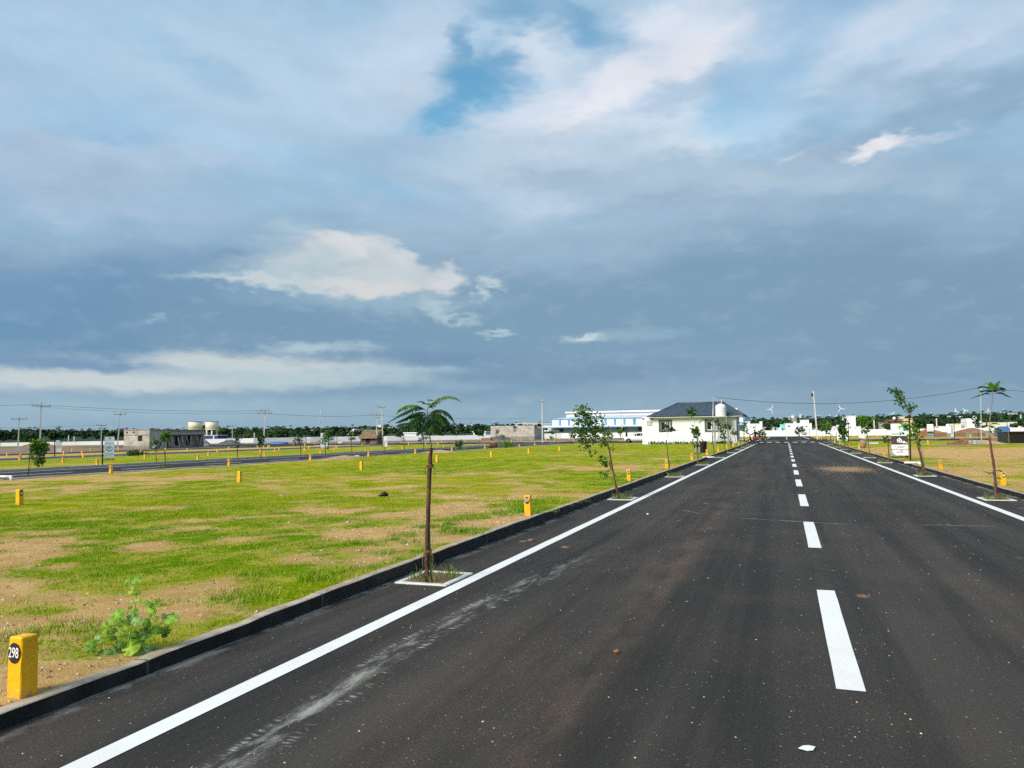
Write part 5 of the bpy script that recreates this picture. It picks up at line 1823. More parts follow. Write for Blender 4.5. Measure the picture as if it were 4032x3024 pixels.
PG = [pit_grass(s, 150) for s in (1, 2, 3)]
for side, Xc, ys in (('left', -3.72, [7.88, 18.4, 27.7, 37.5, 47.6, 57.9, 67.6, 77.2, 88.2]), ('right', 4.4, [19.9, 29.2, 40.3, 47.2, 56.0, 66.0, 75.6, 86.9])):
    for i, Yc in enumerate(ys):
        t = empty('tree_pit', (Xc, Yc, 0.001))
        tag(t, 'white concrete-edged square tree pit in the asphalt, %s from the camera on the %s side' % (ORD[i], side), 'tree pit', 'tree pits along the main road')
        for nm, me in (('rim', RIM_ME), ('soil', PSOIL_ME), ('grass', PG[i % 3])):
            o = bpy.data.objects.new(nm, me); COL.objects.link(o); o.parent = t
            if nm == 'grass':
                o['kind'] = 'stuff'
                if i > 0:
                    o.scale = (1, 1, 1.2)

# ================================================================== broad-leaved weed behind the left kerb
wd = empty('weed_plant', (-4.40, 4.30, 0.092), view_rz(-4.46, 4.36))
tag(wd, 'broad-leaved light green weed growing over the left kerb in the foreground', 'weed')
kw = sketch(-4.46, 4.36, 0.229, 800, 1420)
M_STEM = simple("weed_stem", (0.22, 0.30, 0.08), 0.7, 0.15)
stems = [[(760, 1400), (800, 1150), (860, 850), (890, 640), (900, 520), (870, 240)], [(720, 1400), (560, 1150), (440, 1000)], [(800, 1400), (1000, 1100), (1180, 830), (1230, 680)], [(850, 1400), (1050, 1150), (1280, 1050), (1480, 900)], [(700, 1400), (500, 1240), (220, 1180)],
         [(820, 1420), (980, 1340), (1100, 1370)], [(720, 1430), (520, 1420), (400, 1460)]]
for i, s_ in enumerate(stems):
    crooked([(kw(*p)[0], (-.04, .05, -.02, .06, -.05, -.10, -.1)[i] * q / (len(s_) - 1), max(kw(*p)[1], 0.0)) for q, p in enumerate(s_)], .005, .002, M_STEM, 'stem', wd, 900 + i, 5, .001)


def big_leaf(name, c, nrm, up, rad, tint, parent, seed):
    """round, lobed and cupped leaf blade with radiating folds"""
    r_ = np.random.RandomState(seed)
    c = np.array(c, dtype=float); nrm = np.array(nrm, dtype=float); nrm /= np.linalg.norm(nrm)
    up = np.array(up, dtype=float); up -= nrm * up.dot(nrm); up /= np.linalg.norm(up)
    sd = np.cross(up, nrm)
    K = 22
    V = [c]
    T = [tint * 1.25]
    for rr in (0.5, 1.0):
        for q in range(K):
            a = 2 * math.pi * q / K
            notch = 0.35 if abs(a - math.pi) < 0.25 else 1.0
            R = rad * rr * (0.95 + 0.06 * math.cos(5 * a) + 0.035 * r_.randn()) * (notch if rr > .6 else max(notch, .6))
            z = rad * (0.10 * rr * math.cos(5 * a) - 0.22 * rr * rr + 0.04 * r_.randn())
            V.append(c + (up * math.cos(a) + sd * math.sin(a)) * R + nrm * z)
            T.append(tint * (0.85 + 0.25 * r_.rand()))
    F3 = []
    for q in range(K):
        j = (q + 1) % K
        F3.append((0, 1 + q, 1 + j))
        F3.append((1 + q, 1 + K + q, 1 + K + j))
        F3.append((1 + q, 1 + K + j, 1 + j))
    return big_mesh(name, np.array(V), np.array(F3), 3, M_LEAF, {'tint': np.clip(np.array(T), 0, 1)}, parent, smooth=True)


LG = np.array([0.20, 0.38, 0.03]); LB = np.array([0.34, 0.50, 0.05]); LS = np.array([0.25, 0.40, 0.13]); LD = np.array([0.10, 0.21, 0.02])
leaves = [(170, 1240, 80, LG), (280, 1120, 55, LS), (440, 1000, 110, LB), (560, 900, 70, LB), (590, 790, 100, LG), (700, 960, 100, LB), (640, 1080, 60, LG), (840, 840, 90, LS), (870, 740, 60, LG), (800, 1230, 150, LB),
          (950, 1290, 90, LG), (1110, 1380, 130, LS), (560, 1420, 120, LS), (400, 1480, 90, LD), (1160, 800, 80, LB), (1240, 700, 60, LB), (1250, 1070, 75, LG), (1240, 1140, 80, LD), (1500, 880, 105, LG), (1400, 860, 60, LS),
          (1050, 1110, 110, LD), (1100, 1000, 70, LG), (930, 530, 50, LB), (865, 565, 42, LB), (900, 210, 85, LG), (770, 240, 60, LG), (800, 680, 34, LG), (800, 400, 40, LB), (640, 1290, 70, LD), (980, 1180, 70, LD),
          (1420, 1100, 70, LD), (860, 1100, 60, LG), (520, 1140, 60, LD), (1080, 640, 46, LG), (650, 440, 34, LS), (850, 330, 46, LB), (940, 430, 34, LG)]
rl = np.random.RandomState(5)
leaves = leaves + [(x + rl.randint(-90, 90), min(z + rl.randint(-70, 90), 1470), rad * rl.uniform(.6, .95), tn * rl.uniform(.6, 1.1)) for (x, z, rad, tn) in leaves if z > 600]
for i, (x, z, rad, tn) in enumerate(leaves):
    a, b = kw(x, z)
    big_leaf('leaf', (a, rl.uniform(-.09, .07), max(b, 0.012)), (rl.uniform(-.5, .5), -0.75 + rl.uniform(-.3, .4), 0.75 + rl.uniform(-.2, .3)), (rl.uniform(-1, 1), rl.uniform(-.4, .4), rl.uniform(-.6, .3)),
             rad * 0.229 * depth_of(-4.46, 4.36) / 3028 * 1.18, tn * (0.85 + 0.3 * rl.rand()), wd, 950 + i)

# ================================================================== the white house by the crossing
HY = 91.0


def hx(u):
    """x on the house front for a column of its sketch"""
    return at(2400 + u * 0.3165, 1750, HY).x


def hz(u, v):
    return at(2400 + u * 0.3165, 1500 + v * 0.3165, HY).z


house = empty('white_house', (0, 0, 0))
tag(house, 'white single-storey house with blue-grey hipped tile roof beside the main road', 'house')
xa, xb, xc = hx(410), hx(583), hx(1585)
ze = hz(1000, 440)
zan = hz(500, 452)


def wall_with_holes(m, x0, x1, z0, z1, y, t, holes):
    """front wall at y (outer face), thickness t, rectangular holes (xa, xb, za, zb)"""
    xs = sorted({x0, x1, *[h[0] for h in holes], *[h[1] for h in holes]})
    zs = sorted({z0, z1, *[h[2] for h in holes], *[h[3] for h in holes]})
    for i in range(len(xs) - 1):
        for j in range(len(zs) - 1):
            cx, cz = (xs[i] + xs[i + 1]) / 2, (zs[j] + zs[j + 1]) / 2
            if any(h[0] < cx < h[1] and h[2] < cz < h[3] for h in holes):
                continue
            m.box(xs[i], xs[i + 1], y, y + t, zs[j], zs[j + 1])


win = [(hx(640), hx(762), hz(700, 612), hz(700, 505)), (hx(1212), hx(1345), hz(1280, 612), hz(1280, 500))]
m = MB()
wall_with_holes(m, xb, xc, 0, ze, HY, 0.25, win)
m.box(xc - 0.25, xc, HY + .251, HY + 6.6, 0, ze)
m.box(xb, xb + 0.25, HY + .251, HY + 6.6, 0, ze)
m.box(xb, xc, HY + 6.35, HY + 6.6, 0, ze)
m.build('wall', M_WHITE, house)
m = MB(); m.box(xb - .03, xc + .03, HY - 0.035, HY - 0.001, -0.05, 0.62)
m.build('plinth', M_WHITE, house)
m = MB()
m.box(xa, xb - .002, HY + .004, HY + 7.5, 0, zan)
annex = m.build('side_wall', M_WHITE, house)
m = MB()
for u0, u1 in ((415, 440), (512, 552)):
    m.box(hx(u0), hx(u1), HY - .006, HY + .003, hz(500, 480), hz(500, 463))
m.build('vent_slot', M_DARK, annex)
lv = MB(); lv.box(hx(477), hx(537), HY - .02, HY + .003, hz(500, 555), hz(500, 497))
lat = lv.build('lattice_frame', M_FRAMEG, annex)
for i in range(3):
    for j in range(3):
        q = MB(); u0 = 483 + i * 17.5; v0 = 503 + j * 17
        q.box(hx(u0), hx(u0 + 13), HY - .03, HY - .021, hz(500, v0 + 12), hz(500, v0))
        q.build('lattice_block', M_UPVC, lat)
for wi, (x0, x1, z0, z1) in enumerate(win):
    w_ = empty('window', (0, 0, 0)); w_.parent = house
    f = 0.20
    m = MB()
    for a in ((x0 - f, x1 + f, z0 - f, z0 - .001), (x0 - f, x1 + f, z1 + .001, z1 + f), (x0 - f, x0 - .001, z0, z1), (x1 + .001, x1 + f, z0, z1)):
        m.box(a[0], a[1], HY - .05, HY - .001, a[2], a[3])
    m.build('surround', M_FRAMEG, w_)
    m = MB()
    xm = x0 + (x1 - x0) * 0.48
    for a in ((x0, x1, z0, z0 + .07), (x0, x1, z1 - .07, z1), (x0, x0 + .07, z0 + .071, z1 - .071), (x1 - .07, x1, z0 + .071, z1 - .071), (xm - .05, xm + .05, z0 + .071, z1 - .071), (x1 - .40, x1 - .34, z0 + .071, z1 - .071)):
        m.box(a[0], a[1], HY + .05, HY + .11, a[2], a[3])
    m.build('frame', M_UPVC, w_)
    m = MB(); m.box(x0 + .02, x1 - .02, HY + .14, HY + .15, z0 + .02, z1 - .02)
    m.build('pane', M_GLASS, w_)
    m = MB()
    for q in range(4):
        m.box(x1 - .32, x1 - .09, HY + .115, HY + .13, z0 + .12 + q * .25, z0 + .27 + q * .25)
    m.build('louvre_pane', M_CONCD, w_)

# hipped roof of overlapping tiles
ov = 0.75
ex0, ex1, ey0, ey1 = hx(490), hx(1640) + .35, HY - ov, HY + 6.6 + ov
zed, zrd = ze - 0.02, ze + 1.62
ry = (ey0 + ey1) / 2
rx0, rx1 = hx(820), hx(1400)
roof = empty('roof', (0, 0, 0)); roof.parent = house


def tile_slope(name, A, B, C, D, parent, rows, wave=0.30):
    """tiled slope: eave A->B, ridge D->C (may be a point); courses step up the slope, rolls across it"""
    A, B, C, D = map(Vector, (A, B, C, D))
    nrm = (B - A).cross(D - A).normalized()
    if nrm.z < 0:
        nrm = -nrm
    nc = max(8, int((B - A).length / wave) * 4)
    vs, fs = [], []
    for r_i in range(rows):
        for e in (0, 1):
            t = (r_i + e) / rows
            L, R = A.lerp(D, t), B.lerp(C, t)
            lift = 0.045 if e == 0 else 0.0
            for c in range(nc + 1):
                f = c / nc
                p = L.lerp(R, f)
                ph = (p - A).dot((B - A).normalized()) / wave * 2 * math.pi
                vs.append(p + nrm * (lift + 0.022 * (1 + math.sin(ph))))
    W = nc + 1
    for r_i in range(rows):
        a = r_i * 2 * W
        for c in range(nc):
            fs.append((a + c, a + c + 1, a + W + c + 1, a + W + c))
        if r_i < rows - 1:
            for c in range(nc):
                fs.append((a + W + c, a + W + c + 1, a + 2 * W + c + 1, a + 2 * W + c))
    mm = MB(); mm.add(vs, fs, False)
    o = mm.build(name, M_TILE, parent)
    o['kind'] = 'stuff'
    return o


tile_slope('roof_tiles', (ex0, ey0, zed), (ex1, ey0, zed), (rx1, ry, zrd), (rx0, ry, zrd), roof, 13)
tile_slope('roof_tiles', (ex1, ey1, zed), (ex0, ey1, zed), (rx0, ry, zrd), (rx1, ry, zrd), roof, 13)
tile_slope('roof_tiles', (ex1, ey0, zed), (ex1, ey1, zed), (rx1, ry, zrd), (rx1, ry, zrd), roof, 13)
tile_slope('roof_tiles', (ex0, ey1, zed), (ex0, ey0, zed), (rx0, ry, zrd), (rx0, ry, zrd), roof, 13)
m = MB(); m.tube([(rx0 - .1, ry, zrd + .05), (rx1 + .1, ry, zrd + .05)], .10, 8)
m.build('ridge_cap', M_TILE, roof)
for (cx, cy, rx_) in ((ex0, ey0, rx0), (ex1, ey0, rx1), (ex0, ey1, rx0), (ex1, ey1, rx1)):
    m = MB(); m.tube([(cx, cy, zed + .05), (rx_, ry, zrd + .05)], .085, 8)
    m.build('hip_cap', M_TILE, roof)
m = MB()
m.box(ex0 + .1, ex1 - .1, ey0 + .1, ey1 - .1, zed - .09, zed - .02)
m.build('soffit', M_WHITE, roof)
# porch side facing the road
m = MB(); m.box(xc + .002, xc + .06, HY + 1.2, HY + 2.2, 0.1, 2.2)
m.build('door', M_BROWNP, house)
m = MB(); m.box(xc + .002, xc + .9, HY + .6, HY + 2.8, -.05, 0.28)
m.build('step', M_CONC, house)
m = MB(); m.box(xc + .004, xc + .35, HY + .9, HY + 2.5, 2.45, 2.55)
m.build('door_hood', M_CONCD, house)
m = MB()
rk2 = rng(4)
P = np.array([[rk2.uniform(xa + .8, xc - .5), HY - rk2.uniform(.1, .5), rk2.uniform(.1, .32)] for _ in range(420)])
T = tints(420, 'mid', np.random.RandomState(2))
o = leaf_mesh('weeds', P, np.random.RandomState(1).normal(0, 1, (420, 3)) + np.array([[0, 0, .6]]), np.full(420, .22), np.full(420, .12), T, None, 5)
tag(o, 'strip of green weeds at the foot of the white house wall', 'weeds', kind='stuff')

# ---- plastic water tank on its steel stand
tx, ty = (hx(1335) + hx(1480)) / 2, HY - 1.3
ts = empty('tank_stand', (tx, ty, 0.1))
tag(ts, 'white-painted steel angle stand carrying the plastic water tank before the house', 'tank stand')
zt = hz(1400, 452) - 0.1
s_, t_ = .78, .62
legs = []
for sx in (-1, 1):
    for sy in (-1, 1):
        m = MB(); m.bar((sx * s_, sy * s_, -.02), (sx * t_, sy * t_, zt), .07)
        m.build('leg', M_STEEL, ts)
for zz1 in (0.9, 2.0):
    q = s_ + (t_ - s_) * zz1 / zt
    for a, b in (((-q, -q), (q, -q)), ((q, -q), (q, q)), ((q, q), (-q, q)), ((-q, q), (-q, -q))):
        m = MB(); m.bar((*a, zz1), (*b, zz1), .045); m.build('crossbar', M_STEEL, ts)
for sy in (-1, 1):
    m = MB(); m.bar((-s_, sy * s_, .1), (t_ * 1.05, sy * t_ * 1.05, 2.0), .04); m.build('brace', M_STEEL, ts)
    m = MB(); m.bar((s_, sy * s_, .1), (-t_ * 1.05, sy * t_ * 1.05, 2.0), .04); m.build('brace', M_STEEL, ts)
m = MB(); m.box(-.75, .75, -.75, .75, zt, zt + .06)
m.build('deck', M_STEEL, ts)
wt = empty('water_tank', (tx, ty, 0.1 + zt + .06))
tag(wt, 'ribbed white plastic water tank high on the steel stand', 'water tank')
pr = [(.56, 0)]
for q in range(5):
    z0 = .03 + q * .22
    pr += [(.60, z0), (.60, z0 + .15), (.575, z0 + .17), (.575, z0 + .20)]
pr += [(.58, 1.14), (.52, 1.27), (.36, 1.36), (.30, 1.38)]
m = MB(); m.lathe(pr, 24); m.build('body', M_PLAST, wt)
m = MB(); m.lathe([(.22, 1.37), (.22, 1.44), (.12, 1.47)], 16); m.build('lid', M_PLAST, wt)
m = MB(); m.tube([(.1, 0, 1.4), (.1, 0, 1.78)], .04, 8); m.lathe([(.07, 1.74), (.07, 1.82)], 10, (.1, 0, 0)); m.build('vent_pipe', M_PIPE, wt)
hp = empty('cable_mast', (hx(1362) - .35, ty - .2, 0.1))
tag(hp, 'thin grey steel mast rising left of the water tank with a cable', 'mast')
ztop = hz(1362, 200) - .1
m = MB(); m.tube([(-.25, 0, 0), (0.0, 0, ztop)], [.06, .035], 8); m.build('tube', M_STEEL, hp)
m = MB(); m.bar((.02, 0, ztop - .05), (.55, 0, ztop - .65), .03); m.build('stay', M_STEEL, hp)

# ================================================================== unfinished grey house
gh = empty('unfinished_house', (0, 0, 0))
tag(gh, 'unfinished grey concrete house with props under its porch slab, at the left', 'house')
gx0, gx1, gy0, gy1, gz = -92.4, -87.3, 88.3, 99.5, 2.72
kx = lambda u: at(460 + u * 0.2351, 1760, gy0).x
kz = lambda v: at(560, 1540 + v * 0.2351, gy0).z
m = MB()
holes = [(kx(350), kx(425), kz(838), kz(745)), (kx(152), kx(180), kz(706), kz(675)), (kx(262), kx(290), kz(704), kz(673))]
gx1 = kx(545); gx0 = kx(116)
wall_with_holes(m, gx0, gx1, 0, gz, gy0, .22, holes)
m.box(gx0, gx0 + .22, gy0 + .221, gy1, 0, gz)
m.box(gx0, gx1, gy1 - .22, gy1, 0, gz)
# porch side (towards the road): recessed wall with openings
ys = [gy0 + .221, gy0 + 3.2]
m.box(gx1 - .22, gx1, gy0 + .221, gy0 + 3.4, 0, gz)
m.box(gx1 - 1.5, gx1 - 1.3, gy0 + 3.4, gy1 - .221, 0, 2.1)
m.build('wall', M_CONC, gh)
m = MB(); m.box(gx1 - 1.5, gx1 + .35, gy0 + 3.0, gy1 + .1, 2.05, 2.32)
m.build('porch_slab', M_CONC, gh)
m = MB(); m.box(gx1 - .2, gx1 + .02, gy0 + 3.4, gy1 - .23, 2.33, gz)
m.build('parapet', M_CONCD, gh)
m = MB(); m.box(gx0 - .08, gx1 + .08, gy0 - .08, gy1 + .08, gz, gz + .09)
m.build('roof_slab', simple("laterite_slab_edge", (0.42, 0.24, 0.13), 0.9, 0.25, 1.0), gh)
m = MB(); m.box(gx0 - .05, gx1 + .05, gy0 - .06, gy0 - .001, 0, .42)
m.build('plinth', M_CONCD, gh)
m = MB(); m.box(gx0 - .01, gx1 + .01, gy0 - .03, gy0 - .001, 1.97, 2.08)
m.build('lintel_band', M_CONCD, gh)
for i, h in enumerate(holes):
    m = MB(); m.box(h[0] - .001, h[1] + .001, gy0 + .15, gy0 + .17, h[2], h[3]); m.build('window_opening', M_DARK, gh)
for q in range(3):
    y0 = gy0 + 4.1 + q * 2.3
    m = MB(); m.box(gx1 - 1.299, gx1 - 1.28, y0, y0 + .9, .35 if q else .05, 1.85); m.build('door_opening', M_DARK, gh)
rp = rng(8)
for q in range(8):
    y0 = gy0 + 3.3 + q * 1.02
    m = MB(); m.tube([(gx1 + .25 + rp.uniform(-.3, .5), y0 + rp.uniform(-.4, .6), 0), (gx1 + .05, y0 + rp.uniform(-.2, .2), 2.06)], .07, 7)
    m.build('prop', M_PROP, gh)
m = MB(); m.box(gx0, gx1, gy0 + .3, gy1 - .3, -.02, .03)
m.build('floor', M_CONCD, gh)

# ---- low grey block under construction
lb = empty('concrete_block_building', (0, 0, 0))
tag(lb, 'low roofless grey concrete building in the middle distance left of the factory', 'building')
LY = 176.0
lx = lambda u: at(1880 + u * 0.2351, 1730, LY).x
lz = lambda v: at(2020, 1540 + v * 0.2351, LY).z
m = MB()
wall_with_holes(m, lx(222), lx(955), 0, lz(612), LY, .25, [(lx(605), lx(660), lz(685), lz(615) + .5), (lx(315), lx(350), lz(695), lz(640))])
m.box(lx(222), lx(222) + .25, LY + .251, LY + 8, 0, lz(612))
m.box(lx(955) - .25, lx(955), LY + .251, LY + 8, 0, lz(612))
m.box(lx(222), lx(955), LY + 7.75, LY + 8, 0, lz(616))
m.build('wall', M_CONC, lb)
m = MB(); m.box(lx(222) - .06, lx(955) + .06, LY - .07, LY - .001, 0, lz(762)); m.build('plinth', M_CONCD, lb)
for u in (225, 352, 505, 880, 925):
    m = MB(); m.box(lx(u), lx(u) + .28, LY - .04, LY - .001, lz(762), lz(608)); m.build('column', M_CONC, lb)
m = MB(); m.box(lx(605), lx(660), LY + .1, LY + .12, lz(685), lz(618)); m.build('window_opening', M_CONCD, lb)

# ================================================================== boundary wall
pts = [(-330, 60, 0.55), (-230, 105, 0.75), (-178, 134, 0.80), (-163, 142, 0.86), (-125, 160, 1.16), (-112, 176, 1.26), (-98, 189, 1.30), (-84, 198, 1.18), (-70, 207, 1.34), (-60, 212, 1.44), (-32, 213, 1.42), (-3.5, 211.5, 1.50), (0.6, 211, 1.5), (14, 206, 1.53), (30, 203, 1.5), (60, 200, 1.45), (120, 196, 1.4)]
bw = empty('boundary_wall', (0, 0, 0))
tag(bw, 'long whitewashed boundary wall running across the whole background', 'wall')
for i in range(len(pts) - 1):
    (x0, y0, h0), (x1, y1, h1) = pts[i], pts[i + 1]
    d = Vector((x1 - x0, y1 - y0, 0)); n_ = Vector((-d.y, d.x, 0)).normalized() * .12
    k_ = max(1, int(d.length / 14))
    for j in range(k_):
        a, b = j / k_, (j + 1) / k_
        p, q = Vector((x0, y0, 0)) + d * a, Vector((x0, y0, 0)) + d * (b - 0.002)
        za, zb = h0 + (h1 - h0) * a, h0 + (h1 - h0) * b
        st_ = rng(i * 31 + j).uniform(-.03, .03)
        m = MB()
        m.add([p + n_ + Vector((0, 0, -.3)), q + n_ + Vector((0, 0, -.3)), q - n_ + Vector((0, 0, -.3)), p - n_ + Vector((0, 0, -.3)),
               p + n_ + Vector((0, 0, za + st_)), q + n_ + Vector((0, 0, zb + st_)), q - n_ + Vector((0, 0, zb + st_)), p - n_ + Vector((0, 0, za + st_))],
              [(0, 1, 2, 3), (7, 6, 5, 4), (0, 4, 5, 1), (1, 5, 6, 2), (2, 6, 7, 3), (3, 7, 4, 0)])
        m.build('wall_panel', M_BOUND, bw)

# ================================================================== twin overhead tanks
def px(c, x, y):
    a, b, s = {'A': (0, 1540, .2351), 'B': (460, 1540, .2351), 'C': (940, 1540, .2351), 'D': (1420, 1540, .2351), 'E': (1880, 1540, .2351), 'F': (2900, 1500, .1808), 'G': (3280, 1500, .1808), 'H': (3632, 1480, .1808), 'P': (2400, 1500, .3165), 'R': (3400, 1450, .3918)}[c]
    return a + x * s, b + y * s


def atc(c, x, y, Y):
    return at(*px(c, x, y), Y)


TY = 172.0
for i, (u0, u1, nm) in enumerate(((1197, 1432, 'left'), (1482, 1705, 'right'))):
    pL, pR = atc('B', u0, 640, TY), atc('B', u1, 640, TY)
    r_ = (pR.x - pL.x) / 2 * math.cos(math.atan2(abs(pL.x), TY)) * 1.02
    cx = (pL.x + pR.x) / 2
    zb, zt2 = pL.z, atc('B', u0, 512, TY).z
    t = empty('overhead_tank', (cx, TY, 0))
    tag(t, 'cream concrete drum water tank on columns, %s one of the pair' % nm, 'water tower', 'twin overhead tanks')
    m = MB(); m.lathe([(r_, zb), (r_, zt2 - .12)], 32); m.build('drum', M_CREAM, t)
    m = MB(); m.lathe([(r_ + .05, zt2 - .12), (r_ + .05, zt2)], 32); m.build('roof_rim', M_CONCD, t)
    m = MB(); m.lathe([(r_ + .08, zb - .18), (r_ + .08, zb - .001)], 32); m.build('ring_beam', M_CREAM, t)
    for k_ in range(6):
        a = k_ * math.pi / 3 + .2
        m = MB(); m.box(r_ * .85 * math.cos(a) - .16, r_ * .85 * math.cos(a) + .16, r_ * .85 * math.sin(a) - .16, r_ * .85 * math.sin(a) + .16, -.05, zb - .18); m.build('column', M_CREAM, t)
    if i:
        m = MB(); m.tube([(-r_ - .12, -.3, 0), (-r_ - .12, -.3, zt2 + .25), (-r_ + .3, -.3, zt2 + .3)], .06, 6); m.build('pipe', M_STEEL, t)
p0, p1 = atc('B', 1322, 740, TY - 6), atc('B', 1690, 740, TY - 6)
bh = empty('pump_house', (0, 0, 0))
tag(bh, 'low dark blue pump house below the twin cream tanks', 'building')
m = MB(); m.box(p0.x, p1.x, TY - 6, TY - 2.5, 0, p0.z - .12); m.build('wall', M_NAVY, bh)
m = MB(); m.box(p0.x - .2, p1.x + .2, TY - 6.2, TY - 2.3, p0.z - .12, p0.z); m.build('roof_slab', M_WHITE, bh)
for f in (.08, .8):
    xx_ = p0.x + (p1.x - p0.x) * f
    m = MB(); m.box(xx_, xx_ + .3, TY - 6.05, TY - 6.001, 0, p0.z - .13); m.build('pilaster', M_WHITE, bh)

# ================================================================== thatched hut
HYt = 124.0
hl, hr = atc('C', 2022, 885, HYt), atc('D', 268, 880, HYt)
zr, ze_ = atc('D', 80, 650, HYt).z, atc('D', 80, 770, HYt).z
cx, hw = (hl.x + hr.x) / 2, (hr.x - hl.x) / 2
hut = empty('thatched_hut', (cx, HYt, 0))
tag(hut, 'brown thatched hut with shaggy palm-leaf roof in the middle distance', 'hut')
m = MB(); m.box(-hw * .88, hw * .88, .3, 3.2, -.05, ze_ + .1); m.build('wall', M_WOOD, hut)
m = MB(); m.box(-hw * .35, hw * .1, .28, .299, 0, ze_ * .8); m.build('doorway', M_DARK, hut)
m = MB()
r_ = rng(55)
for side in (-1, 1):
    for q in range(9):
        t0, t1 = q / 9, (q + 1.6) / 9
        for c in range(14):
            x0 = -hw * 1.05 + c * hw * 2.1 / 14 + r_.uniform(-.04, .04)
            x1 = x0 + hw * 2.1 / 14 + r_.uniform(.02, .1)
            yE, yR = (-.25, 1.75) if side < 0 else (3.75, 1.75)
            za, zb2 = zr + (ze_ - .25 - zr) * t0, zr + (ze_ - .25 - zr) * min(t1, 1.05)
            y0, y1 = yR + (yE - yR) * t0, yR + (yE - yR) * min(t1, 1.05)
            j = lambda: r_.uniform(-.05, .06)
            m.add([(x0, y0, za + j()), (x1, y0, za + j()), (x1 + j(), y1, zb2 + .06 + j()), (x0 + j(), y1, zb2 + .06 + j())], [(0, 1, 2, 3)])
m.build('thatch', M_THATCH, hut)
m = MB()
m.add([(-hw, 0, ze_ - .2), (-hw, 3.5, ze_ - .2), (-hw * .95, 1.75, zr), (hw, 0, ze_ - .2), (hw, 3.5, ze_ - .2), (hw * .95, 1.75, zr)], [(0, 2, 1), (3, 4, 5)])
m.build('gable', M_THATCH, hut)
for sx in (-1, 1):
    m = MB(); m.tube([(sx * hw * .9, .1, -.05), (sx * hw * .9, .1, ze_)], .06, 6); m.build('post', M_WOOD, hut)

# ================================================================== factory
FY = 320.0
fac = empty('factory_shed', (0, 0, 0))
tag(fac, 'large white factory shed with blue columns behind the white house', 'factory')
x0, x1 = atc('E', 1230, 500, FY).x, atc('P', 1672, 500, FY).x
zE = atc('E', 1300, 470, FY).z
zL = atc('E', 1300, 582, FY).z
zC = atc('E', 1300, 615, FY).z
M_CLAD = NT("ribbed_cladding")
_w = M_CLAD.n('ShaderNodeTexWave', wave_type='BANDS', bands_direction='X'); _w.inputs['Scale'].default_value = 1.6; _w.inputs['Distortion'].default_value = 0
M_CLAD.l(M_CLAD.co(), _w.inputs['Vector'])
M_CLAD.color((0.74, 0.75, 0.77)); M_CLAD.rough(0.5); M_CLAD.bump(_w.outputs['Fac'], 0.5, 0.05); M_CLAD = M_CLAD.m
m = MB(); m.box(x0, x1, FY, FY + 60, zC, zE); m.build('cladding', M_CLAD, fac)
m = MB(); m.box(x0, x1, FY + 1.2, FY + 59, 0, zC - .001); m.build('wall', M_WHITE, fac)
zr1, zr2 = atc('E', 1400, 415, FY + 8).z, atc('E', 1600, 382, FY + 30).z
xr0 = atc('E', 1345, 415, FY + 8).x
m = MB()
m.add([(x0 - .3, FY - .3, zE + .02), (x1 + .3, FY - .3, zE + .02), (x1 - 8, FY + 14, zr1), (x0 + 10, FY + 14, zr1), (x0 + 10, FY + 50, zr1), (x1 - 8, FY + 50, zr1), (x1 + .3, FY + 60, zE + .02), (x0 - .3, FY + 60, zE + .02)],
      [(0, 1, 2, 3), (3, 2, 5, 4), (4, 5, 6, 7), (0, 3, 4, 7), (1, 6, 5, 2)])
m.build('roof', simple("light_blue_roof_sheet", (0.56, 0.62, 0.68), 0.5, 0.05, .3), fac)
xv = atc('E', 1490, 400, FY + 25).x
m = MB(); m.box(xv, x1 - 4, FY + 25, FY + 32, zr1 - 1, zr2 + .2); m.build('ridge_vent', M_CLAD, fac)
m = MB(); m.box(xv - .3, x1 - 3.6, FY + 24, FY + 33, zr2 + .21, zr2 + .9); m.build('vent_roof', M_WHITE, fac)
nb = 21
for q in range(nb):
    xx_ = x0 + (x1 - x0) * q / (nb - 1)
    m = MB(); m.box(xx_ - .38, xx_ + .38, FY - .25, FY - .02, zC, zE + .1); m.build('blue_column', M_BLUE, fac)
m = MB(); m.box(x0 - .1, x1 + .1, FY - .22, FY - .015, zE - .25, zE + .1); m.build('gutter', M_BLUE, fac)
m = MB(); m.box(atc('E', 1110, 590, FY).x, x1 + .1, FY - 3.0, FY - .26, zC + .15, zL - .05); m.build('canopy', M_CLAD, fac)
m = MB(); m.box(atc('E', 1110, 590, FY).x, x1 + .1, FY - 3.05, FY - 3.001, zC - .1, zC + .25); m.build('canopy_edge', M_BLUE, fac)
for q in range(9):
    xx_ = x0 + (x1 - x0) * (q + .4) / 9
    m = MB(); m.box(xx_ - 1.6, xx_ + 1.6, FY + 1.1, FY + 1.19, 2.0, 4.2)
    w_ = m.build('window', M_GLASS, fac)
    m = MB(); m.box(xx_ - .1, xx_ + .1, FY + 1.03, FY + 1.09, 2.0, 4.2); m.box(xx_ - 1.7, xx_ + 1.7, FY + 1.03, FY + 1.09, 4.2, 4.4); m.build('frame', M_UPVC, w_)
for u in (1528,):
    pa, pb = at(2400 + 290 * .3165, 1500 + 545 * .3165, FY), at(2400 + 325 * .3165, 1500 + 465 * .3165, FY)
    m = MB(); m.box(pa.x, pb.x, FY - .05, FY - .005, pa.z, pb.z); m.build('louvre', M_CONCD, fac)
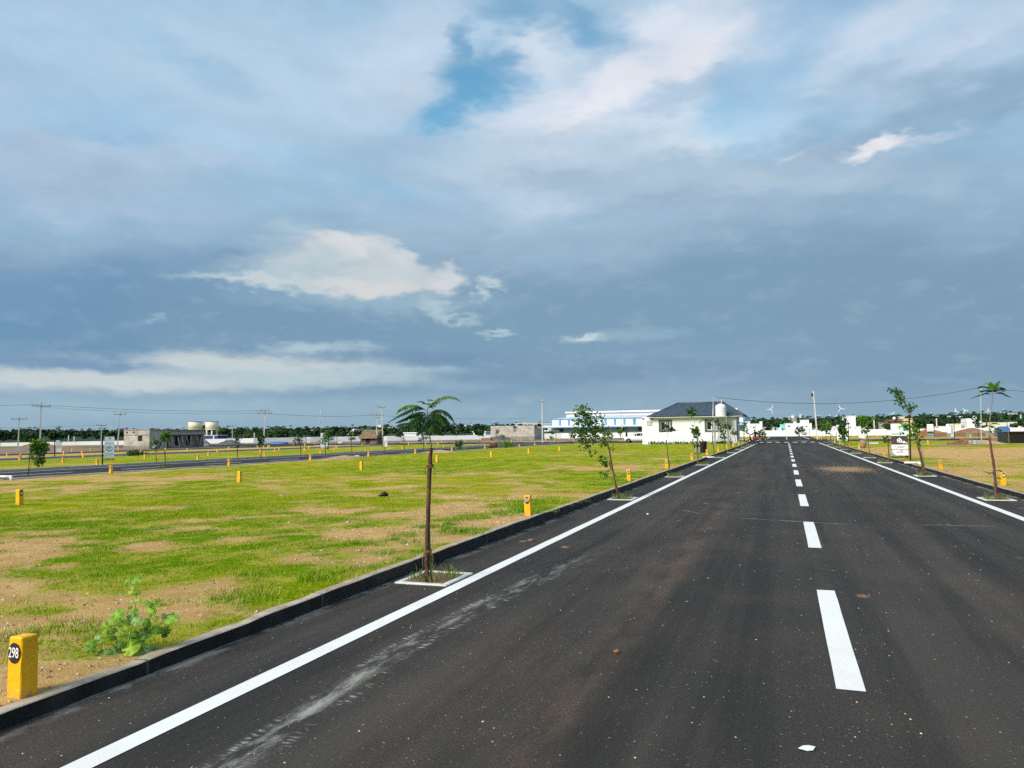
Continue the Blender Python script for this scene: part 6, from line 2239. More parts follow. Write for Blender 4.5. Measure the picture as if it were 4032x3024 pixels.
# outer sheds left of the factory
for i, (c, u0, u1, v0, v1, Yd, mt, lab) in enumerate([('E', 1100, 1235, 545, 590, 420, M_CONCP, 'low grey shed roof adjoining the factory on its left'), ('E', 640, 1080, 540, 560, 560, M_CONCP, 'long pale factory roof far off above the low grey block'),
                                                    ('E', 975, 1180, 660, 712, 260, M_WHITE, 'white flat outbuilding beside the factory canopy')]):
    a, b = atc(c, u0, v0, Yd), atc(c, u1, v1, Yd)
    o = empty('outbuilding', (0, 0, 0)); tag(o, lab, 'building')
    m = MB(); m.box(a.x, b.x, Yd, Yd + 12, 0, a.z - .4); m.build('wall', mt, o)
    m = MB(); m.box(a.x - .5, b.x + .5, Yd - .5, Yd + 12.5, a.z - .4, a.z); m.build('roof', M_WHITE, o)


# ================================================================== far houses behind the boundary wall
def far_house(label, c, Yd, blocks, wins=(), doors=(), mats=None, extra=None, name='far_house'):
    """blocks: (u0, u1, vtop[, material[, dy]]) in the sketch; each is a wall volume with a parapet"""
    h = empty(name, (0, 0, 0))
    tag(h, label, 'house', 'houses behind the boundary wall')
    for i, b in enumerate(blocks):
        mt = b[3] if len(b) > 3 else M_WHITE
        dy = b[4] if len(b) > 4 else 0.0
        a, e = atc(c, b[0], b[2], Yd + dy), atc(c, b[1], b[2], Yd + dy)
        zt3 = (a.z + e.z) / 2
        m = MB(); m.box(a.x, e.x, Yd + dy, Yd + 7 + dy * .6, -.1, zt3 - .12)
        w = m.build('wall', mt, h)
        m = MB(); m.box(a.x - .08, e.x + .08, Yd + dy - .08, Yd + 7.08 + dy * .6, zt3 - .12, zt3); m.build('parapet', mt, h)
    for (u0, u1, v0, v1) in wins:
        a, e = atc(c, u0, v1, Yd), atc(c, u1, v0, Yd)
        m = MB(); m.box(a.x, e.x, Yd - .04, Yd - .003, a.z, e.z); w = m.build('window', M_GLASS, h)
        m = MB(); m.box(a.x - .1, e.x + .1, Yd - .25, Yd - .05, e.z, e.z + .1); m.build('sill', M_CONC, w)
    if extra:
        extra(h, c, Yd)
    return h


def ball_tank(u, v, r):
    def f(h, c, Yd):
        p = atc(c, u, v, Yd + 2)
        m = MB(); m.lathe([(r * .9, -r), (r, -r * .4), (r, r * .4), (r * .6, r * .9), (r * .2, r)], 14, (p.x, Yd + 2, p.z)); m.build('roof_tank', M_PLAST, h)
    return f


far_house('white two-level house with a corner turret, behind the scooter', 'F', 245, [(180, 285, 880), (285.5, 497, 928), (497.5, 556, 878)], [(365, 392, 1000, 1030), (290, 300, 1000, 1008)])
far_house('long low pale shed between the turreted and the turquoise houses', 'F', 255, [(562, 825, 1005, M_CREAM)], [(600, 640, 1030, 1055), (700, 740, 1030, 1055)])
far_house('white and turquoise house with a dark dome tank on top', 'F', 240, [(945, 1030, 942, M_TURQ, 1), (1031, 1062, 918, M_TURQ), (862, 918, 1010, M_TURQ, -3), (919, 980, 1012, M_WHITE, -3), (1063, 1240, 920), (1240.5, 1302, 882)], [(1125, 1138, 975, 1005), (1143, 1156, 975, 1005)],
          extra=lambda h, c, Yd: [m_ := MB(), m_.lathe([(.9, 0), (.9, .6), (.5, 1.1), (.1, 1.3)], 14, (atc(c, 1268, 882, Yd).x, Yd + 2, atc(c, 1268, 884, Yd).z)), m_.build('roof_tank', M_CONCD, h)])
far_house('boxy tall white house left of the lamp pole', 'F', 238, [(1386, 1575, 845), (1576, 1636, 916), (1303, 1385, 918, M_WHITE, 2)], [(1420, 1445, 985, 1000), (1500, 1530, 985, 1000)])
far_house('pale low house right of the lamp pole', 'F', 240, [(2080, 2340, 985), (1640, 1740, 1030)], [(2120, 2140, 1040, 1070)])
far_house('tall stepped white house beyond the right kerb saplings', 'G', 232, [(200, 330, 788), (330.5, 490, 756), (490.5, 735, 985)], [(240, 262, 830, 860), (360, 380, 1000, 1030)])
far_house('brown and yellow unfinished house behind the Tamil sign', 'G', 250, [(1042, 1170, 900, M_CONC, 1), (1171, 1536, 836, M_BROWNP, 3), (1537, 1725, 814, M_YELLOWP)], [(1640, 1665, 830, 850), (1680, 1700, 830, 850), (1080, 1130, 930, 960)],
          extra=ball_tank(1332, 812, .42))
far_house('low white house right of the narrow sign board', 'H', 236, [(340, 630, 1094), (668, 842, 1040, M_CREAM, -1)], [(710, 745, 1095, 1125)], extra=ball_tank(548, 1080, .42))
far_house('narrow tall white house with a ball tank on its roof', 'H', 234, [(960, 1172, 926), (972, 1146, 985, M_WHITE, -2)], extra=ball_tank(1136, 912, .5))
far_house('long cream house with a dark opening behind the right plots', 'H', 238, [(1206, 1300, 1030), (1301, 1820, 1012, M_CREAM)], [(1268, 1370, 1085, 1122), (1385, 1410, 1020, 1110)], extra=ball_tank(1262, 1015, .42))
far_house('white flat house at the right edge', 'H', 240, [(1862, 2165, 1004)], [(1900, 1930, 1040, 1065)])
# specks of villages in the woods
rv = rng(77)
for i, (c, u, v, wd_, Yd) in enumerate([('C', 160, 655, 40, 520), ('C', 330, 645, 24, 540), ('C', 1270, 672, 150, 420), ('C', 1600, 660, 40, 500), ('C', 1640, 632, 20, 560), ('C', 1900, 660, 150, 430), ('C', 1950, 636, 30, 560), ('C', 2085, 628, 46, 560), ('C', 2140, 628, 26, 560),
                                       ('D', 40, 628, 40, 520), ('D', 110, 628, 24, 560), ('D', 310, 585, 60, 640), ('D', 460, 622, 60, 520), ('D', 550, 626, 44, 520), ('D', 830, 720, 200, 300), ('D', 1750, 580, 36, 640), ('D', 1850, 568, 40, 660), ('D', 2000, 700, 180, 320), ('E', 20, 700, 180, 320),
                                       ('E', 480, 600, 30, 560), ('E', 660, 560, 80, 600), ('E', 1040, 625, 60, 400), ('A', 875, 688, 50, 560), ('F', 1150, 800, 40, 760), ('F', 1220, 755, 56, 900), ('F', 1395, 745, 46, 950), ('H', 1960, 845, 190, 700), ('H', 350, 890, 20, 640), ('H', 600, 895, 16, 640), ('H', 840, 905, 50, 600), ('G', 1500, 795, 110, 620)]):
    a, b = atc(c, u - wd_ / 2, v - 9, Yd), atc(c, u + wd_ / 2, v + 9, Yd)
    o = empty('village_house', (0, 0, 0))
    where = {'A': 'at far left', 'B': 'left', 'C': 'behind the left plots', 'D': 'behind the foreground tree', 'E': 'left of the factory', 'F': 'above the crossing', 'G': 'behind the Tamil sign', 'H': 'at far right'}[c]
    tag(o, 'tiny pale building in the woods %s, %s of its kind' % (where, ORD[i % 20]), 'building', 'village houses in the woods')
    m = MB(); m.box(a.x, b.x, Yd, Yd + 8, b.z - 4, a.z); m.build('wall', M_WHITE, o)
    m = MB(); m.box(a.x - .4, b.x + .4, Yd - .4, Yd + 8.4, a.z, a.z + .5); m.build('roof', M_WHITE if i % 3 else M_CONCP, o)


# ================================================================== poles and wires
def pole(label, X, Y, h, lean=0.0, arms=((-.25, 1.6),), r0=0.17, mat=None, lamp=False, rz=None, arm2=None):
    r0 *= 0.66
    """tapered concrete pole; arms: (offset below the top, length)"""
    t = empty('electric_pole', (X, Y, 0), view_rz(X, Y))
    tag(t, label, 'pole', 'concrete electricity poles')
    top = (math.tan(RAD(lean)) * h, 0, h)
    m = MB()
    vs, fs = [], []
    for i, z in enumerate((-.2, h)):
        f = 1.0 if i == 0 else 0.62
        for a, b in ((-1, -1), (1, -1), (1, 1), (-1, 1)):
            vs.append((a * r0 * f * .85 + top[0] * z / h, b * r0 * f, z))
    m.add(vs, [(0, 1, 2, 3), (7, 6, 5, 4), (0, 4, 5, 1), (1, 5, 6, 2), (2, 6, 7, 3), (3, 7, 4, 0)])
    m.build('shaft', mat or M_CONCP, t)
    for off, ln in arms:
        z = h + off
        xx_ = top[0] * z / h
        tl = rng(int(X * 10)).uniform(-.06, .06)
        m = MB(); m.bar((xx_ - ln / 2, -r0 - .03, z - tl), (xx_ + ln / 2, -r0 - .03, z + tl), .07, .08)
        a = m.build('cross_arm', M_BROWNP if X < -90 else M_CONCD, t)
        for q in (-.45, 0.0, .45):
            if abs(q) < .1 and off < -.3:
                continue
            m = MB(); m.lathe([(.02, 0), (.02, .06), (.05, .08), (.05, .12), (.03, .16), (.04, .19), (.015, .21)], 8, (xx_ + q * ln, -r0 - .03, z + .06 + tl * q * 2))
            m.build('insulator', M_CONCD, a)
    if lamp:
        m = MB(); m.box(top[0] - .35, top[0] - .05, -.15, .15, h - .9, h - .45); m.bar((top[0], 0, h - .7), (top[0] - .3, 0, h - .3), .08); m.build('lamp_head', M_DARK, t)
    return t


pole('short concrete pole at the left edge, leaning slightly', -101.0, 78.5, 4.55, 1.0, ((-.12, 1.9),))
pole('tallest concrete pole at the left with a reddish cross-arm', -96.0, 77.8, 6.65, 0.4, ((-.55, 2.3),), r0=.2)
pole('thin concrete pole left of the standing sign board', -105.5, 96.5, 3.75, 0.0, ((-.06, 1.5),), r0=.14)
pole('concrete pole leaning against the left corner of the unfinished house', -89.5, 84.6, 5.2, 3.6, ((-.22, 1.6),))
pole('small concrete pole right of the twin tanks', -120.6, 146.6, 4.2, -.5, ((-.1, 2.0),), r0=.18)
pole('double-armed concrete pole with wires, left of the big round tree', -72.4, 94.8, 5.6, 2.2, ((-.25, 1.2), (-.62, 2.0)), r0=.17)
pole('double-armed concrete pole right beside the thatched hut', -70.3, 124.5, 5.4, -.8, ((-.15, 2.3), (-.6, 1.2)), r0=.19)
pole('tall concrete pole leaning left behind the foreground fronds', -55.9, 100.9, 5.9, -3.0, ((-.25, 1.2),), r0=.17)
pole('concrete pole rising behind the low grey block', -62.5, 186, 5.6, 0.2, ((-.2, 2.1), (-.75, .9)), r0=.24)
pole('tall concrete pole alone in the middle distance left of the factory', -38.5, 124.0, 7.25, 0.1, ((-.35, 1.2),), r0=.21)
pole('grey concrete pole in front of the factory', -37.8, 188, 6.6, -.6, ((-.2, 2.6),), r0=.22)
pole('tall lamp pole on the far side of the crossing', 5.15, 140.0, 8.15, -2.6, (), r0=.23, lamp=True)
pole('slender pole carrying a cable behind the right-hand fronds', 21.2, 101.3, 6.3, 1.9, ((-1.0, .35),), r0=.075, mat=M_STEEL)
for i, (c, u, v0, v1, Yd, lab) in enumerate([('A', 1150, 745, 860, 190, 'short pale post behind the wall, left of two'), ('A', 1245, 760, 860, 190, 'short pale post behind the wall, right of two'), ('G', 892, 850, 1040, 236, 'pale palm stem or post behind the wall right of the bright sapling'), ('H', 305, 925, 1140, 236, 'pale concrete post behind the wall right of the sign board'), ('H', 864, 1020, 1130, 236, 'short pale post left of the narrow tall house'), ('H', 2140, 850, 1000, 250, 'pale post at the right edge above the white flat house'), ('F', 410, 955, 1080, 236, 'thin post in front of the turreted house'), ('P', 210, 570, 750, 150, 'dark thin post left of the white car'), ('C', 263, 700, 790, 200, 'short thin post near the double-armed pole')]):
    a, b = atc(c, u, v0, Yd), atc(c, u, v1, Yd)
    t = MB(); t.tube([(0, 0, 0), (0, 0, a.z)], [.22, .15], 7)
    o = t.build('post', M_CONCP if 'dark' not in lab else M_BLACKM, None, (a.x, Yd, 0)); tag(o, lab, 'post')


def wire(label, A, B, sag, r=.022):
    A, B = Vector(A), Vector(B)
    m = MB()
    m.tube([A.lerp(B, i / 16) - Vector((0, 0, 4 * sag * (i / 16) * (1 - i / 16))) for i in range(17)], r, 4)
    return tag(m.build('overhead_wire', M_WIRE), label, 'wire', 'overhead wires')


wire('upper wire from the tallest left pole to the double-armed pole', (-96.0, 77.5, 6.3), (-72.2, 94.5, 5.35), .35)
wire('lower wire from the tallest left pole to the double-armed pole', (-96.5, 77.5, 6.05), (-72.6, 94.5, 5.0), .4, .016)
wire('wire leaving the frame at the left from the tallest pole', (-96.0, 77.5, 6.3), (-125, 66, 6.8), .25)
wire('wire between the double-armed pole and the pole by the hut', (-72.2, 94.5, 5.0), (-70.3, 124.3, 5.25), .35)
wire('wire between the hut pole and the pole behind the grey block', (-70.3, 124.3, 5.2), (-62.5, 185.5, 5.4), .4)
wire('thin low wire from the left edge to the thin left pole', (-140, 75, 4.4), (-105.5, 96.3, 3.75), .5, .014)
wire('long cable sagging across the road from the house mast to the slender pole', (hp.location.x, hp.location.y, ztop + .08), (21.3, 101.2, 6.2), 1.25, .026)
wire('cable running out of the frame at the right from the slender pole', (21.3, 101.2, 6.2), (46, 106, 5.6), .7, .026)


# ================================================================== hanging sign boards
def board(label, X, Y, h, pw, z0, z1, style=0, left_post=True, rz=None, name='sign_board', post=.035, back=0):
    t = empty(name, (X, Y, .03), view_rz(X, Y) if rz is None else rz)
    tag(t, label, 'sign', 'hanging sign boards')
    s = 1 if left_post else -1
    m = MB(); m.bar((0, 0, -.05), (-.03 * s, 0, h), post * 2); m.build('post', M_BLACKM, t)
    for nm, z in (('top_bar', z1 + .08), ('bottom_bar', z0 - .08)):
        m = MB(); m.bar((0, 0, z), (s * (pw + .12), 0, z), post * 1.4); m.build(nm, M_BLACKM, t)
    for z in (z1 + .04, z0 - .04):
        m = MB(); m.bar((s * (pw * .55), 0, z - .045), (s * (pw * .55), 0, z + .045), .03); m.build('hanger', M_BLACKM, t)
    x0, x1 = (.08, .08 + pw) if s > 0 else (-.08 - pw, -.08)
    m = MB(); m.box(x0, x1, -.012, .012, z0, z1)
    p = m.build('panel', M_PANEL, t)
    return t, p, x0, x1


def flat(parent, name, pts, mat, y=-.0145):
    m = MB(); m.add([(x, y, z) for x, z in pts], [tuple(range(len(pts)))])
    m.add([(x, y + .0015, z) for x, z in pts], [tuple(reversed(range(len(pts))))])
    return m.build(name, mat, parent)


def disc_pts(cx, cz, rx, rz_, n=18):
    return [(cx + rx * math.cos(2 * math.pi * k / n), cz + rz_ * math.sin(2 * math.pi * k / n)) for k in range(n)]


def tree_logo(p, cx, cz, s):
    r_ = rng(3)
    for q in range(9):
        a = r_.uniform(0, 6.28); d = r_.uniform(.2, 1) * s * .55
        flat(p, 'logo_leaf', disc_pts(cx + d * math.cos(a), cz + s * .3 + d * .8 * math.sin(a), s * .28, s * .2, 10), M_TREEG, -.0150 - q * .0004)
    flat(p, 'logo_trunk', [(cx - s * .10, cz - s * .55), (cx + s * .10, cz - s * .55), (cx + s * .05, cz + .1 * s), (cx - s * .05, cz + .1 * s)], M_TREER, -.020)


def text_lines(p, cx, z, w, n, dz, mat=None, seed=0):
    """print too small to read: rows of word-length dashes"""
    r_ = rng(seed)
    for i in range(n):
        x = cx - w / 2
        while x < cx + w / 2:
            l = r_.uniform(.05, .14) * w * 1.6
            flat(p, 'print_line', [(x, z - i * dz), (min(x + l, cx + w / 2), z - i * dz), (min(x + l, cx + w / 2), z - i * dz + dz * .5), (x, z - i * dz + dz * .5)], mat or M_INKG, -.0148)
            x += l + .04 * w


# Tamil hoarding by the right kerb
t, p, x0, x1 = board('white hanging sign board with Tamil lettering and a house-and-key picture', 5.42, 39.7, 2.2, .68, .33, 1.80, left_post=False)
W_ = x1 - x0
sgz = lambda f: .33 + 1.47 * f
flat(p, 'green_corner', [(x1 - .30, 1.80), (x1, 1.80), (x1, 1.40)], M_GREEN)
tree_logo(p, x0 + W_ * .52, 1.60, .17)
flat(p, 'teal_strip', [(x0 + .02, 1.285), (x0 + W_ * .8, 1.295), (x0 + W_ * .8, 1.355), (x0 + .02, 1.345)], M_TEAL)
dz_ = .215
flat(p, 'picture', [(x0, .83), (x1, .83), (x1, 1.235), (x0, 1.235)], M_PHOTO)
flat(p, 'house_shape', [(x0 + .25, .72 + dz_), (x0 + .43, .70 + dz_), (x0 + .45, .83 + dz_), (x0 + .34, .94 + dz_), (x0 + .23, .84 + dz_)], M_PANEL, -.017)
for a, b in ((.29, .84), (.28, .75), (.36, .76)):
    flat(p, 'house_window', [(x0 + a, b + dz_), (x0 + a + .05, b + dz_), (x0 + a + .05, b + .045 + dz_), (x0 + a, b + .045 + dz_)], M_PHOTO, -.019)
flat(p, 'key_head', disc_pts(x0 + .51, .73 + dz_, .065, .055), M_PANEL, -.017)
flat(p, 'key_hole', disc_pts(x0 + .485, .74 + dz_, .018, .018, 10), M_PHOTO, -.019)
flat(p, 'key_bit', [(x0 + .54, .715 + dz_), (x0 + .65, .65 + dz_), (x0 + .665, .68 + dz_), (x0 + .56, .75 + dz_)], M_PANEL, -.018)
flat(p, 'green_corner', [(x0, .33), (x0 + .17, .33), (x0, .53)], M_TEAL, -.0158)
# Tamil words in three lines
for s, zc, sz in (("\u0b89\u0b99\u0bcd\u0b95\u0bb3\u0bcd", .72, .105), ("\u0b9a\u0ba8\u0bcd\u0ba4\u0bc7\u0bbe\u0bb7\u0ba4\u0bcd\u0ba4\u0bbf\u0ba9\u0bcd", .60, .105), ("\u0b9a\u0bbe\u0bb5\u0bbf", .48, .105)):
    text_obj('lettering', s, sz, M_INK, p, ((x0 + x1) / 2, -.0168, zc), (RAD(90), 0, 0), bold=.0006)

t, p, x0, x1 = board('white hanging sign board with a green foot near the crossing, right kerb', 5.65, 79.3, 2.25, .95, .45, 1.98, left_post=False)
flat(p, 'green_foot', [(x0, .45), (x1, .45), (x1, .60), (x0, .60)], M_GREEN)
flat(p, 'white_strip', [(x0, .52), (x1, .52), (x1, .56), (x0, .56)], M_PANEL, -.0160)
t, p, x0, x1 = board('tall white sign board with tree logo and green swirl beside the second road', -36.6, 33.6, 1.80, .50, .42, 1.66)
tree_logo(p, (x0 + x1) / 2 + .02, 1.55, .11)
flat(p, 'teal_strip', [(x0, 1.24), (x1, 1.24), (x1, 1.27), (x0, 1.27)], M_TEAL)
flat(p, 'swirl', disc_pts((x0 + x1) / 2, .97, .19, .17), M_TEAL)
flat(p, 'swirl_hole', disc_pts((x0 + x1) / 2 + .02, .99, .13, .09), M_PANEL, -.0160)
flat(p, 'picture', disc_pts((x0 + x1) / 2, 1.02, .08, .08), M_INKG, -.0170)
text_lines(p, (x0 + x1) / 2, .70, .40, 3, .075, M_INKG, 1)
flat(p, 'green_foot', [(x0, .42), (x1, .42), (x1, .47), (x0, .47)], M_GREEN)
for (lab, X, Y, h, pw, z0, z1, lp, sd) in [
        ('small white sign board with green corner behind the leaning left sapling', -61.7, 51.5, 1.52, .45, .35, 1.45, True, 2),
        ('blue-grey notice board standing before the unfinished house porch', -86.7, 88.0, 1.2, .55, .15, 1.1, True, 3),
        ('white notice board with a green triangular top beyond the second road', -54.9, 84.8, 1.95, .85, .05, 1.15, False, 4),
        ('white notice board against the boundary wall left of the leafy sapling', -100, 145.8, 1.45, .8, .05, 1.3, True, 5),
        ('white notice board in front of the thatched hut', -75.2, 119.0, 1.45, .75, .15, 1.35, True, 6),
        ('white banner with dark lower picture behind the foreground trunk', -62.0, 126.0, 1.75, .6, .1, 1.6, False, 7),
        ('slim white notice beside the tall leaning pole', -46.9, 84.6, 1.6, .45, .1, 1.4, True, 8),
        ('white banner with a teal foot on the far right of the cross road', 23.75, 146.4, 2.35, .95, .45, 2.25, False, 9),
        ('narrow blue-white banner right of the teal-footed one', 22.1, 121.0, 2.25, .34, .35, 2.1, False, 10),
        ('white notice board against the wall left of the lamp pole', 4.8, 170.0, 1.75, .9, .3, 1.65, False, 11),
        ('white notice board standing beside the gravel heap', -113.5, 136.0, 1.3, .7, .1, 1.25, True, 12)]:
    t, p, x0, x1 = board(lab, X, Y, h, pw, z0, z1, left_post=lp, post=.04)
    text_lines(p, (x0 + x1) / 2, z1 - (z1 - z0) * .45, pw * .8, 4, (z1 - z0) * .07, M_INKG, sd)
    if sd in (2, 4):
        flat(p, 'green_corner', [(x1 - pw * .5, z1), (x1, z1), (x1, z1 - .35)], M_GREEN)
    if sd == 4:
        flat(p, 'green_band', [(x0, z1 - .1), (x1, z1 - .1), (x1, z1 + .0), (x0, z1 + .0)], M_GREEN, -.016)
        m = MB(); m.box(x0, x1 - .1, -.011, .011, z1 + .02, 1.9); q = m.build('upper_panel', M_PANEL, t)
        flat(q, 'green_corner', [(x1 - .35, 1.9), (x1 - .1, 1.9), (x1 - .1, 1.5)], M_GREEN)
    if sd in (7, 9):
        flat(p, 'picture', [(x0, z0 + .15), (x1, z0 + .15), (x1, z0 + (z1 - z0) * .32), (x0, z0 + (z1 - z0) * .32)], M_PHOTO)
        flat(p, 'teal_foot', [(x0, z0), (x1, z0), (x1, z0 + .18), (x0, z0 + .18)], M_TEAL, -.016)
    if sd in (3, 10):
        flat(p, 'picture', [(x0 + .03, z0 + .1), (x1 - .03, z0 + .1), (x1 - .03, z1 - .1), (x0 + .03, z1 - .1)], simple("sign_blue_grey", (.35, .42, .48), .5, .2, 3))


# ================================================================== heaps
def heap(name, label, X, Y, rx, ry_, h, mat, seed, cat='heap', rz=0.0, n=26, rough=.25, group=None, z=-.02):
    m = MB()
    vs, fs = [(0, 0, h)], []
    K = 7
    for i in range(1, K + 1):
        f = i / K
        for q in range(n):
            a = 2 * math.pi * q / n
            nz = mnoise.fractal(Vector((math.cos(a) * f * 2.2 + seed * 5, math.sin(a) * f * 2.2, seed)), 1.0, 2.0, 3)
            zz2 = h * max(0, (1 - f ** 1.25)) * (1 + rough * nz * 1.6)
            R = f * (1 + .18 * mnoise.noise(Vector((math.cos(a) * 1.7, math.sin(a) * 1.7, seed * 3.1))))
            vs.append((R * rx * math.cos(a), R * ry_ * math.sin(a), zz2 if i < K else -.03))
    for q in range(n):
        fs.append((0, 1 + q, 1 + (q + 1) % n))
    for i in range(K - 1):
        for q in range(n):
            j = (q + 1) % n
            fs.append((1 + i * n + q, 1 + (i + 1) * n + q, 1 + (i + 1) * n + j, 1 + i * n + j))
    m.add(vs, fs, False)
    o = m.build(name, mat, None, (X, Y, z), rz)
    return tag(o, label, cat, group)


heap('gravel_heap', 'dark grey gravel heap in front of the white wall right of the tanks', -106, 128, 3.4, 2.2, .95, M_GRAVEL, 1)
heap('gravel_heap', 'dark grey stone heap right of the foreground fronds by the wall', -64, 172, 3.6, 2.4, 1.15, M_GRAVEL, 2)
heap('soil_heap', 'red soil heap at the left edge before the white wall', -146, 118, 6, 3, .75, M_EARTHR, 3)
heap('soil_heap', 'long low red soil bank along the wall behind the first sign board', -118, 122, 14, 3, .35, M_EARTHR, 4)
heap('soil_heap', 'low brown soil bank left of the short pole', -128, 108, 10, 3, .3, M_EARTHR, 5)
heap('soil_heap', 'red soil mound behind the long grey wall, right part', 33.5, 168, 5.5, 2.5, 1.55, M_EARTHR, 6)
heap('soil_heap', 'red soil mound behind the long grey wall, left part', 26.0, 165, 4.8, 2.5, 1.5, M_EARTHR, 7)
heap('sand_heap', 'orange sand heap beside the brick pile on the right plots', 17.3, 81.5, 1.9, 1.4, .40, M_SANDM, 8, z=.05)
heap('sand_heap', 'low sand heap beside the second road kerb behind the foreground tree', -27.2, 58.6, 1.6, 1.1, .20, M_SANDM, 9, z=.09)
heap('sand_heap', 'low heap of dug earth along the second road kerb', -27.0, 43.5, .9, 2.6, .22, M_SANDM, 10, z=.09)
heap('soil_heap', 'dark earth heap beside the black shed', 20.5, 90.0, 1.6, 1.2, .6, M_BROWNP, 11, z=.05)
heap('soil_heap', 'grey earth heap in front of the unfinished house', -98, 104, 4, 2, .5, M_CONCD, 12)
heap('soil_heap', 'tall dark dug-out mound between the unfinished house and the wall', -97, 110, 1.8, 1.5, 1.5, M_CONCD, 13)
# long grey-brown compound wall, right
cw = empty('compound_wall', (0, 0, 0)); tag(cw, 'long low grey-brown compound wall on the far right of the cross road', 'wall')
a, b = atc('H', 120, 1310, 152), atc('H', 1520, 1310, 152)
zt4 = atc('H', 900, 1238, 152).z
for i in range(10):
    f0, f1 = i / 10, (i + .985) / 10
    m = MB(); m.box(a.x + (b.x - a.x) * f0, a.x + (b.x - a.x) * f1, 152, 152.25, -.05, zt4 + rng(i).uniform(-.05, .05)); m.build('wall_panel', M_WOOD if i % 3 else M_CONCD, cw)
a, b = atc('G', 1880, 1100, 158), atc('G', 2095, 1100, 158)
o = empty('brick_wall', (0, 0, 0)); tag(o, 'short raw brick wall left of the long compound wall', 'wall')
m = MB(); m.box(a.x, b.x, 158, 158.3, -.05, a.z); m.build('wall_panel', M_BRICKC, o)
# red low wall before the grey block
a, b = atc('E', 60, 830, 168), atc('E', 220, 830, 168)
o = empty('brick_wall', (0, 0, 0)); tag(o, 'low unfinished red brick footing left of the low grey block', 'wall')
m = MB(); m.box(a.x, b.x, 168, 169, -.05, atc('E', 150, 785, 168).z); m.build('brickwork', M_BRICKC, o)
# brick and rubble pile
bp = empty('brick_pile', (15.2, 79.3, .06)); tag(bp, 'pile of red bricks and rubble on the right-hand plots', 'brick pile')
rb = rng(91)
bm = MB(); bm.bev(-.11, .11, -.052, .052, -.035, .035, .004); BR = bm.mesh('brick', M_BRICKC)
for i in range(150):
    a = rb.uniform(0, 6.28); d = rb.random() ** .6
    x, y_ = math.cos(a) * d * 1.15, math.sin(a) * d * .75
    hmax = .52 * (1 - d * .8)
    o = bpy.data.objects.new('brick', BR); COL.objects.link(o); o.parent = bp
    o.location = (x - .1, y_, rb.uniform(.03, max(.05, hmax)))
    o.rotation_euler = (rb.uniform(-.6, .6), rb.uniform(-.6, .6), rb.uniform(0, 3.14))
    o.scale = (rb.uniform(.8, 1.7),) * 3
heapm = heap('rubble_core', None, 0, 0, 1.15, .8, .48, M_BRICKC, 14)
heapm.parent = bp
for k_ in ('label', 'category'):
    if k_ in heapm:
        del heapm[k_]
for i in range(5):
    m = MB(); m.bev(-.12, .12, -.1, .1, -.02, .42, .01)
    o = m.build('concrete_stump', M_CONC, bp, (.45 + i * .16, -.55 + rb.uniform(-.1, .1), 0)); o.rotation_euler = (rb.uniform(-.3, .3), rb.uniform(-.5, .5), rb.uniform(0, 1))
lw = empty('long_trench_spoil', (0, 0, 0))
tag(heap('trench_spoil', 'thin dark line of dug soil on the grass before the brick pile', 14.5, 74.6, 4.2, .35, .16, M_BROWNP, 15, z=.06), cat='soil line')
bpy.data.objects.remove(lw)
# black corrugated shed at the right edge
sh = empty('corrugated_shed', (0, 0, 0)); tag(sh, 'black corrugated sheet shed at the right edge of the plots', 'shed')
a = atc('R', 1462, 765, 84.0); zt5 = atc('R', 1500, 640, 84.0).z
m = MB()
nn = 60
for (f0, f1, yy0, yy1) in ((a.x, a.x + 6, 84.0, 84.0),):
    vs = []
    rows = 13
    for j in range(rows + 1):
        zz3 = j * (zt5) / rows
        off = .05 * math.sin(j * math.pi)
        for q in range(2):
            vs.append(((f0, f1)[q], 84.0 - (.05 if j % 2 else 0), zz3))
    m.add(vs, [(2 * j, 2 * j + 1, 2 * j + 3, 2 * j + 2) for j in range(rows)])
m.build('front_sheet', M_BLACKM, sh)
m = MB(); m.box(a.x, a.x + .05, 84.01, 88, 0, zt5); m.box(a.x + 5.95, a.x + 6, 84.01, 88, 0, zt5); m.box(a.x, a.x + 6, 88.01, 88.05, 0, zt5); m.build('side_sheet', M_BLACKM, sh)
m = MB(); m.box(a.x - .1, a.x + 6.1, 83.8, 88.2, zt5, zt5 + .04); m.build('roof_sheet', M_BROWNP, sh)
for q in range(3):
    m = MB(); m.bar((a.x + q * 1.6, 83.93, 0), (a.x + q * 1.6, 83.93, zt5), .06); m.build('stud', M_WOOD, sh)
heap('sand_heap', 'orange earth mounded behind the black shed', a.x + 4.5, 92, 4.5, 2, 1.45, M_SANDM, 16)
o = MB(); o.lathe([(.24, 0), (.25, .25), (.23, .27), (.25, .30), (.25, .62), (.22, .66)], 16); o = o.build('drum', M_PIPE, None, (21.5, 92.5, .08)); tag(o, 'small white drum left of the black shed', 'drum')
m = MB(); m.box(-.9, .9, -.9, .9, 0, 1.5); m.lathe([(.75, 1.5), (.8, 1.55), (.4, 1.75)], 16)
o = m.build('water_tank', M_TARP, None, (34.6, 150, .02)); tag(o, 'blue and white water tank box behind the right-hand fronds', 'water tank')

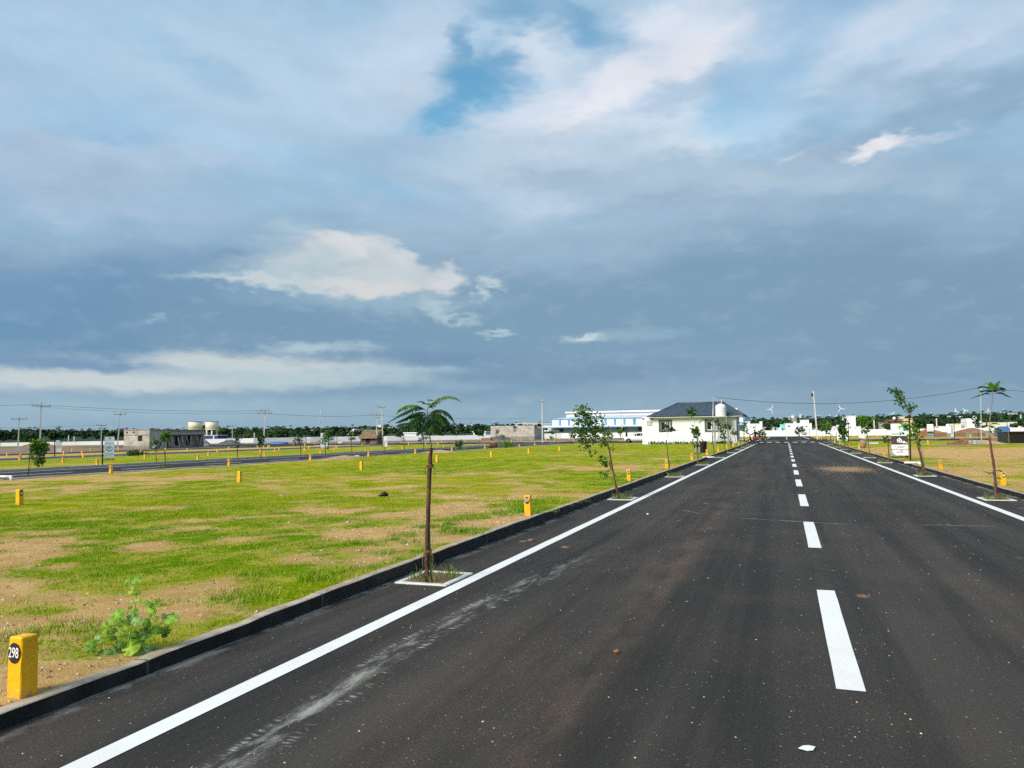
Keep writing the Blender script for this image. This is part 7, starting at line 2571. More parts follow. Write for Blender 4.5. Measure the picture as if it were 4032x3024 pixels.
# ================================================================== small things on the verge
sb = empty('filled_sack', (0, 0, 0))
bpy.data.objects.remove(sb)
m = MB(); m.blob((0, 0, .34), (.26, .24, .36), 3, 14, 9, .25)
t = empty('sack_stack', (5.75, 66.5, .1)); tag(t, 'brown cement sack with a white sheet on top near the second hanging sign', 'sack')
m.build('sack', simple("brown_sack", (.36, .22, .14), .9, .15, 8), t)
m = MB(); m.blob((.04, 0, .80), (.27, .24, .17), 5, 14, 9, .7); m.build('white_sheet', M_SHIRT, t)
m = MB(); m.box(-.45, .45, -.2, .2, 0, .18); o = m.build('concrete_slab', M_CONCP, None, (8.2, 84, .09), .2); tag(o, 'pale concrete slab lying on the grass right of the crossing', 'slab')


def pipe_piece(label, X, Y, rz, L=.62, z=.155, drop=.16):
    t = empty('drain_pipe', (X, Y, z), rz); tag(t, label, 'pipe', 'white drain pipe ends')
    m = MB(); m.tube([(-L / 2, 0, 0), (L / 2, 0, 0)], .045, 10); m.build('pipe', M_PIPE, t)
    m = MB(); m.tube([(L / 2 - .05, 0, 0), (L / 2 + .02, 0, 0), (L / 2 + .03, 0, -.03), (L / 2 + .03, 0, -drop)], .05, 10); m.build('elbow', M_PIPE, t)


pipe_piece('white plastic drain pipe end lying over the right kerb', 4.95, 36.0, RAD(-8), .55, .17)
pipe_piece('white plastic drain pipe end lying over the left kerb beyond the man', -4.0, 44.0, RAD(176), .6, .14)
pipe_piece('white plastic drain pipe end on the second road kerb at the left edge', -28.0, 21.2, RAD(0), .8, .2, .3)
dr = empty('rusty_drum', (-28.6, 75.0, .08), view_rz(-28.6, 75)); tag(dr, 'rusty brown drum lying on its side by the second road', 'drum')
m = MB()
m.lathe([(.0, -.42), (.27, -.42), (.29, -.40), (.29, -.15), (.305, -.13), (.29, -.11), (.29, .11), (.305, .13), (.29, .15), (.29, .40), (.27, .42), (.25, .40), (.0, .38)], 18)
o = m.build('body', M_LOG, dr); o.rotation_euler = (0, RAD(90), 0); o.location = (0, 0, .29)
rs = np.random.RandomState(8)
P = rs.normal(0, 1, (160, 3)) * np.array([[.5, .35, .16]]) + np.array([[.5, .5, .25]]); P[:, 2] = np.abs(P[:, 2])
t = empty('shrub', (-28.4, 76.5, .1)); tag(t, 'pale green shrub behind the rusty drum', 'shrub'); leaf_mesh('foliage', P, rs.normal(0, 1, (160, 3)) + np.array([[0, 0, .8]]), np.full(160, .28), np.full(160, .12), tints(160, 'bright', rs) * .9, t, 3)
P = rs.normal(0, 1, (160, 3)) * np.array([[.42, .3, .14]]); P[:, 2] = np.abs(P[:, 2])
t = empty('shrub', (-53.0, 52.0, .1)); tag(t, 'low dark green shrub on the strip before the unfinished house', 'shrub'); leaf_mesh('foliage', P, rs.normal(0, 1, (160, 3)) + np.array([[0, 0, .8]]), np.full(160, .22), np.full(160, .12), tints(160, 'dark', rs), t, 4)
# crow-like black bag scrap on the lawn
m = MB(); m.blob((0, 0, .04), (.085, .05, .055), 9, 12, 8, .5); m.blob((-.10, 0, .012), (.05, .025, .02), 4, 8, 6, .3)
o = m.build('black_scrap', M_BLACKM, None, (-8.95, 16.2, .16), .5); tag(o, 'small crumpled black scrap lying on the left lawn', 'scrap')
# litter on the asphalt
m = MB()
m.add([(-.055, -.004, .010), (-.005, -.032, .004), (.030, -.028, .006), (.062, .012, .012), (.030, .042, .010), (-.012, .022, .016)], [(0, 1, 2, 3, 4, 5)])
m.add([(-.055, -.004, .009), (-.005, -.032, .003), (.030, -.028, .005), (.062, .012, .011), (.030, .042, .009), (-.012, .022, .015)], [(5, 4, 3, 2, 1, 0)])
o = m.build('paper_scrap', M_PAPER, None, (.05, 4.22, .002), .35); o.scale = (.8, .8, .8); tag(o, 'white torn paper scrap on the asphalt at the bottom right', 'litter')
for i, (X, Y, s_, mt, lab) in enumerate([(-3.62, 11.0, .06, M_BROWNP, 'curled brown dead leaf on the strip by the left edge line'), (-1.2, 5.62, .032, M_BRICKC, 'clod of reddish mud in the left lane'), (-2.55, 15.0, .05, M_PIPE, 'small white chip in the left lane')]):
    m = MB(); m.blob((0, 0, .012), (s_, s_ * .5, .016), i + 3, 9, 6, .5); o = m.build('road_debris', mt, None, (X, Y, 0), i); tag(o, lab, 'debris')
m = MB(); m.bev(-.16, .16, -.11, .11, 0, .14, .01)
o = m.build('stone_block', M_CONCP, None, (-27.5, 46.0, .1), .4); tag(o, 'pale stone block on the dug earth beside the second road', 'stone')
m = MB(); m.blob((0, 0, .1), (2.6, 1.0, .35), 2, 16, 8, .5); o = m.build('tarpaulin', M_TARP, None, (-101, 137, 0)); tag(o, 'crumpled blue tarpaulin lying by the white wall', 'tarpaulin')
rq = rng(5)
for i in range(9):
    X, Y = rq.uniform(-22, -6), 9 + i * 2.3
    m = MB(); m.blob((0, 0, .015), (rq.uniform(.02, .04), rq.uniform(.018, .03), .02), i, 8, 6, .4)
    o = m.build('lawn_stone', M_CONC, None, (X, Y, .14), i); tag(o, 'small pale loose stone on the left lawn, %s by distance from the camera' % ORD[i], 'stone', 'loose stones on the lawn')

# ================================================================== people
def figure(name, label, loc, rz, J, E, mat_of, mats, cat='person', scale=1.0):
    """one continuous skinned body. J: joint -> (x, y, z, radius); E: edges; mat_of(p) -> material index"""
    me = bpy.data.meshes.new(name)
    keys = list(J)
    me.from_pydata([J[k_][:3] for k_ in keys], [(keys.index(a), keys.index(b)) for a, b in E], [])
    o = bpy.data.objects.new(name, me)
    COL.objects.link(o)
    sk = o.modifiers.new('skin', 'SKIN')
    sk.use_smooth_shade = True
    sub = o.modifiers.new('sub', 'SUBSURF'); sub.levels = 2; sub.render_levels = 2
    for i, k_ in enumerate(keys):
        v = me.skin_vertices[0].data[i]
        v.radius = (J[k_][3], J[k_][3] * (J[k_][4] if len(J[k_]) > 4 else 1.0))
        v.use_root = (k_ == 'pelvis')
    dg = bpy.context.evaluated_depsgraph_get()
    m2 = bpy.data.meshes.new_from_object(o.evaluated_get(dg))
    bpy.data.objects.remove(o)
    m2.materials.clear()
    for m in mats:
        m2.materials.append(m)
    for p in m2.polygons:
        p.material_index = mat_of(p.center)
        p.use_smooth = True
    b = bpy.data.objects.new(name, m2)
    COL.objects.link(b)
    b.location = loc
    b.rotation_euler = (0, 0, rz)
    b.scale = (scale,) * 3
    tag(b, label, cat)
    return b


def hand(J, E, nm, p, d, side=1):
    """five unequal fingers leaving a palm at p, pointing along d"""
    d = Vector(d).normalized()
    a = d.cross(Vector((0, 1, 0)))
    a = a.normalized() if a.length > .1 else Vector((1, 0, 0))
    p = Vector(p)
    J[nm] = (*p, .026, 1.3)
    q = p + d * .045
    J[nm + 'p'] = (*q, .028, 1.4)
    E.append((nm, nm + 'p'))
    for i, (off, ln) in enumerate(((-.026, .055), (-.009, .068), (.009, .065), (.026, .05))):
        f = q + a * off + d * .03
        J[nm + 'f%d' % i] = (*f, .009)
        J[nm + 'g%d' % i] = (*(f + d * ln + Vector((0, -.012, 0))), .008)
        E += [(nm + 'p', nm + 'f%d' % i), (nm + 'f%d' % i, nm + 'g%d' % i)]
    th = p + a * side * .04 + d * .03
    J[nm + 't'] = (*th, .010)
    J[nm + 'u'] = (*(th + d * .035 + a * side * .015), .009)
    E += [(nm, nm + 't'), (nm + 't', nm + 'u')]


def head_parts(body, c, r, face, hair_mat, long=False):
    """hair cap, nose, eyes, ears on a head at c facing direction face"""
    c, f = Vector(c), Vector(face).normalized()
    s = f.cross(Vector((0, 0, 1))).normalized()
    m = MB()
    m.blob(c - f * .022 + Vector((0, 0, .028)), (r * 1.04, r * 1.06, r * 1.08), 2, 16, 10, .08)
    if long:
        m.blob(c - f * .07 - Vector((0, 0, .12)), (r * .8, r * .8, r * 1.5), 3, 12, 8, .15)
    m.build('hair', hair_mat, body)
    m = MB(); m.blob(c + f * (r * 1.0), (.016, .016, .022), 1, 8, 6, .1); m.build('nose', M_SKIN, body)
    for sg in (-1, 1):
        m = MB(); m.blob(c + f * r * .86 + s * sg * r * .36 + Vector((0, 0, .012)), (.011, .011, .008), 1, 8, 6, 0); m.build('eye', M_HAIR, body)
        m = MB(); m.blob(c + s * sg * r * .98, (.016, .022, .03), 1, 8, 6, .1); m.build('ear', M_SKIN, body)
    m = MB(); m.blob(c + f * r * .9 - Vector((0, 0, r * .48)), (.026, .012, .007), 1, 8, 6, 0); m.build('mouth', M_BRICKC, body)


# man in a white shirt by the tub, half turned away, left arm hanging
J = {'pelvis': (-.03, 0, .80, .125, .85), 'waist': (-.05, -.01, .95, .125, .8), 'chest': (-.06, -.03, 1.14, .145, .78), 'sho': (-.05, -.03, 1.26, .10, .9), 'neck': (-.03, -.03, 1.345, .052), 'head0': (-.02, -.035, 1.42, .075), 'head1': (-.015, -.035, 1.50, .085), 'head2': (-.01, -.03, 1.56, .065),
     'ls': (-.20, -.03, 1.24, .068), 'le': (-.285, -.02, 1.0, .058), 'lw': (-.315, -.03, .775, .030),
     'rs': (.11, -.03, 1.23, .068), 're': (.20, -.09, 1.01, .056), 'rw': (.29, -.16, .86, .030),
     'lh': (-.12, 0, .76, .10), 'lk': (-.12, -.01, .44, .088), 'la': (-.13, .02, .10, .072), 'lf': (-.15, -.03, .04, .045), 'lt': (-.16, -.13, .03, .036),
     'rh': (.06, 0, .76, .10), 'rk': (.08, -.02, .44, .088), 'ra': (.09, .02, .10, .072), 'rf': (.09, -.03, .04, .045), 'rt': (.11, -.13, .03, .036)}
E_ = [('pelvis', 'waist'), ('waist', 'chest'), ('chest', 'sho'), ('sho', 'neck'), ('neck', 'head0'), ('head0', 'head1'), ('head1', 'head2'), ('sho', 'ls'), ('ls', 'le'), ('le', 'lw'), ('sho', 'rs'), ('rs', 're'), ('re', 'rw'),
      ('pelvis', 'lh'), ('lh', 'lk'), ('lk', 'la'), ('la', 'lf'), ('lf', 'lt'), ('pelvis', 'rh'), ('rh', 'rk'), ('rk', 'ra'), ('ra', 'rf'), ('rf', 'rt')]
hand(J, E_, 'lhand', (-.322, -.03, .72), (-.05, -.02, -1)); E_.append(('lw', 'lhand'))
hand(J, E_, 'rhand', (.325, -.19, .81), (.5, -.4, -.7), -1); E_.append(('rw', 'rhand'))


def mo(p):
    if p.z > 1.32:
        return 0
    if p.z < .075:
        return 0
    if (p.x < -.21 and p.z < .93) or (p.x > .22 and p.z < .95):
        return 0
    return 1 if p.z > .74 else 2


man = figure('person', 'man in white shirt and grey trousers standing by the black tub', (-5.18, 49.6, .17), view_rz(-5.18, 49.6), J, E_, mo, [M_SKIN, M_SHIRT, M_KHAKI], scale=1.0)
head_parts(man, (-.015, -.035, 1.49), .088, (.55, .8, -.3), M_HAIR)

# black tub
tb = empty('black_tub', (-5.12, 52.0, .15)); tag(tb, 'black open-topped plastic tub on the grass beside the man', 'tub')
m = MB(); m.lathe([(.235, 0), (.245, .05), (.262, .70), (.262, .74)], 28); m.build('body', M_BLACKM, tb)
m = MB(); m.lathe([(.262, .741), (.285, .745), (.288, .78), (.265, .785), (.255, .76)], 28); m.build('rim', simple("tub_rim", (.10, .10, .08), .6, .2), tb)
m = MB(); m.lathe([(.0, .735), (.25, .735), (.25, .752), (0, .756)], 24); m.build('contents', simple("tub_fill", (.30, .28, .05), .9, .3, 10), tb)

# ================================================================== scooter and rider
sx_, sy_ = -3.75, 103.6
SRZ = view_rz(sx_, sy_) + RAD(-28)
sc = empty('scooter', (sx_, sy_, 0.0), SRZ)
tag(sc, 'red scooter with dark front standing at the left corner of the crossing', 'scooter')


def wheel(parent, x, r, w, name='wheel'):
    t = empty(name, (x, 0, r)); t.parent = parent
    m = MB()
    n = 22
    vs, fs = [], []
    for k_ in range(n):
        a = 2 * math.pi * k_ / n
        for q in range(8):
            b = 2 * math.pi * q / 8
            R = r - w / 2 + w / 2 * math.cos(b)
            vs.append((R * math.cos(a), w / 2 * math.sin(b), R * math.sin(a)))
    for k_ in range(n):
        for q in range(8):
            fs.append((k_ * 8 + q, k_ * 8 + (q + 1) % 8, ((k_ + 1) % n) * 8 + (q + 1) % 8, ((k_ + 1) % n) * 8 + q))
    m.add(vs, fs, True); m.build('tyre', M_TYRE, t)
    m = MB(); m.tube([(0, -w * .3, 0), (0, w * .3, 0)], r - w * .9, 16); m.build('rim', M_CHROME, t)
    return t


wheel(sc, -.62, .22, .10); wheel(sc, .60, .22, .10)


def loft(m, secs, sm=True):
    """secs: list of rings (same count)"""
    n = len(secs[0])
    vs = [p for s in secs for p in s]
    fs = []
    for i in range(len(secs) - 1):
        for k_ in range(n):
            j = (k_ + 1) % n
            fs.append((i * n + k_, i * n + j, (i + 1) * n + j, (i + 1) * n + k_))
    fs.append(tuple(reversed(range(n)))); fs.append(tuple(range((len(secs) - 1) * n, len(secs) * n)))
    return m.add(vs, fs, sm)


def oval(x, z, hw, hh, n=12, lean=0.0):
    return [(x + lean * math.sin(2 * math.pi * k_ / n), hw * math.cos(2 * math.pi * k_ / n), z + hh * math.sin(2 * math.pi * k_ / n)) for k_ in range(n)]


m = MB(); loft(m, [oval(.02, .48, .10, .10), oval(.12, .52, .16, .16), oval(.40, .56, .18, .17), oval(.68, .60, .14, .13), oval(.86, .66, .07, .06)]); m.build('rear_body', M_REDP, sc)
m = MB(); loft(m, [oval(-.05, .74, .10, .04), oval(.10, .76, .14, .06), oval(.45, .79, .15, .06), oval(.78, .80, .09, .04)]); m.build('seat', M_BLACKM, sc)
m = MB(); m.bev(-.42, .10, -.14, .14, .22, .30, .02); m.build('floorboard', M_BLACKM, sc)
m = MB(); loft(m, [oval(-.40, .28, .17, .05), oval(-.48, .50, .20, .10), oval(-.55, .80, .18, .10), oval(-.56, .95, .10, .05)]); m.build('front_apron', M_BLKCLOTH, sc)
m = MB(); loft(m, [oval(-.82, .40, .05, .04), oval(-.64, .47, .08, .05), oval(-.42, .38, .05, .04)]); m.build('mudguard', M_REDP, sc)
m = MB(); m.tube([(-.62, 0, .22), (-.54, 0, .95)], .03, 8); m.tube([(-.45, -.34, 1.03), (-.54, 0, 1.0), (-.45, .34, 1.03)], .018, 8); m.build('handlebar', M_BLACKM, sc)
m = MB(); m.blob((-.64, 0, .92), (.05, .09, .06), 1, 12, 8, 0); m.build('headlight', M_PANEL, sc)
for s in (-1, 1):
    m = MB(); m.tube([(-.47, s * .26, 1.03), (-.45, s * .30, 1.2)], .008, 6); m.blob((-.45, s * .31, 1.22), (.015, .06, .04), 1, 10, 6, 0); m.build('mirror', M_BLACKM, sc)
    m = MB(); m.blob((-.60, s * .16, .74), (.03, .05, .05), 1, 8, 6, 0); m.build('indicator', M_LAMP, sc)
m = MB(); m.blob((.86, 0, .62), (.04, .09, .05), 1, 10, 6, 0); m.build('tail_light', M_LAMP, sc)
m = MB(); m.bar((.80, -.1, .48), (.92, -.1, .28), .16, .01); m.build('number_plate', M_PANEL, sc)
m = MB(); m.tube([(.35, -.17, .25), (.75, -.19, .32)], .04, 8); m.build('exhaust', M_STEEL, sc)
m = MB(); m.bar((.0, .1, .25), (.05, .22, .0), .025); m.build('kickstand', M_BLACKM, sc)
J = {'pelvis': (.24, 0, .90, .135, 1.05), 'waist': (.22, 0, 1.06, .12, 1.0), 'chest': (.17, 0, 1.24, .135, 1.1), 'sho': (.14, 0, 1.35, .10, 1.0), 'neck': (.11, 0, 1.44, .055), 'head0': (.09, 0, 1.51, .075), 'head1': (.07, 0, 1.58, .085), 'head2': (.07, 0, 1.65, .06),
     'ls': (.13, .17, 1.33, .06), 'le': (-.06, .24, 1.14, .05), 'lw': (-.34, .27, 1.06, .035), 'rs': (.13, -.17, 1.33, .06), 're': (-.06, -.24, 1.14, .05), 'rw': (-.34, -.27, 1.06, .035),
     'lh': (.16, .11, .88, .10), 'lk': (-.16, .15, .76, .085), 'la': (-.12, .13, .40, .06), 'lf': (-.14, .13, .335, .04), 'lt': (-.24, .13, .325, .035),
     'rh': (.16, -.11, .88, .10), 'rk': (-.16, -.15, .76, .085), 'ra': (-.12, -.13, .40, .06), 'rf': (-.14, -.13, .335, .04), 'rt': (-.24, -.13, .325, .035)}
E2 = [e for e in E_ if not any('hand' in q for q in e)]
hand(J, E2, 'lhand', (-.40, .275, 1.055), (-1, 0, -.15)); E2.append(('lw', 'lhand'))
hand(J, E2, 'rhand', (-.40, -.275, 1.055), (-1, 0, -.15), -1); E2.append(('rw', 'rhand'))
rider = figure('person', 'rider in black with covered head sitting on the red scooter', (sx_, sy_, 0), SRZ, J, E2,
               lambda p: 0 if (p.x < -.30 and p.z > .95) else (2 if (p.z < .84 and p.z > .36) else 1), [M_SKIN, M_BLKCLOTH, M_PALECLOTH])
head_parts(rider, (.07, 0, 1.575), .088, (-1, 0, -.05), M_BLKCLOTH, True)

# ================================================================== white car
cr = empty('parked_car', (-21.2, 117.0, 0.0), 0.0)
tag(cr, 'white hatchback car parked behind the left end of the white house', 'car')
# side profile stations along x (front at -x): (x, half width sill, half width belt, z sill, z belt, z top, half width top)
ST = [(-1.92, .52, .50, .42, .62, .66, .45), (-1.86, .70, .68, .30, .66, .74, .58), (-1.6, .80, .80, .24, .76, .86, .66), (-1.1, .83, .84, .22, .86, .95, .70), (-.78, .83, .85, .22, .90, 1.02, .68), (-.15, .83, .85, .22, .92, 1.44, .58), (.5, .83, .85, .22, .93, 1.52, .58), (1.2, .83, .85, .22, .94, 1.48, .57), (1.62, .81, .82, .24, .93, 1.32, .55), (1.84, .74, .74, .30, .90, 1.02, .56), (1.90, .62, .62, .42, .80, .88, .5)]
secs = []
for x, hs, hb, zs, zb, zt6, ht in ST:
    secs.append([(x, -hs, zs), (x, -hb, (zs + zb) / 2), (x, -hb, zb), (x, -ht, zt6 - .02), (x, -ht * .7, zt6), (x, ht * .7, zt6), (x, ht, zt6 - .02), (x, hb, zb), (x, hb, (zs + zb) / 2), (x, hs, zs)])
m = MB(); loft(m, secs, True); m.build('body', M_CARW, cr)
for s in (-1, 1):
    for (x0, x1, i0, i1) in ((-.62, -.02, 0, 0), (.03, .62, 0, 0), (.67, 1.35, 0, 0)):
        zt7 = lambda x: np.interp(x, [q[0] for q in ST], [q[5] for q in ST])
        za = lambda x: .97
        m = MB()
        pts = [(x0, za(x0)), (x1, za(x1)), (x1, min(zt7(x1) - .1, 1.38)), (x0, min(zt7(x0) - .1, 1.38))]
        vv = []
        for (x, z) in pts:
            f = (z - .93) / (zt7(x) - .95)
            vv.append((x, s * (.852 + (.58 - .85) * max(0, f) + .012), z))
        m.add(vv, [(0, 1, 2, 3) if s < 0 else (3, 2, 1, 0)]); m.build('side_window', M_GLASS, cr)
    m = MB(); m.blob((-.62, s * .93, 1.0), (.06, .08, .05), 1, 8, 6, 0); m.build('mirror', M_CARW, cr)
    m = MB(); m.blob((-1.78, s * .55, .70), (.10, .15, .07), 1, 10, 6, 0); m.build('headlight', M_CHROME, cr)
    m = MB(); m.blob((-1.84, s * .52, .40), (.05, .09, .05), 1, 8, 6, 0); m.build('fog_lamp', M_DARK, cr)
    m = MB(); m.bar((-.05, s * .868, .74), (.12, s * .868, .74), .02, .03); m.build('door_handle', M_CARW, cr)
m = MB(); m.add([(-.80, -.62, 1.03), (-.80, .62, 1.03), (-.19, .53, 1.44), (-.19, -.53, 1.44)], [(0, 3, 2, 1)]); m.add([(-.82, -.62, 1.04), (-.82, .62, 1.04), (-.21, .53, 1.455), (-.21, -.53, 1.455)], [(0, 3, 2, 1)]); m.build('windscreen', M_GLASS, cr)
m = MB(); m.box(-1.93, -1.88, -.35, .35, .42, .52); m.build('grille', M_DARK, cr)
for x in (-1.22, 1.22):
    for s in (-1, 1):
        w = wheel(cr, x, .30, .18)
        w.location.y = s * .76
        m = MB()
        for k_ in range(10):
            a = k_ * math.pi / 5
            m.bar((0, s * .10, 0), (.20 * math.cos(a), s * .10, .20 * math.sin(a)), .03)
        m.build('spokes', M_CHROME, w)
        m = MB(); m.tube([(x, s * .70, .30), (x, s * .862, .30)], .36, 20); m.build('wheel_arch', M_DARK, cr)


# ================================================================== woods, hills, trees
def hill_slope(azd):
    return np.interp(azd, [-90, -53, -45, -30, -19, -10, 0, 8, 14, 40], [.010, .0115, .0095, .0120, .0134, .0150, .0172, .0190, .0200, .020])


def hill_z(x, y):
    d = np.hypot(x, y)
    azd = np.degrees(np.arctan2(x, y))
    return np.clip(d - 300, 0, 700) * hill_slope(azd) - 0.3


na, nd = 60, 14
A_ = np.radians(np.linspace(-95, 55, na)); D_ = np.array([270, 300, 360, 430, 500, 580, 660, 740, 820, 900, 1000, 1150, 1500, 2500])
AA, DD = np.meshgrid(A_, D_)
HX, HYy = DD * np.sin(AA), DD * np.cos(AA)
idx = np.arange(na * nd).reshape(nd, na)
F = np.stack([idx[:-1, :-1], idx[:-1, 1:], idx[1:, 1:], idx[1:, :-1]], -1).reshape(-1, 4)
M_HILL = simple("wooded_slope_floor", (.022, .042, .014), .95, .35, .05)
tag(big_mesh('hills', np.stack([HX.ravel(), HYy.ravel(), hill_z(HX, HYy).ravel()], 1), F, 4, M_HILL, smooth=True), kind='structure')


def crown_quads(c, rad, n, size, r_, flat_=0.8):
    """n leafy quads through an uneven ellipsoid built of a few lobes"""
    k_ = max(3, n // 16)
    lob = r_.normal(0, 1, (k_, 3)); lob /= np.linalg.norm(lob, axis=1, keepdims=True); lob *= (r_.rand(k_, 1) ** .5) * .62
    w = r_.randint(0, k_, n)
    u = r_.normal(0, 1, (n, 3)); u /= np.linalg.norm(u, axis=1, keepdims=True); u *= r_.rand(n, 1) ** .4 * .5
    p = (lob[w] + u) * np.array([[rad, rad, rad * flat_]]) + c
    nrm = u + r_.normal(0, .35, (n, 3)) + np.array([[0, 0, .25]])
    nrm /= np.linalg.norm(nrm, axis=1, keepdims=True)
    a = np.cross(nrm, r_.normal(0, 1, (n, 3))); a /= np.linalg.norm(a, axis=1, keepdims=True)
    b = np.cross(nrm, a)
    s = size * (.6 + .8 * r_.rand(n, 1))
    return np.stack([p - a * s - b * s * .6, p + a * s - b * s * .7, p + a * s * .8 + b * s * .7, p - a * s * .9 + b * s * .6], 1)


rw = np.random.RandomState(44)
Q, C_ = [], []
n_tree = 0
for k_ in range(4600):
    azd = rw.uniform(-66, 27)
    d = 400 + 610 * rw.rand() ** .9
    x, y_ = d * math.sin(RAD(azd)), d * math.cos(RAD(azd))
    if FY - 40 < y_ < FY + 90 and -110 < x < 0:
        continue
    zb = float(hill_z(np.array(x), np.array(y_)))
    h = rw.uniform(3.0, 5.6) * (0.75 + .35 * rw.rand())
    rad = h * rw.uniform(.45, .8)
    n = int(40 if d < 600 else 30)
    Q.append(crown_quads(np.array([[x, y_, zb + h - rad * .8]]), rad, n, rad * .27, rw))
    base = np.array(((.028, .062, .026), (.038, .074, .026), (.025, .054, .027), (.046, .080, .028), (.033, .060, .031))[rw.randint(5)]) * rw.uniform(.8, 1.25)
    C_.append(np.repeat((base * (0.75 + .5 * rw.rand(n, 1))), 4, axis=0))
V = np.concatenate(Q).reshape(-1, 3)
M_FOL = M_BLADE
o = big_mesh('woodland', V, np.arange(len(V)), 4, M_FOL, {'tint': np.concatenate(C_)})
tag(o, 'dark green belt of distant mixed woods under the sky', 'woods', kind='stuff')
# coconut palms standing proud of the woods
PV, PF, PC = [], [], []
for k_ in range(260):
    azd = rw.uniform(-64, 25)
    d = rw.uniform(600, 1000)
    x, y_ = d * math.sin(RAD(azd)), d * math.cos(RAD(azd))
    zb = float(hill_z(np.array(x), np.array(y_)))
    h = rw.uniform(4.6, 6.8)
    top = np.array([x, y_, zb + h])
    c = np.array((.020, .045, .013)) * rw.uniform(.7, 1.3)

    def quad(p):
        o_ = len(PV)
        PV.extend(p); PF.append([o_, o_ + 1, o_ + 2, o_ + 3]); PC.extend([c] * 4)
    quad([np.array([x - .25, y_, zb]), np.array([x + .25, y_, zb]), top + [.18, 0, 0], top - [.18, 0, 0]])
    quad([np.array([x, y_ - .25, zb]), np.array([x, y_ + .25, zb]), top + [0, .18, 0], top - [0, .18, 0]])
    for f in range(11):
        a = f * 2 * math.pi / 11 + rw.uniform(-.2, .2)
        dr = np.array([math.cos(a), math.sin(a), 0]); sd = np.array([-dr[1], dr[0], 0])
        L = rw.uniform(1.5, 2.4); up = rw.uniform(-.1, .9)
        m1 = top + dr * L * .5 + [0, 0, up * L * .4]; e1 = top + dr * L + [0, 0, up * L * .3 - L * .4]
        quad([top - sd * .12, top + sd * .12, m1 + sd * .5 - [0, 0, .25], m1 - sd * .5 - [0, 0, .25]])
        quad([m1 - sd * .5 - [0, 0, .25], m1 + sd * .5 - [0, 0, .25], e1 + sd * .15, e1 - sd * .15])
o = big_mesh('palm_grove', np.array(PV), np.array(PF), 4, M_FOL, {'tint': np.array(PC)})
tag(o, 'ragged line of distant coconut palms rising above the woods', 'palms', kind='stuff')


def broad_tree(label, X, Y, h, rad, kind, seed, n=900, leaf=.28, flat_=.8):
    r_ = np.random.RandomState(seed)
    t = empty('broadleaf_tree', (X, Y, 0)); tag(t, label, 'tree', 'trees behind the boundary wall')
    m = MB(); m.tube([(0, 0, -.2), (.1, 0, h * .25), (0, .1, h * .55)], [rad * .12, rad * .08, rad * .05], 8)
    for q in range(5):
        a = q * 1.26 + seed
        m.tube([(0, 0, h * .3), (math.cos(a) * rad * .4, math.sin(a) * rad * .4, h * .5), (math.cos(a) * rad * .7, math.sin(a) * rad * .7, h * .7)], [rad * .05, rad * .035, rad * .015], 6)
    m.build('trunk', M_WOOD, t)
    V = crown_quads(np.array([[0, 0, h - rad * flat_ * .95]]), rad, n, leaf, r_, flat_).reshape(-1, 3)
    g = np.array(GREENS[kind])
    tt = r_.rand(n, 1)
    c = (g[0] * (1 - tt) + g[1] * tt) * (.75 + .5 * r_.rand(n, 1))
    o = big_mesh('crown', V, np.arange(len(V)), 4, M_LEAF, {'tint': np.repeat(c, 4, axis=0)}, t)
    return t


def tree_at(label, c, u, vtop, half, Yd, kind, seed, **k_):
    p = atc(c, u, vtop, Yd); q = atc(c, u + half, vtop, Yd)
    broad_tree(label, p.x, Yd, p.z, abs(q.x - p.x) * math.cos(math.atan2(p.x, Yd)) * 1.25, kind, seed, **k_)


tree_at('large dark round tree behind the left wall next to the tallest pole', 'A', 490, 632, 165, 175, 'dark', 1)
tree_at('dark tree cut by the left edge of the picture', 'A', -20, 640, 115, 160, 'dark', 2)
tree_at('big dark dome-shaped tree right of the double-armed pole', 'C', 720, 582, 175, 235, 'dark', 3, flat_=.62)
tree_at('olive-green rounded tree left of the double-armed pole', 'C', 180, 662, 120, 230, 'olive', 4, n=600)
tree_at('dark tree between the twin tanks', 'B', 1458, 575, 34, 200, 'dark', 5, n=260, flat_=1.3)
tree_at('dark rounded tree above the low grey block, left of two', 'E', 790, 552, 80, 330, 'dark', 6, n=400, flat_=.6)
tree_at('dark rounded tree above the low grey block, right of two', 'E', 910, 560, 70, 335, 'dark', 7, n=400, flat_=.6)
tree_at('green tree right of the thatched hut', 'D', 340, 640, 80, 215, 'mid', 8, n=350)
tree_at('small tree left of the thatched hut', 'C', 1720, 660, 70, 240, 'dark', 9, n=350)
tree_at('dark tree at the right edge above the shed', 'H', 2150, 930, 75, 205, 'dark', 10, n=500, flat_=1.1)
tree_at('light green bushy tree behind the far right wall', 'H', 2010, 1040, 90, 215, 'olive', 11, n=400, flat_=.5)
tree_at('bright green tree above the wall behind the pale post', 'G', 905, 790, 60, 240, 'bright', 12, n=260, flat_=.7)
tree_at('light green bush behind the low pale shed', 'F', 700, 1010, 90, 250, 'olive', 13, n=300, flat_=.3)
tree_at('pale bush in front of the factory wall', 'E', 1190, 675, 110, 245, 'olive', 14, n=300, flat_=.25)
tree_at('small light green bush before the factory beside the car', 'P', 130, 590, 34, 160, 'bright', 15, n=220, leaf=.2)

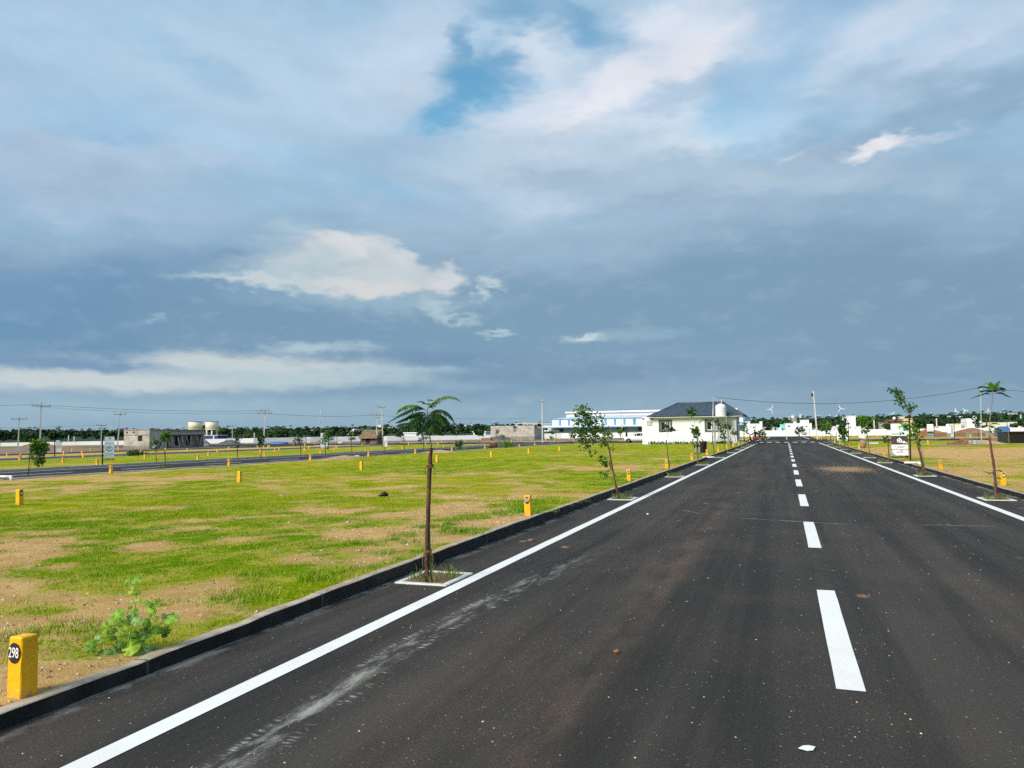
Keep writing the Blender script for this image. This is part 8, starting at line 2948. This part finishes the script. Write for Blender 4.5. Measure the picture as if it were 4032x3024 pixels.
# ================================================================== lattice mast
b0, b1 = atc('C', 1372, 660, 560), atc('C', 1372, 318, 560)
ms = empty('lattice_mast', (b0.x, 560, 0)); tag(ms, 'thin lattice radio mast rising from the woods', 'mast')
Hm = b1.z
for a in range(3):
    an = a * 2 * math.pi / 3
    m = MB(); m.bar((1.9 * math.cos(an), 1.9 * math.sin(an), 0), (.3 * math.cos(an), .3 * math.sin(an), Hm * .8), .22); m.build('leg', M_CONCP, ms)
m = MB(); m.bar((0, 0, Hm * .78), (0, 0, Hm), .3); m.build('antenna', M_CONCP, ms)
m = MB()
for q in range(16):
    z0, z1 = q * Hm * .8 / 16, (q + 1) * Hm * .8 / 16
    R0, R1_ = 1.9 - 1.6 * q / 16, 1.9 - 1.6 * (q + 1) / 16
    for a in range(3):
        n0, n1 = a * 2.0944, (a + 1) * 2.0944
        m.bar((R0 * math.cos(n0), R0 * math.sin(n0), z0), (R1_ * math.cos(n1), R1_ * math.sin(n1), z1), .12)
m.build('bracing', M_CONCP, ms)

# ================================================================== wind turbines on the horizon
TB = [('F', 755, 615, 112, 2400, (62, 182, 302 - 20), 'largest wind turbine, above the turreted house'), ('G', 165, 605, 105, 2600, (112, 355, 232), 'wind turbine right of the lamp pole'), ('G', 1300, 720, 72, 2900, (178, 55, 300), 'low wind turbine left of the leaning right sapling'),
      ('H', 722, 768, 76, 2900, (90, 330, 208), 'left one of the two wind turbines side by side at the right'), ('H', 922, 752, 74, 2900, (118, 358, 240), 'right one of the two wind turbines side by side at the right'),
      ('H', 1435, 758, 56, 3200, (92, 330, 212), 'faint wind turbine just right of the slender pole'), ('H', 1758, 765, 52, 3200, (70, 195, 300), 'faint wind turbine right of the slender frond sapling'),
      ('F', 1795, 768, 34, 3200, (150, 30, 270), 'tiny wind turbine tip right of the lamp pole'), ('F', 2020, 758, 38, 3200, (80, 200, 320), 'tiny wind turbine tip, second right of the lamp pole'), ('F', 2180, 762, 38, 3200, (88, 208, 328), 'tiny wind turbine tip, third right of the lamp pole'),
      ('G', 2140, 735, 50, 3200, (94, 214, 334), 'tiny wind turbine tip right of the leaning right sapling')]
for c, u, v, bl, Yd, angs, lab in TB:
    p = atc(c, u, v, Yd)
    L = bl * .1808 * depth_of(p.x, Yd) / 3028
    t = empty('wind_turbine', (p.x, Yd, 0), view_rz(p.x, Yd)); tag(t, lab, 'wind turbine', 'wind turbines on the horizon')
    m = MB()
    for qx in (-1, 1):
        for qy in (-1, 1):
            m.bar((qx * 3.2, 2.5 + qy * 3.2, 0), (qx * .7, 2.5 + qy * .7, p.z), .32)
    nb_ = 14
    for q in range(nb_):
        z0, z1 = p.z * q / nb_, p.z * (q + 1) / nb_
        r0_, r1_ = 3.2 - 2.5 * q / nb_, 3.2 - 2.5 * (q + 1) / nb_
        m.bar((-r0_, 2.5 - r0_, z0), (r1_, 2.5 - r1_, z1), .18)
        m.bar((r0_, 2.5 - r0_, z0), (-r1_, 2.5 - r1_, z1), .18)
    m.build('lattice_tower', M_STEEL, t)
    m = MB(); m.box(-.9, .9, -1.5, 4, p.z - .9, p.z + 1.0); nc = m.build('nacelle', M_TURB, t)
    m = MB(); m.lathe([(.2, -1.0), (.8, -.4), (1.0, .8), (.9, 1.5)], 10); o = m.build('hub', M_TURB, t); o.location = (0, -2.5, p.z); o.rotation_euler = (RAD(-90), 0, 0)
    for a in angs:
        ca, sa = math.cos(RAD(a)), math.sin(RAD(a))
        m = MB()
        vs = []
        for f, w, th in ((.03, .7, .6), (.18, 1.5, .5), (.5, 1.1, .3), (1.0, .35, .1)):
            cx_, cz_ = ca * L * f, sa * L * f
            for s1, s2 in ((-.35, -1), (.65, -1), (.65, 1), (-.35, 1)):
                vs.append((cx_ - sa * w * s1 * 1.3, -2.8 + th * s2, cz_ + ca * w * s1 * 1.3))
        fs = []
        for i in range(3):
            for k_ in range(4):
                j = (k_ + 1) % 4
                fs.append((i * 4 + k_, i * 4 + j, (i + 1) * 4 + j, (i + 1) * 4 + k_))
        fs += [(3, 2, 1, 0), (12, 13, 14, 15)]
        m.add(vs, fs); m.build('blade', M_TURB, t, (0, 0, p.z))
